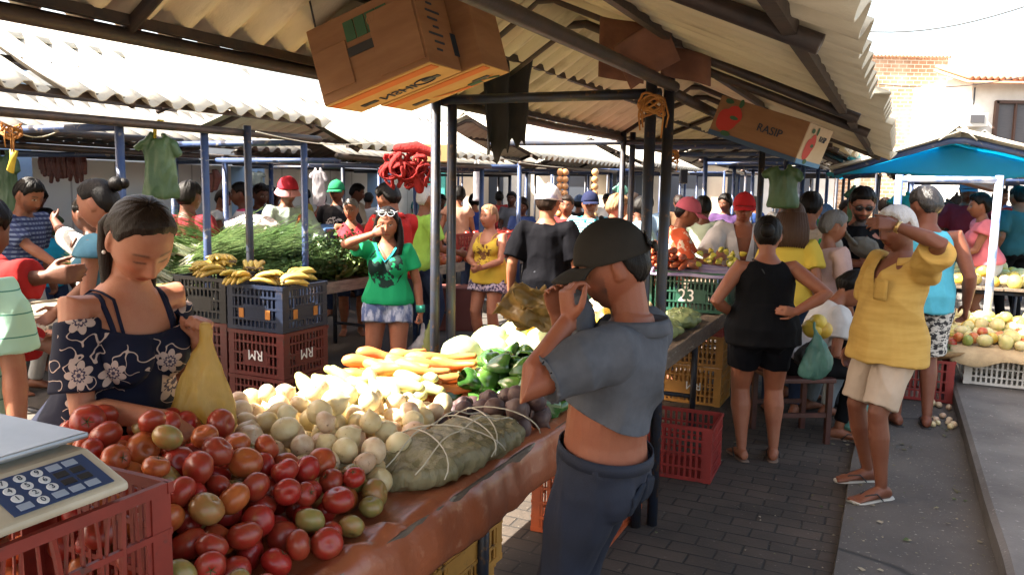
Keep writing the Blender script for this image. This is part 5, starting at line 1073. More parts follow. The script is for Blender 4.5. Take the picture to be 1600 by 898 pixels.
mb.tube([p + A3(.05, 0, -.14), p + A3(.075, 0, -.21), p + A3(.08, .01, -.27)], [.04, .045, .03], 10, rnd=True); mb.tube([p + A3(-.07, 0, .0), p + A3(.06, 0, .01), p + A3(.17, 0, -.03)], [.03, .04, .03], 10, rnd=True)
tag(mb.obj('red_net_bags', M_RBAG, None, True), 'bunch of bright red net bags hanging from the middle roof', 'bags')
rag(W(742, 40, 4.45), W(832, 44, 4.75), .66, M_BLKCL, 'long black cloth hanging behind the nearest tie beam', seed=2, taper=.62, folds=2)
# boxes
def box_from(O, e1, e2, e3, dims): # orthogonalised real box with one corner at O
    a = nrm(e1); b_ = nrm(e2 - a * np.dot(e2, a)); c = np.cross(a, b_); c = c if np.dot(c, e3) > 0 else -c; return a, b_, c
def carton(label, O, e1, e2, e3, dims, m, faces, group=None):
    a, b_, c = box_from(O, e1, e2, e3, dims); o = bpy.data.objects.new('cardboard_box', None); COL.objects.link(o); o.matrix_world = basis(a, b_, c, O); tag(o, label, 'box', group)
    L, D_, H = dims; t = .005; hand = -1 if np.dot(np.cross(a, b_), c) < 0 else 1
    bm = MB(); bm.box((L / 2, D_ / 2, H / 2), dims); bm.obj('body', m, o, bevel=.004); return o
O = W(507, 166, 3.2); a = SV * math.cos(R(17)) + A3(0, 0, math.sin(R(17))); c = A3(0, 0, math.cos(R(17))) - SV * math.sin(R(17)); b_ = SU; L1 = .50
w_ = MB(); w_.tube([O + c * .30 + a * .05, O + c * .3 + a * .03 + A3(-.03, 0, .22)], .004, 6); tag(w_.obj('string', M_BLACK, None, True), 'black string from which the slotted cardboard box hangs', 'string')
for q, (off, lab, m2) in enumerate(((0, 'large cardboard box with a black slot wedged on the roof beams', M_CARDY), (1, 'second cardboard box wedged behind the slotted one on the roof beams', M_CARDY))):
    OO = O + b_ * .25 * off + a * .09 * off
    o = bpy.data.objects.new('cardboard_box', None); COL.objects.link(o); o.matrix_world = basis(a, b_, c, OO); tag(o, lab, 'box'); D_, H = .24, .30
    bm = MB(); bm.box((L1 / 2, D_ / 2, H / 2), (L1, D_, H)); bm.obj('body', M_CARD, o, bevel=.004)
    f = MB(); f.box((L1 / 2, D_ / 2, -.002), (L1 - .006, D_ - .006, .004)); f.obj('yellow_panel', m2, o)
    f = MB(); f.box((L1 / 2, .05, -.0055), (L1 - .02, .055, .003)); f.obj('orange_band', M_INKO, o)
    for x in (.10, L1 - .10): f = MB(); f.box((x, .165, -.006), (.075, .03, .003)); f.obj('hand_hole', M_BLACK, o, bevel=.001)
    if q == 0:
        f = MB(); f.box((L1 * .36, -.003, H * .50), (.24, .004, .034)); f.obj('slot', M_BLACK, o)
        f = MB(); f.box((.09, -.004, H * .40), (.16, .006, H * .55)); f.box((L1 - .11, -.004, H * .46), (.20, .006, H * .8)); f.obj('flap', M_CARD, o, bevel=.002)
        for k in range(4): f = MB(); f.box((.20 + k * .052, -.0035, H * .76), (.047, .003, .075)); fo = f.obj('green_stamp', M_INKG, o)
        me = text_mesh('07', .04, .001); t_ = link('lettering', me, M_CARD, o, False); t_.matrix_local = basis((1, 0, 0), (0, 0, 1), (0, -1, 0), (.304, -.0065, H * .765))
        f = MB()
        for k in range(9): f.box((L1 + .001, .10 + .012 * (k % 2), .30 - .03 * k), (.003, .10 - .03 * (k % 3), .008))
        f.obj('printed_lines', M_INK, o)
        f = MB()
        for k in range(11): f.box((L1 + .001, .215 + .007 * k, .10), (.003, .003 + .002 * (k % 3 == 0), .09))
        f.obj('bar_code', M_INK, o)
        me = text_mesh('NSHI', .075, .001); t_ = link('lettering', me, M_INK, o, False); t_.matrix_local = basis((1, 0, 0), (0, 1, 0), (0, 0, -1), (.24, .165, -.0075))
        f = MB(); f.tube([(.37 + .045 * math.cos(g_), .165 + .032 * math.sin(g_), -.0065) for g_ in np.linspace(0, 6.283, 25)], .003, 5); f.obj('ring_mark', M_INK, o)
    else:
        f = MB(); f.grid(lambda i, j: (.16 + .3 * i, .16 + .05 * math.sin(i * 3.1) + .03 * (j - .5) * math.sin(i * 3.14), -.0065), 14, 3); f.obj('orange_swoosh', M_INKO, o, solid=.001); f = MB(); f.box((.36, .19, -.007), (.06, .035, .003)); f.box((.43, .20, -.007), (.07, .012, .003), np.array(Matrix.Rotation(.6, 3, 'Z'))); f.obj('green_mark', M_INKG, o)
# box with printed red fruit
O = W(1106, 208, 4.35); T1 = W(1240, 254, 4.05); UP = W(1136, 150, 4.3) - O; a = nrm(T1 - O); L1 = float(np.linalg.norm(T1 - O)); c = nrm(UP - a * np.dot(UP, a)); H = float(np.linalg.norm(UP)) * .98; b_ = np.cross(c, a); b_ = b_ if b_[1] > 0 else -b_
rb = bpy.data.objects.new('cardboard_box', None); COL.objects.link(rb); rb.matrix_world = basis(a, b_, c, O); tag(rb, 'cardboard box printed with red fruit and dark letters, hung under the roof', 'box')
D_ = .36; f = MB(); f.box((L1 / 2, D_ / 2, H / 2), (L1, D_, H)); f.obj('body', M_CARD, rb, bevel=.003)
M_CARDL = mat('pale_cardboard', (.56, .44, .30), .85, (.5, .38, .25), vs=4); f = MB(); f.box((L1 + .002, D_ / 2, H / 2), (.004, D_ - .004, H - .004)); f.obj('pale_panel', M_CARDL, rb)
f = MB(); f.box((L1 / 2, -.002, .012), (L1, .004, .024)); f.obj('blue_edge', mat('ink_blue', (.05, .09, .17), .8), rb); f = MB(); f.box((L1 + .0045, D_ / 2, .012), (.003, D_, .024)); f.obj('blue_edge', mat('ink_blue2', (.10, .24, .42), .8), rb)
def printed(face, x0, z0, k):
    P = (lambda x, z, d: (x0 + x * k, -.003 - d, z0 + z * k)) if face == 0 else (lambda x, z, d: (L1 + .005 + d, x0 + x * k, z0 + z * k))
    def blob(cx, cz, rx, rz_, d): return [P(cx + rx * math.cos(g_) * (1 + .08 * math.cos(3 * g_)), cz + rz_ * math.sin(g_), d) for g_ in np.linspace(0, 6.283, 22, endpoint=False)]
    f = MB()
    for cx, cz, rx, rz_, d in ((-.012, -.02, .062, .064, .001), (.022, .015, .048, .056, .0016)): f.add(blob(cx, cz, rx, rz_, d), [tuple(range(22))])
    f.obj('printed_fruit', M_INKR, rb)
    for cx, cz, rx, rz_ in ((-.03, .085, .026, .014), (.045, .09, .014, .024), (.028, .004, .026, .011), (.01, -.09, .03, .015)): f = MB(); f.add(blob(cx, cz, rx, rz_, .0024), [tuple(range(22))]); f.obj('printed_leaf', M_INKG, rb)
printed(0, .085, H * .53, H / .225); printed(1, .105, H * .47, H / .235)
me = text_mesh('RASIP', H * .27, .001); t_ = link('lettering', me, M_INK, rb, False); t_.matrix_local = basis((1, 0, 0), (0, 0, 1), (0, -1, 0), (L1 * .64, -.004, H * .52))
me = text_mesh('RASIP', H * .20, .001); t_ = link('lettering', me, M_INK, rb, False); t_.matrix_local = basis((0, 1, 0), (0, 0, 1), (1, 0, 0), (L1 + .0055, D_ * .70, H * .70))
# second printed box under the right gable, and a carton behind the red nets
p = W(1535, 272, 8.55); o = bpy.data.objects.new('cardboard_box', None); COL.objects.link(o); o.matrix_world = basis(nrm(A3(1, .1, -.22)), nrm(A3(-.1, 1, 0)), nrm(A3(.22, 0, 1)), p); tag(o, 'faded cardboard box with red dots hung under the right gable roof', 'box')
f = MB(); f.box((0, .1, 0), (.56, .2, .26)); f.obj('body', mat('pink_cardboard', (.40, .20, .15), .85), o, bevel=.004); f = MB()
for x, z in ((-.13, -.05), (-.07, -.07), (-.10, .0)): f.add([(x + .035 * math.cos(g_), -.003, z + .035 * math.sin(g_)) for g_ in np.linspace(0, 6.283, 16, endpoint=False)], [tuple(range(16))])
f.obj('printed_fruit', M_INKR, o); me = text_mesh('TOMATE', .05, .001); t_ = link('lettering', me, M_INK, o, False); t_.matrix_local = basis((1, 0, 0), (0, 0, 1), (0, -1, 0), (.07, -.004, .04))
p = W(676, 240, 5.8); o = bpy.data.objects.new('cardboard_box', None); COL.objects.link(o); o.matrix_world = basis((1, 0, 0), (0, 1, 0), (0, 0, 1), p); tag(o, 'small tan carton lying on the roof beam behind the red nets', 'box'); f = MB(); f.box((0, 0, 0), (.26, .2, .12)); f.obj('body', mat('tan_card', (.42, .27, .12), .85), o, bevel=.003); f = MB(); f.box((.02, -.101, .01), (.08, .003, .03)); f.obj('printed_mark', M_INKR, o)
# folded cardboard over the rafters
p = W(1010, 85, 3.55); fb = MB(); Rm = np.array(Matrix.Rotation(R(-28), 3, 'Y') @ Matrix.Rotation(R(25), 3, 'X')); fb.grid(lambda i, j: p + Rm @ A3((i - .5) * .24, .012 * math.sin(i * 4) - .05 * abs(j - .6), (j - .5) * .20 + .02 * i), 12, 8)
q0 = p + A3(-.09, .12, .05); fb.grid(lambda i, j: q0 + A3((i - .5) * .20, .01 * math.sin(i * 5), (j - .5) * .26 - .03 * i), 10, 8); q1 = p + A3(.20, .12, .0); fb.grid(lambda i, j: q1 + A3((i - .5) * .22, .02 * math.sin(i * 6 + j), (j - .5) * .13 - .05 * i), 10, 6)
tag(fb.obj('folded_cardboard', mat('dirty_cardboard', (.21, .095, .055), .9, (.13, .055, .035), vs=6, bump=.2), None, True, solid=.008), 'dirty folded cardboard sheets stuck over the rafter above the paired posts', 'cardboard')
# ropes
for k, (px, py, d, lab) in enumerate([(1018, 165, 3.66, 'orange cord wound round the paired posts at the tie beam'), (1048, 245, 5.9, 'orange cord knotted at the far beam right of the paired posts'), (18, 205, 5.2, 'red and orange cord tangle at the left roof beam')]):
    r = MB(); p = W(px, py, d); rn = random.Random(k)
    for t in range(7): r.tube([p + A3(.05 * math.cos(a) * (1 + .2 * rn.random()), .062 * math.sin(a), .010 * (t - 3) + .02 * math.sin(a * 2 + t)) for a in np.linspace(0, 6.28, 18)], .0055, 6)
    for t in range(4): x = rn.uniform(-.05, .05); r.tube([p + A3(x, -.06, .02), p + A3(x * 1.4, -.07, -.05), p + A3(x * 1.2, -.065, -.09 - .06 * rn.random())], .004, 6)
    tag(r.obj('cord', M_ROPE, None, True), lab, 'cord')
tb_ = MB(); tb_.tube([W(22, 235, 5.2), W(20, 250, 5.2), W(16, 268, 5.25)], [.03, .02, .025], 8, asp=.4); tag(tb_.obj('yellow_ribbon', mat('yellow_ribbon', (.5, .38, .03), .6), None, True), 'yellow plastic ribbon dangling at the left picture edge', 'ribbon')
for k, (a, b_, d1, d2) in enumerate([((400, 206), (590, 222), 5.4, 7.0), ((20, 205), (100, 200), 5.2, 5.6), ((700, 222), (880, 262), 8, 9.5)]):
    r = MB(); A_, B_ = W(*a, d1), W(*b_, d2); r.tube([A_ + (B_ - A_) * t - A3(0, 0, .05 * math.sin(3.14 * t)) for t in np.linspace(0, 1, 10)], .004, 6); tag(r.obj('string_line', M_ROPEW, None, True), ['pale string strung under the middle roofs', 'short pale string under the left beam', 'slack pale string across the aisle'][k], 'string')
# dried meat and sausages over the butcher counter
sm = []
for s_ in range(4):
    mb = MB(); mb.tube([(0, 0, 0), (.008 * (s_ - 1), .006, -.09), (-.006, 0, -.20 - .03 * s_)], [.016, .024, .015], 8, rnd=True); me = mb.mesh('meat'); me.materials.append(mat('dried_meat', (.13, .035, .028), .5, (.075, .022, .02), vs=20)); sm.append(me)
for i in range(30):
    px = 64 + i * 2.15 + (4 if i > 17 else 0); o = bpy.data.objects.new('dried_sausage', sm[i % 4]); COL.objects.link(o); o.location = W(px, 243, 8.3 - .012 * i); o.rotation_euler = (0, 0, i); o.scale = (1.25, 1.25, random.uniform(.6, .95)); tag(o, 'dark dried sausage hanging on the butcher rail', 'sausage', 'dried sausages on the butcher rail')
r = MB(); r.tube([W(-10, 240, 8.4), W(240, 250, 7.9)], .014, 8); tag(r.obj('meat_rail', M_PIPE, None, True), 'thin dark rail carrying the dried sausages', 'rail')
for i, (px, py) in enumerate([(322, 268), (330, 272), (336, 266)]):
    o = bpy.data.objects.new('meat_cut', sm[i]); COL.objects.link(o); o.location = W(px, py, 8.6); o.scale = (2.2, 2.2, .8); tag(o, 'red meat cut hanging before the white tiles', 'meat', 'meat cuts before the white tiles')
# strings of onions
for px, d in ((886, 10), (938, 9.6)):
    mb = MB()
    for i in range(7):
        for e in ((-1, 1) if px < 900 else (0,)): mb.ball(W(px + e * 4, 0, d) * A3(1, 1, 0) + A3(0, 0, 1.86 - .085 * i), .044, 10, 7)
    tag(mb.obj('onion_string', fr_mat('string_onions', (.55, .36, .16), (.45, .2, .08)), None, True), 'double string of onions hanging above the white cap man' if px < 900 else 'single string of onions hanging left of the curly haired man', 'onions')
b = MB(); b.box(W(1068, 276, 7.5), (.07, .07, .13)); tag(b.obj('hanging_lantern', M_CR_BLU, None, bevel=.01), 'small dark blue box hanging under the second roof', 'lantern')
# plastic bags lying on the table behind the man
for k, (u, v, w_) in enumerate([(5.0, -1.32, .13), (5.25, -1.25, .12), (5.5, -1.3, .11), (4.8, -1.25, .1)]):
    mb = MB(); mb.ball(UV(u, v, .80), (w_, w_ * .9, .05), 14, 8); mb.ball(UV(u + .1, v + .03, .79), (w_ * .8, w_ * .5, .03), 12, 8); crumple(mb, .009, .018, (12, 12, 12), 'plastic_bag', film('pale_green_film%d' % k, (.34, .42, .20), .25, .3), ['crumpled pale green bag nearest on the plank table behind the man', 'crumpled pale green bag second on the plank table', 'crumpled pale green bag below the numbered crate', 'flat pale green bag at the table edge'][k], 'bag', seed=k)
# blue cooler box and a patterned sack on the left
p = W(510, 350, 9.2); u, v = toUV(p); o = empty('cooler_box', (p[0], p[1], .85), RZU, 'large blue cooler box on the table behind the left stall', 'cooler'); b = MB(); b.box((0, 0, .14), (.6, .8, .28)); b.obj('body', mat('cooler_blue', (.02, .07, .20), .4), o, bevel=.03); b = MB(); b.box((0, 0, .31), (.63, .83, .06)); b.obj('lid', mat('cooler_lid', (.03, .09, .22), .4), o, bevel=.02)
mb = MB(); p = W(395, 352, 7.6); mb.ball(p, (.26, .16, .09), 16, 10); crumple(mb, .012, .03, (6, 6, 8), 'printed_sack', mat('sack_print', (.62, .58, .58), .5, (.55, .40, .38), vs=7, lo=.52, hi=.56), 'white printed plastic sack lying behind the green onions', 'sack', seed=3)
b = MB(); p = W(1370, 600, 5.0)
carrier(W(1352, 628, 5.3), .20, .26, M_AQBAG, 'teal plastic bag resting on the pavement by the seated feet', seed=6)
for k, (px, py, d) in enumerate([(718, 462, 9.3), (700, 430, 9.4)]): p = W(px, py, d)
# low white bench and bricks
b = MB(); p = W(710, 470, 9.4); p[2] = .25; b.box(p, (.6, .4, .5)); tag(b.obj('painted_box', mat('rust_red_panel', (.16, .05, .04), .7), None, bevel=.01), 'dull red wooden box standing on the ground in the sunny aisle', 'box')

# ------------------------------------------------------------------ the shop scale
sc_ = empty('shop_scale', UV(.79, -1.46, 1.074), RZU, 'cream shop scale with a blue number keypad standing on the faded red crate', 'scale')
M_CREAMP = mat('cream_plastic', (.55, .49, .38), .4, (.44, .38, .28), vs=7, col3=(.2, .14, .09), vs3=12, lo3=.66, hi3=.75); M_STEEL = mat('scale_pan', (.42, .45, .49), .42, (.34, .37, .41), vs=5, metal=.55, bump=.05)
# local: x across (v), y along u
X1, X0, XP = .215, -.19, .105; Y0, Y1 = -.30, .20
b = MB(); v8 = [(X0, Y0, .01), (X0, Y1, .01), (X1, Y1, .012), (X1, Y0, .012), (X0, Y0, .075), (X0, Y1, .075), (XP, Y1, .075), (XP, Y0, .075), (X1, Y1, .028), (X1, Y0, .028)]
b.add(v8, [(0, 3, 2, 1), (4, 5, 6, 7), (7, 6, 8, 9), (9, 8, 2, 3), (0, 1, 5, 4), (1, 2, 8, 6, 5), (0, 4, 7, 9, 3)]); b.obj('body', M_CREAMP, sc_, bevel=.006)
n_ = nrm(A3(.047, 0, .11)); e_ = nrm(A3(.11, 0, -.047)); P0 = A3((XP + X1) / 2, 0, .0515)
def on_panel(name, y, s0, w_, h_, m_, lift, parent): f = MB(); f.box(P0 + e_ * s0 + A3(0, y, 0) + n_ * lift, (h_, w_, .002), np.stack([e_, A3(0, 1, 0), n_], 1)); return f.obj(name, m_, parent, bevel=.0006)
M_KB = mat('keypad_blue', (.018, .042, .12), .5); kp = on_panel('keypad', .085, 0, .185, .094, M_KB, .0015, sc_); dp = on_panel('display', -.15, 0, .17, .075, mat('display_blue', (.02, .05, .16), .35), .0015, sc_); on_panel('screen', -.15, -.006, .095, .036, mat('lcd', (.03, .04, .035), .15), .003, dp)
M_KEY = mat('key_white', (.62, .64, .66), .5); M_KEYG = mat('key_grey', (.28, .33, .42), .5)
dig = {(0, 0): '7', (0, 1): '8', (0, 2): '9', (1, 0): '4', (1, 1): '5', (1, 2): '6', (2, 0): '1', (2, 1): '2', (2, 2): '3', (3, 1): '0'}
for rI in range(4):
    for cI in range(5):
        y = .085 - .066 + .031 * cI; s0 = -.033 + .022 * rI
        if (rI, cI) in dig:
            f = MB(); c_ = P0 + e_ * s0 + A3(0, y, 0) + n_ * .0035; f.rings([(c_ - n_ * .001, e_ * .0098, A3(0, .0098, 0)), (c_ + n_ * .0007, e_ * .0094, A3(0, .0094, 0))], 18); k_ = f.obj('key', M_KEY, kp)
            me = text_mesh(dig[(rI, cI)], .016, .0004); t_ = link('digit', me, M_INK, k_, False); t_.matrix_local = basis((0, 1, 0), tuple(-e_), tuple(n_), tuple(c_ + n_ * .0012))
        else: on_panel('key', y, s0, .024, .015, M_BLACK if (cI > 2 and rI in (1, 2)) else M_KEYG, .003, kp)
b = MB(); b.box((-.085, -.04, .092), (.34, .52, .012)); b.box((-.085, -.04, .080), (.28, .44, .016)); b.obj('pan', M_STEEL, sc_, bevel=.005)
# ------------------------------------------------------------------ cloth and hair
def cloth(name, c, c2=None, rough=.85, vs=6, **k): return mat(name, c, rough, c2 or tuple(x * .82 for x in c), vs=vs, bump=.32, bs=26, spec=.14, **k)
def stripes(name, c1, c2, period, axis=2, duty=.5, rot=(0, 0, 0), c3=None):
    t = NT(name); sp = t.n('SeparateXYZ'); t.l(t.mapping(t.coord(), (1, 1, 1), rot), sp.inputs[0]); f = t.math('FRACT', t.math('DIVIDE', sp.outputs[axis], period)); c = t.mix(t.math('LESS_THAN', f, duty), c2, c1)
    if c3: f2 = t.math('FRACT', t.math('DIVIDE', sp.outputs[0], period)); c = t.mix(t.math('MULTIPLY', t.math('LESS_THAN', f2, duty), .6), c, c3)
    t.base(c); t.set(Roughness=.85); t.b.inputs['Specular IOR Level'].default_value = .2; t.bump(t.noise(t.coord(), 200, 2), .1, .004); return t.mat
def flowers(name, base, petal, line, scale, thresh=.40, scroll=True):
    t = NT(name); co = t.coord(); sp = t.n('SeparateXYZ'); t.l(co, sp.inputs[0]); cb = t.n('CombineXYZ'); t.l(t.math('MULTIPLY', t.math('SUBTRACT', sp.outputs[0], sp.outputs[1]), scale * .74), cb.inputs[0]); t.l(t.math('MULTIPLY', sp.outputs[2], scale * .95), cb.inputs[1])
    vo = t.n('TexVoronoi', voronoi_dimensions='2D'); vo.inputs['Scale'].default_value = 1; vo.inputs['Randomness'].default_value = .72; t.l(cb.outputs[0], vo.inputs['Vector'])
    df = t.n('VectorMath', operation='SUBTRACT'); t.l(cb.outputs[0], df.inputs[0]); t.l(vo.outputs['Position'], df.inputs[1]); s2 = t.n('SeparateXYZ'); t.l(df.outputs[0], s2.inputs[0])
    rr = t.n('VectorMath', operation='LENGTH'); t.l(df.outputs[0], rr.inputs[0]); r = rr.outputs['Value']; th = t.math('ARCTAN2', s2.outputs[1], s2.outputs[0])
    sc_ = t.n('SeparateColor'); t.l(vo.outputs['Color'], sc_.inputs[0]); on = t.math('GREATER_THAN', sc_.outputs[0], thresh)
    size = t.math('ADD', .24, t.math('MULTIPLY', sc_.outputs[1], .16)); cs = t.math('ABSOLUTE', t.math('COSINE', t.math('MULTIPLY', th, 3.5))); pr = t.math('MULTIPLY', size, t.math('ADD', .62, t.math('MULTIPLY', cs, .40)))
    inside = t.math('LESS_THAN', r, pr); q = t.math('DIVIDE', r, pr); edge = t.math('GREATER_THAN', q, .86); mid = t.math('MULTIPLY', t.math('LESS_THAN', t.math('ABSOLUTE', t.math('SUBTRACT', q, .42)), .07), 1); vein = t.math('LESS_THAN', cs, .22)
    ln = t.math('MULTIPLY', t.math('MAXIMUM', t.math('MAXIMUM', mid, vein), t.math('LESS_THAN', q, .16)), t.math('SUBTRACT', 1, edge))
    fc = t.mix(ln, petal, line); f = t.math('MULTIPLY', inside, on); c = t.mix(f, base, fc)
    if scroll:
        nz = t.noise(cb.outputs[0], 2.6, 1, .4); sq = t.math('LESS_THAN', t.math('ABSOLUTE', t.math('SUBTRACT', nz, .5)), .012); reg = t.math('MULTIPLY', t.math('LESS_THAN', r, .62), t.math('GREATER_THAN', sc_.outputs[0], thresh)); c = t.mix(t.math('MULTIPLY', t.math('MULTIPLY', sq, reg), t.math('SUBTRACT', 1, f)), c, petal)
    t.base(c); t.set(Roughness=.8); t.b.inputs['Specular IOR Level'].default_value = .2; return t.mat
def blotch(name, base, ink, centre, rad, scale, lo=.48, stretch=(1, 1, 1)):
    """a printed patch on the front of a garment"""
    t = NT(name); co = t.coord(); sp = t.n('SeparateXYZ'); t.l(co, sp.inputs[0]); ex = t.math('DIVIDE', t.math('SUBTRACT', sp.outputs[0], centre[0]), rad[0]); ez = t.math('DIVIDE', t.math('SUBTRACT', sp.outputs[2], centre[1]), rad[1])
    d = t.math('ADD', t.math('POWER', t.math('ABSOLUTE', ex), 2), t.math('POWER', t.math('ABSOLUTE', ez), 2)); nz = t.noise(t.mapping(co, stretch), scale, 3)
    f = t.math('MULTIPLY', t.math('MULTIPLY', t.math('LESS_THAN', t.math('ADD', d, t.math('MULTIPLY', nz, .7)), 1.25), t.math('GREATER_THAN', nz, lo)), t.math('GREATER_THAN', sp.outputs[1], .02))
    t.base(t.mix(f, base, ink)); t.set(Roughness=.85); t.b.inputs['Specular IOR Level'].default_value = .2; t.bump(t.noise(co, 220, 2), .1, .004); return t.mat
def hairm(name, c, rough=.42): 
    t = NT(name); co = t.mapping(t.coord(), (1, 1, .12)); nz = t.noise(co, 260, 3); t.base(t.mix(nz, tuple(x * .55 for x in c), tuple(x * 1.5 for x in c))); t.set(Roughness=rough); t.b.inputs['Specular IOR Level'].default_value = .16; t.bump(nz, .6, .006); return t.mat
H_BLK = hairm('black_hair', (.006, .0045, .004)); H_BRN = hairm('brown_hair', (.050, .026, .015)); H_DBR = hairm('dark_brown_hair', (.016, .009, .006)); H_WHT = hairm('white_hair', (.50, .48, .46), .6); H_GRY = hairm('grey_hair', (.16, .155, .15), .6); H_LBR = hairm('light_brown_hair', (.16, .085, .04)); H_GLD = hairm('sandy_hair', (.22, .13, .07), .55)
SK_L = (.44, .245, .165); SK_M = (.36, .185, .115); SK_T = (.28, .135, .080); SK_D = (.15, .072, .045); SK_DD = (.085, .042, .028)
DEN = cloth('denim', (.035, .055, .11), (.02, .03, .065)); BLKC = cloth('black_knit', (.0032, .0032, .0042)); RUB = mat('black_rubber', (.015, .014, .014), .6); RUBW = mat('pale_rubber', (.45, .42, .36), .7)
def at(px, d, py=300): p = W(px, py, d); return float(p[0]), float(p[1])

# 1 woman in the navy floral top, picking tomatoes
x, y = at(160, 2.38)
p = Person('woman in a navy floral off-shoulder top picking tomatoes with a yellow bag', x, y, 0, face=116, H=1.66, fem=True, fat=.15, lean=13, head=(40, 16, 4), skin=(.47, .25, .165), vox=.0048, eyes=False, hairc=(.05, .03, .02),
           Rh=dict(ww=W(262, 655, 2.14), pole=(.55, -1, -.9), hd=nrm(A3(-.1, .9, -.45)), pn=A3(0, -.3, -1), curl=.25), Lh=dict(ww=W(312, 532, 2.40), pole=(-.35, -.7, -1), hd=nrm(A3(.1, .35, .92)), pn=A3(.9, .25, -.1), curl=.95, thumb=.9))
FLR = flowers('navy_floral', (.005, .007, .022), (.42, .32, .28), (.05, .04, .07), 7.6, .22)
def offs(v): X_, Y_, h = p.tc(v); return h - (.372 - .012 * np.clip(Y_ / .1, -1, 1) * (1 - (X_ / .2) ** 2) + .012 * np.abs(X_ / .16) ** 2)
p.shirt(FLR, hem=-.13, top=.445, inf=.013, sleeve=0, hflare=.03, wr=.008, vox=.006, cuts=(offs,), name='floral_top')
for k in ('R', 'L'):
    sl = MB(); S, E, Wr, *_ = p.arm[k]; sl.tube([S + (E - S) * t for t in (.12, .3, .5, .7, .82)], np.array([.062, .067, .071, .077, .085]) * p.s, 22, cap=True)
    p.finish(sl, 'sleeve', FLR, .006, .008, seed=3)
M_STR = cloth('navy_strap', (.012, .014, .035))
for e in (-1, 1):
    for o_ in (0, .028):
        p.strap([p.at(e * (.075 + o_), .108, .30), p.at(e * (.085 + o_ * .9), .085, .375), p.at(e * (.08 + o_ * 1.1), .035, .443 - o_ * .5), p.at(e * (.08 + o_ * .8), -.045, .44 - o_ * .3), p.at(e * (.09 - o_), -.10, .33)], .0075, M_STR)
p.pants(cloth('pale_denim', (.22, .33, .45)), 2, waist=.06)
def ex1(mb):
    for k in range(12):
        a = -1 + 2 * k / 11; q = p.hp(.062 * a, -.088 - .012 * (1 - a * a), -.015); bk = p.Rh[:, 1] * A3(1, 1, 0) * -1; L = .23 + .05 * (1 - a * a) + .015 * (k % 3)
        mb.tube([p.hp(.06 * a, -.075, .02), q, q + bk * .012 - A3(0, 0, .07), q + bk * .01 - A3(0, 0, .14), q + bk * .0 - A3(0, 0, L)], np.array([.014, .019, .021, .018, .004]), 8, rnd=True)
p.hair(H_DBR, 'back', thick=.011, rough=.003, front=50, temple=22, side=20, nape=-30, extra=ex1)
ea = MB(); ea.ball(p.hp(.088, -.004, -.038), .0055, 10, 8); ea.ball(p.hp(-.088, -.004, -.038), .0055, 10, 8); ea.obj('earring', mat('pearl', (.8, .78, .74), .2), p.o, True)
mb = MB(); bt = W(322, 516, 2.34); mb.rings([(bt + A3(dx, 0, -dz), A3(a_, 0, 0), A3(0, b_, 0)) for dx, dz, a_, b_ in ((0, -.02, .012, .010), (.0, .03, .017, .013), (-.005, .08, .036, .022), (-.012, .15, .066, .042), (-.015, .22, .092, .06), (-.02, .28, .100, .07), (-.02, .315, .08, .055))], 24)
crumple(mb, .006, .014, (11, 11, 5), 'plastic_bag', M_YBAG, 'yellow translucent carrier bag held over the tomatoes by the navy floral woman', 'bag', seed=3)

# 2 man in the dark cap wiping his face with his shirt
x, y = at(954, 2.28)
p = Person('man in a grey polo and dark cap wiping his face with his shirt', x, y, 0, face=296, H=1.575, fat=.05, lean=-9, hfwd=.03, head=(16, -20, 0), skin=(.32, .135, .078), vox=.0048, stubble=.55, eyes=False, belly=.01,
           Lh=dict(ww=W(888, 500, 2.11), pole=(-.45, -.30, -1), hd=nrm(A3(.06, .15, 1)), pn=A3(.75, -.65, 0), curl=.6, thumb=.4), Rh=dict(ww=W(872, 495, 2.40), pole=(.5, .4, -1), hd=nrm(A3(-.2, .1, 1)), pn=A3(-.7, -.6, 0), curl=.4))
POLO = cloth('grey_pique', (.095, .100, .116), (.070, .075, .088), vs=14)
def hemc(v): X_, Y_, h = p.tc(v); return np.minimum((.165 + .24 * np.clip(Y_ + .02, -.1, .2) + .12 * np.clip(-X_, -.2, .2)) - h, .205 - np.maximum(np.abs(X_), np.abs(Y_) * .8))
p.shirt(POLO, hem=.05, top=.455, inf=.020, sleeve=.80, sinf=.015, flare=.020, wr=.020, vox=.006, cuts=(hemc,), ws=(5.5, 5.5, 5), name='polo_shirt')
p.collar(POLO, .088, .052)
cl = MB(); cl.rings([(p.hp(0, .115, -.05), p.Rh[:, 0] * .055, p.Rh[:, 1] * .02), (p.hp(0, .12, -.09), p.Rh[:, 0] * .07, p.Rh[:, 1] * .035), (p.hp(0, .125, -.15), p.Rh[:, 0] * .075, p.Rh[:, 1] * .035), (p.at(0, .19, .30), p.rt * .08, p.fw * .03), (p.at(0, .17, .18), p.rt * .12, p.fw * .03)], 20); p.finish(cl, 'pulled_up_hem', POLO, .008, .018, seed=9, ws=(12, 12, 7))
JN = mat('navy_jeans', (.007, .012, .030), .8, (.004, .006, .015), vs=5, bump=.2, bs=220, col3=(.02, .026, .042), vs3=3, lo3=.62, hi3=.75)
jo = p.pants(JN, 2, waist=.045, inf=.014, linf=.020, wr=.012, vox=.007)
M_SEAM = cloth('jean_pocket', (.018, .022, .034))
for e in (-1, 1):
    pk = MB(); pk.grid(lambda i, j: p.snap(p.at0(e * (.078 + (i - .5) * .12), -.22, -.01 - .13 * j + .02 * abs(i - .5) * j), .006 if 0 < i < 1 and 0 < j < 1 else -.001, jo), 12, 12); pk.obj('pocket', M_SEAM, p.o, True, solid=.003)
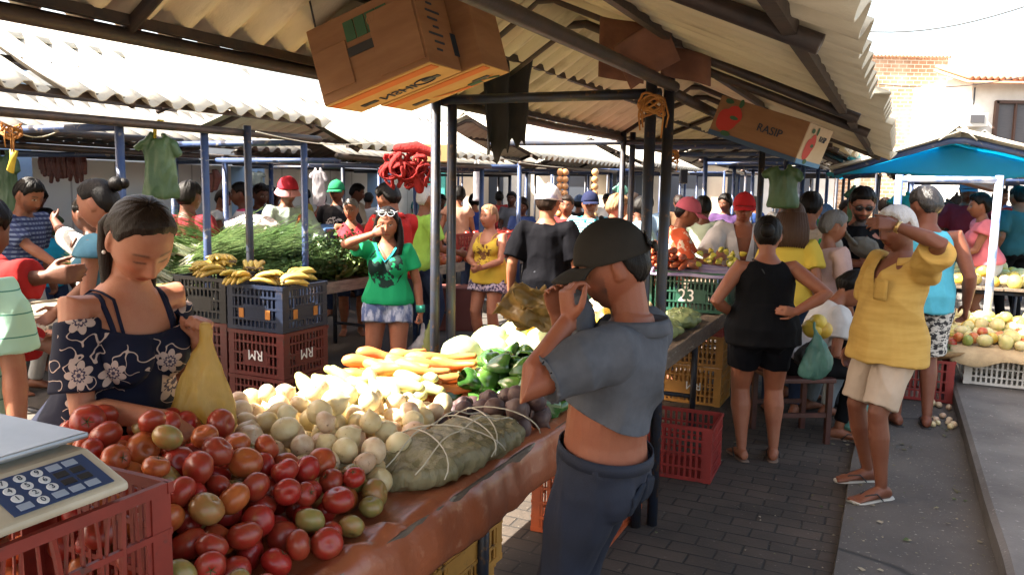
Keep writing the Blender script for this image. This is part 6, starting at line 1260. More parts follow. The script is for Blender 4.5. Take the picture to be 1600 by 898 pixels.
wb_ = MB(); wb_.rings([p.ring(.030, *p.tor_at(.03)[:2], p.tor_at(.03)[2], .019), p.ring(.066, *p.tor_at(.05)[:2], p.tor_at(.05)[2], .017)], 30, cap=False); wb_.obj('waistband', JN, p.o, True, solid=.004)
p.hair(H_BLK, 'short', thick=.010, rough=.004)
CAPM = cloth('faded_black_cap', (.019, .0165, .014), (.030, .026, .022), vs=4); cp_ = p.cap(CAPM, elev=12)
gap = MB(); gap.grid(lambda i, j: p.hp(.052 * math.sin((i - .5) * 2.6), -.117 - .004 * math.cos((i - .5) * 2.6) + .012 * j, .034 + .045 * j * math.cos((i - .5) * 2.6)), 14, 5); gap.obj('strap_opening', H_BLK, cp_, True, solid=.003)
stp = MB(); stp.grid(lambda i, j: p.hp(.098 * math.sin((i - .5) * 1.5), -.092 - .042 * math.cos((i - .5) * 1.5), .018 + .022 * j), 14, 3); stp.obj('back_strap', CAPM, cp_, True, solid=.004)
p.shoes('shoe', RUB)

# 3 - 9 people at the left
x, y = at(-88, 2.72)
p = Person('boy in a mint green striped tee at the left picture edge, arm hanging', x, y, 0, face=186, H=1.60, skin=SK_M, vox=.006, Lh=dict(w=(-.27, .05, .80), pole=(-.2, -1, 0)))
p.shirt(stripes('mint_stripes', (.06, .20, .15), (.34, .56, .44), .075, 2, .06), sleeve=.75, sinf=.022, flare=.03, wr=.012); p.pants(DEN, 2); p.hair(H_BLK)
x, y = at(-128, 3.25)
p = Person('person in a red long sleeved shirt reaching over at the left edge', x, y, 0, face=95, H=1.64, lean=24, head=(10, -75, 0), skin=SK_D, vox=.007, fat=.1, Rh=dict(ww=W(92, 432, 3.0), pole=(.3, -.4, -1)), Lh=dict(w=(-.1, .45, 1.0)))
p.shirt(cloth('red_shirt', (.34, .018, .018)), sleeve=1.75, sinf=.028, flare=.02, wr=.014); p.pants(BLKC, 2); p.hair(H_BLK, 'short', thick=.022, rough=.01)
x, y = at(163, 4.25)
p = Person('young woman with a hair bun and teal sleeveless top in left profile', x, y, 0, face=273, H=1.68, fem=True, skin=(.37, .185, .115), vox=.006, head=(14, 0, 0), Lh=dict(w=(-.19, .18, .88), pole=(-.2, -1, 0)), Rh=dict(w=(.1, .36, .95)), browc=(.02, .012, .01))
p.shirt(cloth('teal_top', (.10, .23, .30), (.06, .15, .20)), sleeve=.22, sinf=.02, flare=.02, neck=('scoop', .07)); p.pants(DEN, 2)
def ex(mb): mb.ball(p.hp(0, -.118, .075), np.array((.042, .04, .04)) * p.s, 12, 9); mb.ball(p.hp(.01, -.15, .07), np.array((.026, .03, .03)) * p.s, 10, 8)
p.hair(H_BLK, 'back', thick=.010, rough=.003, front=46, temple=20, extra=ex)
x, y = at(68, 7.0)
p = Person('boy in a cyan polo shirt looking right over the bananas', x, y, 0, face=112, H=1.42, skin=SK_D, vox=.008, head=(-4, 0, 0)); CY = cloth('cyan_polo', (.02, .33, .55)); p.shirt(CY, sleeve=.7, sinf=.02); p.collar(DEN); p.pants(DEN, 1); p.hair(H_BLK)
x, y = at(22, 6.2)
p = Person('man in a blue plaid shirt and white trousers looking down at the left', x, y, 0, face=105, H=1.70, lean=10, skin=SK_T, vox=.008, head=(25, 0, 0), Rh=dict(w=(.12, .50, 1.02)), stubble=.4); p.shirt(stripes('plaid', (.02, .03, .09), (.15, .19, .30), .035, 2, .5, c3=(.03, .04, .12)), sleeve=.8, sinf=.02); p.pants(cloth('white_trousers', (.6, .6, .58)), 2); p.hair(H_BLK)
x, y = at(58, 8.6)
p = Person('seller with curly dark hair in the shade before the white tiles', x, y, 0, face=160, H=1.60, fem=True, fat=.15, skin=SK_D, vox=.01, head=(20, 0, 0)); p.shirt(cloth('olive_apron', (.06, .10, .06)), sleeve=.3); p.pants(BLKC, 2); p.hair(H_BLK, 'short', thick=.03, rough=.02)
x, y = at(150, 5.6)
p = Person('person in a white tee reaching left behind the hair bun woman', x, y, 0, face=285, H=1.56, skin=SK_D, vox=.008, lean=8, Lh=dict(ww=W(84, 343, 5.8), pole=(-.3, 0, -1))); p.shirt(cloth('white_tee', (.62, .62, .62)), sleeve=.7, sinf=.02); p.pants(DEN, 2); p.hair(H_BLK)
x, y = at(293, 6.6)
p = Person('broad man in a maroon shirt seen from behind by the hanging green bags', x, y, 0, face=15, H=1.68, fat=.2, skin=SK_D, vox=.008); p.shirt(cloth('maroon_shirt', (.20, .018, .028)), sleeve=.8, sinf=.025, wr=.012); p.pants(stripes('zebra_stripes', (.02, .02, .025), (.5, .5, .5), .05), 1); p.hair(H_BLK)
x, y = at(379, 8.8)
p = Person('man in a pink and white block striped shirt in left profile', x, y, 0, face=255, H=1.68, skin=SK_D, vox=.01); p.shirt(stripes('pink_blocks', (.55, .06, .16), (.7, .66, .68), .17), sleeve=.7, sinf=.02); p.pants(DEN, 2); p.hair(H_BLK)
# 10 bucket hat
x, y = at(448, 8.3)
p = Person('man in a red bucket hat and pale green sweater holding plastic bags', x, y, 0, face=140, H=1.74, skin=SK_T, vox=.008, head=(14, 10, 0), stubble=.6, Lh=dict(w=(-.16, .34, 1.02), pole=(-1, -.4, -.5)), Rh=dict(w=(.10, .30, 1.08), pole=(1, -.4, -.5)))
p.shirt(cloth('sage_sweater', (.33, .40, .34)), sleeve=1.7, sinf=.018, wr=.012); p.pants(cloth('cream_shorts', (.5, .47, .4)), 1.1); p.hair(H_BLK); p.cap(cloth('red_hat', (.50, .03, .05)), cloth('red_white_brim', (.62, .30, .30)), 'bucket', elev=18, name='bucket_hat'); p.strap([p.at(-.12, .11, .42), p.at(0, .155, .25), p.at(.15, .15, .05)], .018, mat('orange_strap', (.45, .13, .04), .6))
pw = p.world(p.arm['L'][2]); carrier(pw - A3(0, 0, .04), .42, .30, M_LIME, 'lime plastic bag held by the bucket hat man', seed=2, vox=.012); carrier(pw - A3(.16, 0, .02), .38, .22, M_CBAG, 'pale bluish bag beside the lime one at the bucket hat man', seed=4, vox=.012)
pw = p.world(p.arm['R'][2]); rag(pw + A3(-.08, -.05, 0), pw + A3(.10, -.05, .04), .38, stripes('bundle_stripes', (.40, .02, .03), (.06, .04, .16), .13), 'red and purple cloth bundle hanging from the bucket hat man hand', seed=3)
x, y = at(527, 10.2)
p = Person('man in a green cap and black printed tee deep in the left row', x, y, 0, face=185, H=1.72, skin=SK_T, vox=.01); p.shirt(blotch('black_tee_print', (.015, .015, .018), (.55, .5, .48), (0, 1.15), (.14, .12), 30, .5), sleeve=.7, sinf=.02); p.pants(DEN, 2); p.cap(cloth('green_cap', (.02, .22, .09)))
p.hair(H_BLK)
x, y = at(549, 8.9)
p = Person('elderly woman in a red sleeveless top left of the green tee', x, y, 0, face=165, H=1.52, fem=True, fat=.2, skin=SK_M, vox=.009, hairc=(.08, .07, .06), head=(5, 20, 0)); p.shirt(blotch('red_top', (.42, .03, .045), (.6, .4, .4), (0, 1.07), (.1, .05), 40, .55), sleeve=0, tank=0, neck=('v', .12)); p.pants(DEN, 1); p.hair(H_GRY, 'back', front=44)
x, y = at(500, 11.5)
p = Person('woman in a red strap top seen from behind near the blue cooler', x, y, 0, face=330, H=1.58, fem=True, skin=SK_T, vox=.011); p.shirt(cloth('dark_red_top', (.30, .02, .03)), sleeve=0, tank=.02, top=.40); p.pants(DEN, 2); p.hair(H_DBR, 'back', thick=.02)
# 16 green tee woman
x, y = at(606, 5.8)
p = Person('woman in a green printed tee and denim shorts covering her nose', x, y, 0, face=182, H=1.52, fem=True, fat=.08, skin=(.36, .18, .115), vox=.0062, head=(8, -6, 0), browc=(.02, .012, .01), Rh=dict(ww=W(583, 366, 5.55), pole=(1, .1, -.25), hd=nrm(A3(-.85, .1, .35)), pn=A3(-.2, -1, -.2), curl=.75), Lh=dict(w=(-.27, .03, .83), curl=.8), shoe='flip', shoec=(RUB, RUB))
GT = blotch('green_print_tee', (.012, .30, .12), (.012, .03, .025), (0, 1.08), (.135, .155), 9, .46, (1, 1, .8))
p.shirt(GT, hem=-.02, sleeve=.55, sinf=.016, flare=.015, neck=('v', .13, .085), wr=.010)
nt = MB(); nt.tube([p.at(-.088, .06, .45), p.at(-.05, .105, .38), p.at(0, .128, .325), p.at(.05, .105, .38), p.at(.088, .06, .45)], .012, 8, asp=.4); nt.obj('neck_trim', cloth('aqua_trim', (.02, .30, .38)), p.o, True)
p.pants(mat('washed_denim', (.075, .11, .24), .85, (.42, .46, .58), vs=11, lo=.45, hi=.58, bump=.2, bs=200, stretch=(1.5, 1.5, .6)), .38, waist=.02, inf=.012, linf=.020, flare=.012, name='denim_shorts')
def ex(mb):
    for k in range(12):
        a = (-1 + 2 * k / 11); xx = .085 * a; yy = -.04 - .05 * (1 - a * a); fr = 1 if a > -.2 else .75; mb.tube([p.hp(xx * .9, yy, .03), p.hp(xx * 1.08, yy - .01, -.04), p.hp(xx * 1.18, yy, -.11), p.hp(xx * 1.15, yy + .02, -.19 * fr), p.hp(xx * 1.0, yy + .035, -.27 * fr)], np.array([.02, .023, .023, .02, .006]) * p.s, 8, rnd=True)
    mb.tube([p.hp(-.085, .0, .03), p.hp(-.098, .02, -.05), p.hp(-.10, .045, -.13), p.hp(-.085, .075, -.21), p.hp(-.07, .07, -.27)], np.array([.02, .026, .03, .028, .008]) * p.s, 10, rnd=True)
p.hair(H_BLK, 'long', thick=.012, rough=.004, front=48, extra=ex)
p.glasses(mat('white_frame', (.7, .7, .72), .3), up=.085, mtl=mat('silver_lens', (.45, .55, .62), .08, metal=.7), y=-.028, pitch=-.9, k=1.0)
wr_ = p.arm['L'][2]; bd_ = MB(); bd_.tube([wr_ + A3(0, 0, .01), wr_ + A3(0, 0, .06)], .034, 14); bd_.obj('wristband', cloth('green_band', (.05, .30, .22)), p.o, True)
pw = p.world(wr_); carrier(pw - A3(.0, 0, .05), .40, .22, M_WBAG, 'pale lilac plastic bag in the green tee woman hand', seed=1); carrier(pw - A3(-.05, .0, .02), .42, .18, M_LIME, 'pale lime bag beside the lilac one in her hand', seed=8)
# 17 red polo man behind
x, y = at(618, 7.0)
p = Person('man in a red polo seen from behind over the green tee woman', x, y, 0, face=312, H=1.70, fat=.1, skin=SK_T, vox=.0075, head=(18, -10, 0), lean=6, Lh=dict(w=(-.1, .4, 1.05)), Rh=dict(w=(.15, .38, 1.0))); RP = cloth('red_polo', (.42, .025, .022)); p.shirt(RP, sleeve=.8, sinf=.022, wr=.012); p.collar(RP, .085); p.pants(cloth('dark_grey_trousers', (.05, .05, .055)), 2); p.hair(H_BLK, 'short', thick=.018)
x, y = at(664, 7.9)
p = Person('older white haired man in a bright lime tee facing right', x, y, 0, face=62, H=1.68, skin=SK_T, vox=.0085, hairc=(.5, .48, .45), Rh=dict(w=(.1, .33, 1.02))); p.shirt(cloth('lime_tee', (.36, .62, .10)), sleeve=.7, sinf=.022, wr=.012); p.pants(DEN, 2); p.hair(H_WHT, thick=.008)
# 19 yellow strap top
x, y = at(766, 7.9)
p = Person('fair woman in a yellow strap top and patterned shorts in the aisle', x, y, 0, face=208, H=1.50, fem=True, fat=.2, skin=(.46, .25, .17), vox=.008, hairc=(.2, .12, .07), head=(-4, 14, 0), Rh=dict(w=(.02, .27, 1.03), pole=(1, -.5, -.5), curl=.8), Lh=dict(w=(-.03, .27, 1.0), pole=(-1, -.5, -.5), curl=.8), shoe='flip', shoec=(RUB, RUB))
p.shirt(blotch('yellow_top', (.62, .42, .05), (.16, .07, .03), (0, 1.02), (.12, .10), 22, .52), hem=-.10, sleeve=0, tank=.035, top=.40, neck=('scoop', .07, .09), hflare=.025)
for e in (-1, 1): p.strap([p.at(e * .06, .11, .30), p.at(e * .075, .06, .40), p.at(e * .075, -.03, .42), p.at(e * .07, -.09, .33)], .007, cloth('yellow_strap', (.62, .42, .05)))
p.pants(mat('patterned_cotton', (.55, .45, .52), .85, (.05, .04, .10), vs=42, lo=.48, hi=.52), .45, waist=.04, linf=.03, flare=.02, name='patterned_shorts'); p.hair(H_GLD, 'back', front=46)
# 20 black shirt, white cap
x, y = at(856, 6.4)
p = Person('man in a black shirt and white cap walking away down the aisle', x, y, 0, face=14, H=1.69, fat=.12, skin=SK_M, vox=.007, Lh=dict(w=(-.30, .02, .84)), Rh=dict(w=(.28, .05, .84)), head=(0, 12, 0)); p.shirt(mat('black_polo', (.002, .002, .0035), .85, (.004, .004, .006), vs=4, bump=.3, bs=26, spec=.08), sleeve=.85, sinf=.022, flare=.02, hem=-.11, wr=.011); p.pants(cloth('charcoal_jeans', (.03, .032, .04)), 2, linf=.022); p.hair(H_DBR); p.cap(mat('white_print_cap', (.62, .62, .68), .8, (.35, .36, .55), vs=16, lo=.52, hi=.58)); p.shoes('shoe', RUB)
x, y = at(922, 8.9)
p = Person('man in a teal striped polo and navy cap facing the camera', x, y, 0, face=178, H=1.64, fat=.1, skin=SK_T, vox=.009, stubble=.3); p.shirt(stripes('teal_stripes', (.04, .24, .32), (.42, .55, .55), .028), sleeve=.8, sinf=.02); p.collar(cloth('teal_collar', (.03, .25, .28)), .09); p.pants(DEN, 2); p.cap(cloth('navy_cap', (.012, .016, .05))); p.hair(H_BLK)
x, y = at(962, 7.9)
p = Person('curly sandy haired youth in a pink shirt in right profile', x, y, 0, face=78, H=1.62, skin=SK_L, vox=.008, head=(6, 0, 0), hairc=(.2, .11, .05)); PK = cloth('pink_shirt', (.55, .20, .26)); p.shirt(PK, sleeve=.8, sinf=.02); p.collar(PK); p.pants(DEN, 2); p.hair(H_GLD, 'short', thick=.022, rough=.016)
x, y = at(1052, 7.0)
p = Person('seller in an orange floral shirt and pink cap laying out peppers', x, y, 0, face=98, H=1.62, skin=SK_M, vox=.007, lean=10, head=(16, 0, 0), Rh=dict(ww=W(1118, 404, 6.75), pole=(.4, -.2, -1)), Lh=dict(w=(-.1, .45, 1.02))); OF = mat('orange_floral', (.50, .075, .02), .85, (.62, .50, .38), vs=16, lo=.54, hi=.57, bump=.1, bs=200); p.shirt(OF, sleeve=.85, sinf=.026, wr=.012); p.collar(OF); p.pants(DEN, 2); p.hair(H_BLK); p.cap(cloth('pink_cap', (.60, .14, .20)))
x, y = at(1100, 8.5)
p = Person('broad person in a pale green shirt seen from behind', x, y, 0, face=8, H=1.62, fat=.25, skin=SK_D, vox=.009); p.shirt(cloth('pale_green_shirt', (.42, .50, .40)), sleeve=.8, sinf=.03, wr=.012); p.pants(DEN, 2); p.hair(H_BLK)
x, y = at(1162, 7.35)
p = Person('seller in an open white shirt, red cap and glasses behind the board', x, y, 0, face=188, H=1.66, fat=.22, skin=(.36, .17, .105), vox=.007, lean=6, head=(6, 4, 0), hairc=(.2, .19, .18), Lh=dict(w=(-.12, .36, .98), pole=(-1, -.4, -.4)), Rh=dict(w=(.20, .34, 1.0), pole=(1, -.4, -.4)))
p.shirt(cloth('white_shirt', (.66, .65, .66)), sleeve=1.0, sinf=.03, flare=.03, neck=('v', .42, .085), wr=.013); p.pants(DEN, 2); p.hair(H_GRY); p.cap(cloth('bright_red_cap', (.50, .025, .03))); p.glasses(mat('gold_frame', (.35, .25, .12), .3, metal=.8), mtl=film('clear_lens', (.5, .45, .42), .05, .6))
# 26 black tank woman
x, y = at(1204, 4.85)
p = Person('stout woman in a black tank top and shorts seen from behind', x, y, .005, face=6, H=1.52, fem=True, fat=.34, skin=(.35, .165, .10), vox=.0062, head=(10, 14, 0), Rh=dict(ww=W(1243, 487, 4.62), pole=(1, -.2, -.1), hd=nrm(A3(-.9, -.35, .1)), pn=A3(.2, 1, 0), curl=.3), Lh=dict(ww=W(1148, 492, 4.95), pole=(-.9, -.6, -.3)), RF=(.12, .02), LF=(-.10, .0), shoe='flip', shoec=(mat('tan_sole', (.16, .10, .07), .7), RUB))
p.shirt(BLKC, hem=-.10, sleeve=0, tank=.008, top=.455, neck=('scoop', .05, .09), wr=.010, bust=1); p.pants(cloth('black_shorts', (.004, .0045, .007)), .62, waist=.06, linf=.016, wr=.012, name='shorts')
def ex(mb): mb.ball(p.hp(0, -.115, .02), np.array((.05, .035, .05)) * p.s, 14, 10)
p.hair(H_BLK, 'back', thick=.014, rough=.004, front=46, nape=-36, extra=ex); p.strap([p.at(-.07, .07, .445), p.at(-.06, -.08, .44), p.at(.02, -.15, .30), p.at(.16, -.16, .05)], .010, RUB)
x, y = at(1240, 5.9)
p = Person('person with long brown hair and yellow top behind the black tank woman', x, y, .005, face=25, H=1.60, fem=True, skin=SK_M, vox=.008, head=(14, 0, 0)); p.shirt(blotch('yellow_shirt', (.58, .42, .06), (.03, .12, .04), (0, 1.2), (.12, .1), 20, .5), sleeve=.6, sinf=.02); p.pants(DEN, 2)
def ex(mb):
    for k in range(14): a = -1 + 2 * k / 13; mb.tube([p.hp(.085 * a, -.05 - .05 * (1 - a * a), .02), p.hp(.105 * a, -.06 - .06 * (1 - a * a), -.08), p.hp(.11 * a, -.06 - .05 * (1 - a * a), -.17), p.hp(.10 * a, -.055 - .045 * (1 - a * a), -.22)], np.array([.022, .028, .026, .008]) * p.s, 8, rnd=True)
p.hair(hairm('chestnut_hair', (.06, .030, .017)), 'long', thick=.016, rough=.006, extra=ex)
x, y = at(1266, 6.35)
p = Person('dark haired man in a green edged pale vest holding up a child top', x, y, .005, face=40, H=1.68, fat=.1, skin=SK_M, vox=.008, head=(16, -10, 0)); p.shirt(cloth('cream_lace', (.52, .46, .38), (.40, .34, .28), vs=30), sleeve=.5, sinf=.02); p.pants(cloth('mid_denim', (.10, .16, .26)), 2); p.hair(H_BLK); vt = MB(); 
for e in (-1, 1): vt.tube([p.at(e * .10, .10, .40), p.at(e * .13, .0, .455), p.at(e * .15, -.11, .38), p.at(e * .15, -.135, .2), p.at(e * .14, -.14, -.02)], .022, 8, asp=.35)
vt.obj('green_trim', cloth('green_trim', (.02, .26, .09)), p.o, True)
# seated person
x, y = at(1262, 5.35)
p = Person('seated person with bowed head and black leggings on a wooden chair', x, y, .005, face=84, H=1.62, fem=True, skin=SK_T, vox=.0068, hip=.56, lean=34, head=(48, 0, 0), RF=(.08, .30), LF=(-.06, .52), fz=(0, .34), kneef=((0, 1, .6), (0, 1, .8)), footyaw=(25, 15), fup=(-.0, -.25), Rh=dict(w=(.14, .42, .62)), Lh=dict(w=(-.1, .45, .60)), shoe='flip', shoec=(mat('brown_sole', (.12, .07, .05), .7), RUB))
p.shirt(cloth('white_blouse', (.55, .53, .52)), sleeve=.6, sinf=.02, hem=-.03); p.pants(cloth('black_leggings', (.004, .004, .005)), 1.9, inf=.010, linf=.008, wr=.005, name='leggings'); p.hair(H_BLK, 'short', thick=.028, rough=.014)
ch = empty('wooden_chair', (x - .03, y, 0), R(6), 'dark red wooden chair under the seated person in black leggings', 'chair'); CM_ = mat('dark_red_wood', (.085, .028, .020), .5, (.05, .018, .014), vs=9)
b = MB(); b.box((.0, 0, .435), (.42, .42, .03)); b.obj('seat', CM_, ch, bevel=.006)
for ex_ in (-1, 1):
    for ey in (-1, 1): b = MB(); b.box((ex_ * .18, ey * .18, .21), (.036, .036, .42)); b.obj('leg', CM_, ch, bevel=.004)
    b = MB(); b.box((0, ex_ * .18, .2), (.34, .02, .03)); b.obj('stretcher', CM_, ch)
b = MB(); b.box((-.2, 0, .66), (.03, .40, .44), np.array(Matrix.Rotation(R(-8), 3, 'Y'))); b.obj('backrest', CM_, ch, bevel=.01)
b = MB(); x2, y2 = at(1330, 5.75); st_ = empty('plastic_stool', (x2, y2, 0), .2, 'black plastic chair standing empty beside the bearded man', 'chair'); b.box((0, 0, .44), (.42, .40, .03)); b.obj('seat', M_BLACK, st_, bevel=.01)
b = MB(); b.box((0, .19, .60), (.40, .03, .34)); b.obj('backrest', M_BLACK, st_, bevel=.012)
for ex_ in (-1, 1):
    for ey in (-1, 1): b = MB(); b.tube([(ex_ * .19, ey * .17, 0), (ex_ * .17, ey * .16, .43)], .018, 8); b.obj('leg', M_BLACK, st_, True)
carrier(W(1277, 500, 4.75), .36, .20, M_AQBAG, 'aqua translucent bag of fruit hanging from the black tank woman hand', seed=5, vox=.008)
for k, (px, py) in enumerate(((1276, 505), (1284, 514), (1270, 512))): o = bpy.data.objects.new('green_papaya', MEM[k]); COL.objects.link(o); o.location = W(px, py, 4.85); o.scale = (.055,) * 3; o.rotation_euler = (1, k, 0); tag(o, 'yellow green papaya showing above the dark bag behind the black tank woman', 'papaya', 'papayas at the black tank woman')
carrier(W(1272, 520, 4.95), .22, .22, M_BLKCL, 'black bag holding papayas beside the aqua bag', seed=9, full=1.1)
# 30 grey haired person, pale pink tee
x, y = at(1300, 5.95)
p = Person('grey haired person in a pale pink tee with a wristwatch', x, y, .005, face=70, H=1.54, fem=True, fat=.12, skin=SK_M, vox=.0075, head=(10, 20, 0), hairc=(.2, .2, .2), Rh=dict(w=(.25, .06, .82))); p.shirt(cloth('pale_pink_tee', (.52, .36, .33)), sleeve=.65, sinf=.02); p.pants(cloth('grey_blue_trousers', (.26, .30, .33)), 2); p.hair(H_GRY, 'short', thick=.016); S, E, Wr, *_ = p.arm['R']; b = MB(); b.tube([Wr + (E - Wr) * .06, Wr + (E - Wr) * .14], .034 * p.s, 14); b.obj('wristwatch', mat('watch_steel', (.5, .5, .48), .3, metal=.8), p.o, True)
# 31 bearded man
x, y = at(1347, 6.3)
p = Person('bearded man in black with dark sunglasses holding a grey cap', x, y, .005, face=186, H=1.72, fat=.16, skin=(.38, .19, .13), vox=.0065, stubble=.95, head=(16, 8, 0), Rh=dict(w=(.05, .30, 1.12), pole=(1, -.3, -.5), hd=nrm(A3(-.3, .4, .8)), pn=A3(-.6, -.6, 0), curl=.6), Lh=dict(w=(-.08, .30, 1.06), pole=(-1, -.3, -.5)))
p.shirt(BLKC, sleeve=1.1, sinf=.024, wr=.012); p.collar(BLKC, .085); p.pants(cloth('dark_jeans', (.008, .011, .02)), 2, linf=.02); p.hair(H_BLK, 'short', thick=.018, rough=.006); p.glasses(mat('dark_frame', (.01, .01, .01), .3), mtl=mat('dark_lens', (.02, .008, .005), .08, coat=.5)); p.shoes('shoe', RUB)
pw = p.world(p.arm['R'][2] + A3(0, .02, .12)); mb = MB(); mb.ball(pw + A3(0, 0, 0), (.12, .10, .075), 16, 10, np.array(Matrix.Rotation(R(25), 3, 'Y'))); mb.rings([(pw + A3(-.10, -.02, .03), A3(0, .08, 0), A3(0, 0, .015)), (pw + A3(-.17, -.03, .10), A3(0, .07, 0), A3(0, 0, .012)), (pw + A3(-.20, -.03, .16), A3(0, .03, 0), A3(0, 0, .008))], 14); crumple(mb, .009, .015, (10, 10, 10), 'grey_cap', cloth('grey_felt', (.14, .13, .11)), 'crushed grey cap held at the chest of the bearded man', 'cap', seed=4)
# 32 old man in the yellow shirt
x, y = at(1408, 4.25)
p = Person('white haired man in a mustard shirt and beige shorts wiping his brow', x, y, .05, face=256, H=1.56, fat=.10, belly=.060, lean=-3, skin=(.20, .092, .055), vox=.0052, head=(10, -4, 8), hairc=(.3, .29, .28), eyes=False, Lh=dict(ww=W(1397, 352, 4.02), pole=(-1, -.5, -.25), hd=nrm(A3(.35, .85, .12)), pn=A3(.8, -.3, -.5), curl=.3), Rh=dict(w=(.27, .05, .82)), LF=(-.14, .10), RF=(.14, -.02), shoe='flip', shoec=(RUBW, RUB), footyaw=(10, -4))
MUS = mat('mustard_cotton', (.52, .325, .085), .85, (.43, .255, .06), vs=5, bump=.15, bs=200, stretch=(1, 1, 6), spec=.2)
p.shirt(MUS, hem=-.14, sleeve=.80, sinf=.022, flare=.026, inf=.015, hflare=.040, neck=('v', .16, .07), wr=.020, vox=.0065, ws=(5.5, 5.5, 3.2)); p.collar(MUS, .09, .05, 40)
pk = MB(); pk.grid(lambda i, j: p.at(-.085 + (i - .5) * .11, .148 + .014 * math.cos((i - .5) * 2) + .02, .34 - .12 * j), 6, 6); pk.obj('pocket', MUS, p.o, True, solid=.004)
p.pants(cloth('beige_shorts', (.47, .37, .28), (.40, .31, .23)), .90, waist=.02, inf=.016, linf=.018, flare=.018, wr=.012, vox=.0065, name='shorts'); p.hair(H_WHT, 'short', thick=.015, rough=.005, front=50)
S, E, Wr, *_ = p.arm['L']; b = MB(); b.tube([Wr + (E - Wr) * .05, Wr + (E - Wr) * .13], .034 * p.s, 16); b.obj('wristwatch', mat('brass', (.45, .30, .12), .3, metal=.8), p.o, True)
# 33 turquoise tank top
x, y = at(1452, 5.5)
p = Person('tall man in a turquoise tank top and patterned shorts turned away', x, y, .05, face=14, H=1.68, fat=.14, skin=(.22, .098, .060), vox=.0065, head=(12, -30, 0), shoe='flip', shoec=(RUB, RUB), Lh=dict(w=(-.2, .30, 1.0)), Rh=dict(w=(.30, .03, .86)))
p.shirt(cloth('turquoise_vest', (.10, .46, .60)), hem=-.10, sleeve=0, tank=.006, top=.45, neck=('scoop', .09, .085), wr=.010, inf=.014); p.pants(mat('block_print', (.62, .60, .56), .85, (.03, .03, .035), vs=30, lo=.49, hi=.51, stretch=(1, 1, 1.6)), .92, waist=.04, linf=.034, flare=.02, name='patterned_shorts'); p.hair(mat('wet_hair', (.02, .017, .016), .22, (.012, .010, .010), vs=60, stretch=(1, 1, .2), bump=.6, bs=180), 'short', thick=.015, rough=.007)
# 34 pink top woman and the two beyond
x, y = at(1548, 7.9)
p = Person('woman in a pink frilled top and white shorts at the right edge', x, y, .19, face=285, H=1.50, fem=True, fat=.22, skin=SK_T, vox=.008, lean=8, Lh=dict(w=(-.12, .38, 1.0))); p.shirt(cloth('pink_top', (.60, .16, .20)), sleeve=.35, sinf=.03, flare=.03, hem=-.02); p.pants(cloth('white_denim', (.52, .53, .56)), .6, linf=.02); p.hair(H_BLK, 'back', thick=.03, rough=.012)
x, y = at(1512, 9.6)
p = Person('man in a maroon shirt and pale cap in the shade under the right gable', x, y, .19, face=200, H=1.66, skin=SK_D, vox=.011); p.shirt(cloth('maroon_tee', (.18, .018, .03)), sleeve=.8, sinf=.02); p.pants(DEN, 2); p.cap(cloth('grey_blue_cap', (.15, .19, .28))); p.hair(H_BLK)
x, y = at(1594, 9.2)
p = Person('person in a dark teal shirt walking off at the right edge', x, y, .19, face=355, H=1.60, skin=SK_T, vox=.011); p.shirt(cloth('dark_teal_shirt', (.03, .11, .13)), sleeve=.8, sinf=.02); p.pants(BLKC, 2); p.hair(H_BLK)
# ------------------------------------------------------------------ the far crowd
FAR = [(430, 13, 150, 'navy', (.02, .03, .09)), (575, 14.5, 20, 'white', (.6, .6, .6)), (690, 14, 200, 'white', (.62, .62, .62)), (716, 11.5, 10, 'peach strap', (.45, .25, .18)), (742, 13, 340, 'blue', (.03, .06, .28)), (800, 14.5, 190, 'grey', (.2, .2, .22)), (817, 11.5, 170, 'blue checked', (.06, .10, .28)), (886, 9.8, 185, 'dark red', (.22, .03, .03)), (905, 13.5, 30, 'black', (.015, .015, .018)), (985, 10.5, 120, 'salmon', (.50, .20, .14)), (1012, 12, 350, 'pale blue', (.28, .40, .52)), (1000, 9.2, 70, 'light blue', (.25, .38, .48)), (1135, 11.5, 200, 'dark purple', (.06, .03, .09)), (1226, 11, 160, 'white', (.6, .58, .55)), (1292, 9.4, 190, 'orange', (.5, .14, .05)), (1275, 12, 30, 'green', (.05, .20, .08)), (1562, 11.5, 170, 'red', (.40, .04, .04)), (1385, 11, 10, 'black', (.014, .014, .016)), (345, 10.5, 90, 'white', (.62, .62, .6)), (405, 9.6, 130, 'slate blue', (.10, .13, .24)), (422, 11.2, 180, 'black', (.014, .014, .016)), (1062, 13, 0, 'brown', (.16, .09, .05)), (660, 17, 170, 'teal', (.03, .22, .22)), (478, 14, 250, 'yellow', (.5, .36, .06)), (780, 17, 0, 'red', (.38, .04, .04)), (950, 15.5, 180, 'white', (.6, .6, .6)), (1180, 14, 340, 'blue', (.04, .09, .3)), (1320, 13, 90, 'grey', (.22, .22, .22)), (555, 12, 100, 'cream', (.5, .45, .36)), (1590, 13, 200, 'blue', (.04, .1, .3)), (512, 16, 185, 'pink', (.5, .2, .26)), (610, 15, 250, 'black', (.015, .015, .02))]
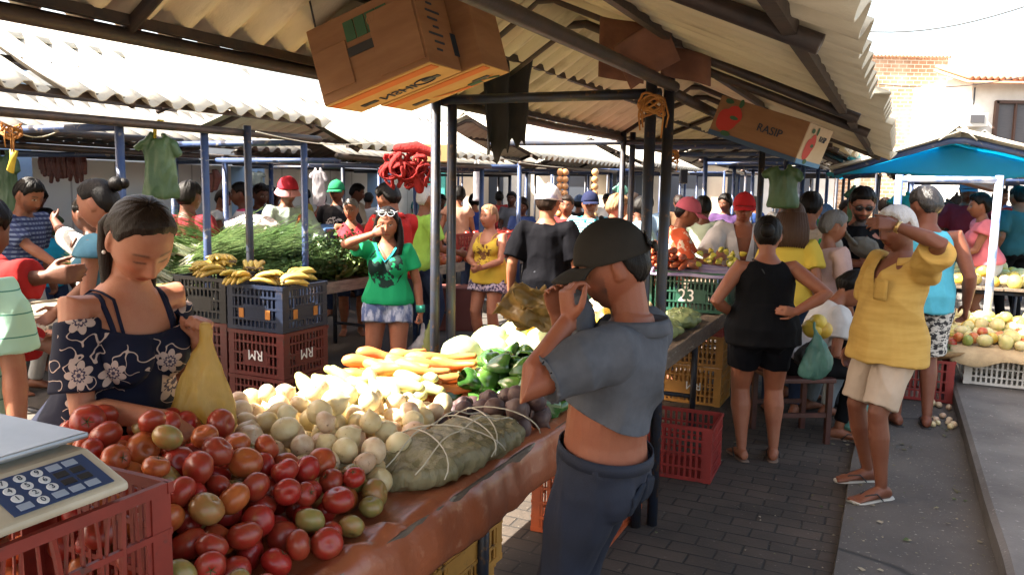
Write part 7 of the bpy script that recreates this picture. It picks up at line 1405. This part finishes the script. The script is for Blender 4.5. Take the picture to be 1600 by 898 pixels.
PLACE = {430: 'left of the bucket hat', 575: 'far behind the red polo man', 690: 'in the gap beside the lime tee man', 716: 'left of the yellow strap top woman', 742: 'far off above the yellow strap top', 800: 'far down the sunny aisle', 817: 'left of the white cap man', 886: 'right of the white cap man', 905: 'far behind the striped polo man', 985: 'behind the paired posts', 1012: 'far behind the pink cap seller', 1000: 'just right of the paired posts', 1135: 'between the two red and pink caps', 1226: 'far behind the hanging green bags', 1292: 'left of the bearded man', 1275: 'behind the vest man', 1562: 'beyond the pink top woman', 1385: 'between bearded man and turquoise tank', 345: 'before the white tiles', 405: 'behind the printed sack', 422: 'further left of the bucket hat', 1062: 'far behind the pink cap', 660: 'deep behind the lime tee man', 478: 'behind the bucket hat man', 780: 'at the far end of the aisle', 950: 'deep behind the curly youth', 1180: 'deep behind the red cap seller', 1320: 'deep behind the pink tee person', 555: 'behind the elderly red top woman', 1590: 'furthest at the right edge', 512: 'deep behind the green cap', 610: 'deep behind the sunglasses woman'}
rf = random.Random(21)
for px, d, fc, cn, c in FAR:
    x, y = at(px, d); sk_ = rf.choice([SK_M, SK_T, SK_D, SK_D]); fem = rf.random() < .45
    p = Person('distant shopper in a %s top %s' % (cn, PLACE[px]), x, y, .19 if px > 1450 else 0, face=fc, H=rf.uniform(1.54, 1.70), fem=fem, fat=rf.uniform(0, .2), skin=sk_, vox=.0135, head=(rf.uniform(-5, 25), rf.uniform(-25, 25), 0), Rh=dict(w=(.16, .32, 1.0)) if rf.random() < .5 else None)
    p.shirt(cloth('far_shirt', c), sleeve=rf.choice([.3, .7, .8]), sinf=.02, wr=.008); p.pants(rf.choice([DEN, BLKC]), 2)
    if px in (1292, 905): p.cap(cloth('far_cap', (.10, .16, .30)))
    p.hair(rf.choice([H_BLK, H_BLK, H_DBR]), 'long' if fem else 'short', thick=.018)
# ------------------------------------------------------------------ daylight
w = bpy.data.worlds.new('World'); SC.world = w; w.use_nodes = True
SUN = nrm(A3(-.92, -.22, 1.0)); el = math.asin(SUN[2]); az = math.atan2(SUN[0], SUN[1])
sk = w.node_tree.nodes.new('ShaderNodeTexSky'); sk.sky_type = 'NISHITA'; sk.sun_disc = False; sk.sun_elevation = el; sk.sun_rotation = az; sk.dust_density = 4; sk.air_density = 1.0; sk.ozone_density = 1
bg = w.node_tree.nodes['Background']; bg.inputs[1].default_value = .11; tn = w.node_tree.nodes.new('ShaderNodeMix'); tn.data_type = 'RGBA'; tn.blend_type = 'MULTIPLY'; tn.inputs[0].default_value = 1; tn.inputs[7].default_value = (1.12, .97, .80, 1); w.node_tree.links.new(sk.outputs[0], tn.inputs[6]); w.node_tree.links.new(tn.outputs[2], bg.inputs[0])   # hazy, whitish tropical sky
l = bpy.data.lights.new('sun', 'SUN'); l.energy = 5.0; l.angle = R(.53); l.color = (1, .94, .82); lo = bpy.data.objects.new('sun', l); COL.objects.link(lo)
lo.rotation_euler = Vector(SUN).to_track_quat('Z', 'Y').to_euler()
vs = SC.view_settings; vs.view_transform = 'Standard'; vs.look = 'None'; vs.gamma = 1; vs.use_curve_mapping = False; vs.exposure = 2.7
SC.render.engine = 'CYCLES'; cy = SC.cycles; cy.max_bounces = 10; cy.diffuse_bounces = 5; cy.glossy_bounces = 3; cy.transmission_bounces = 6; cy.transparent_max_bounces = 8; cy.use_denoising = True; cy.sample_clamp_indirect = 8; cy.caustics_reflective = False; cy.caustics_refractive = False
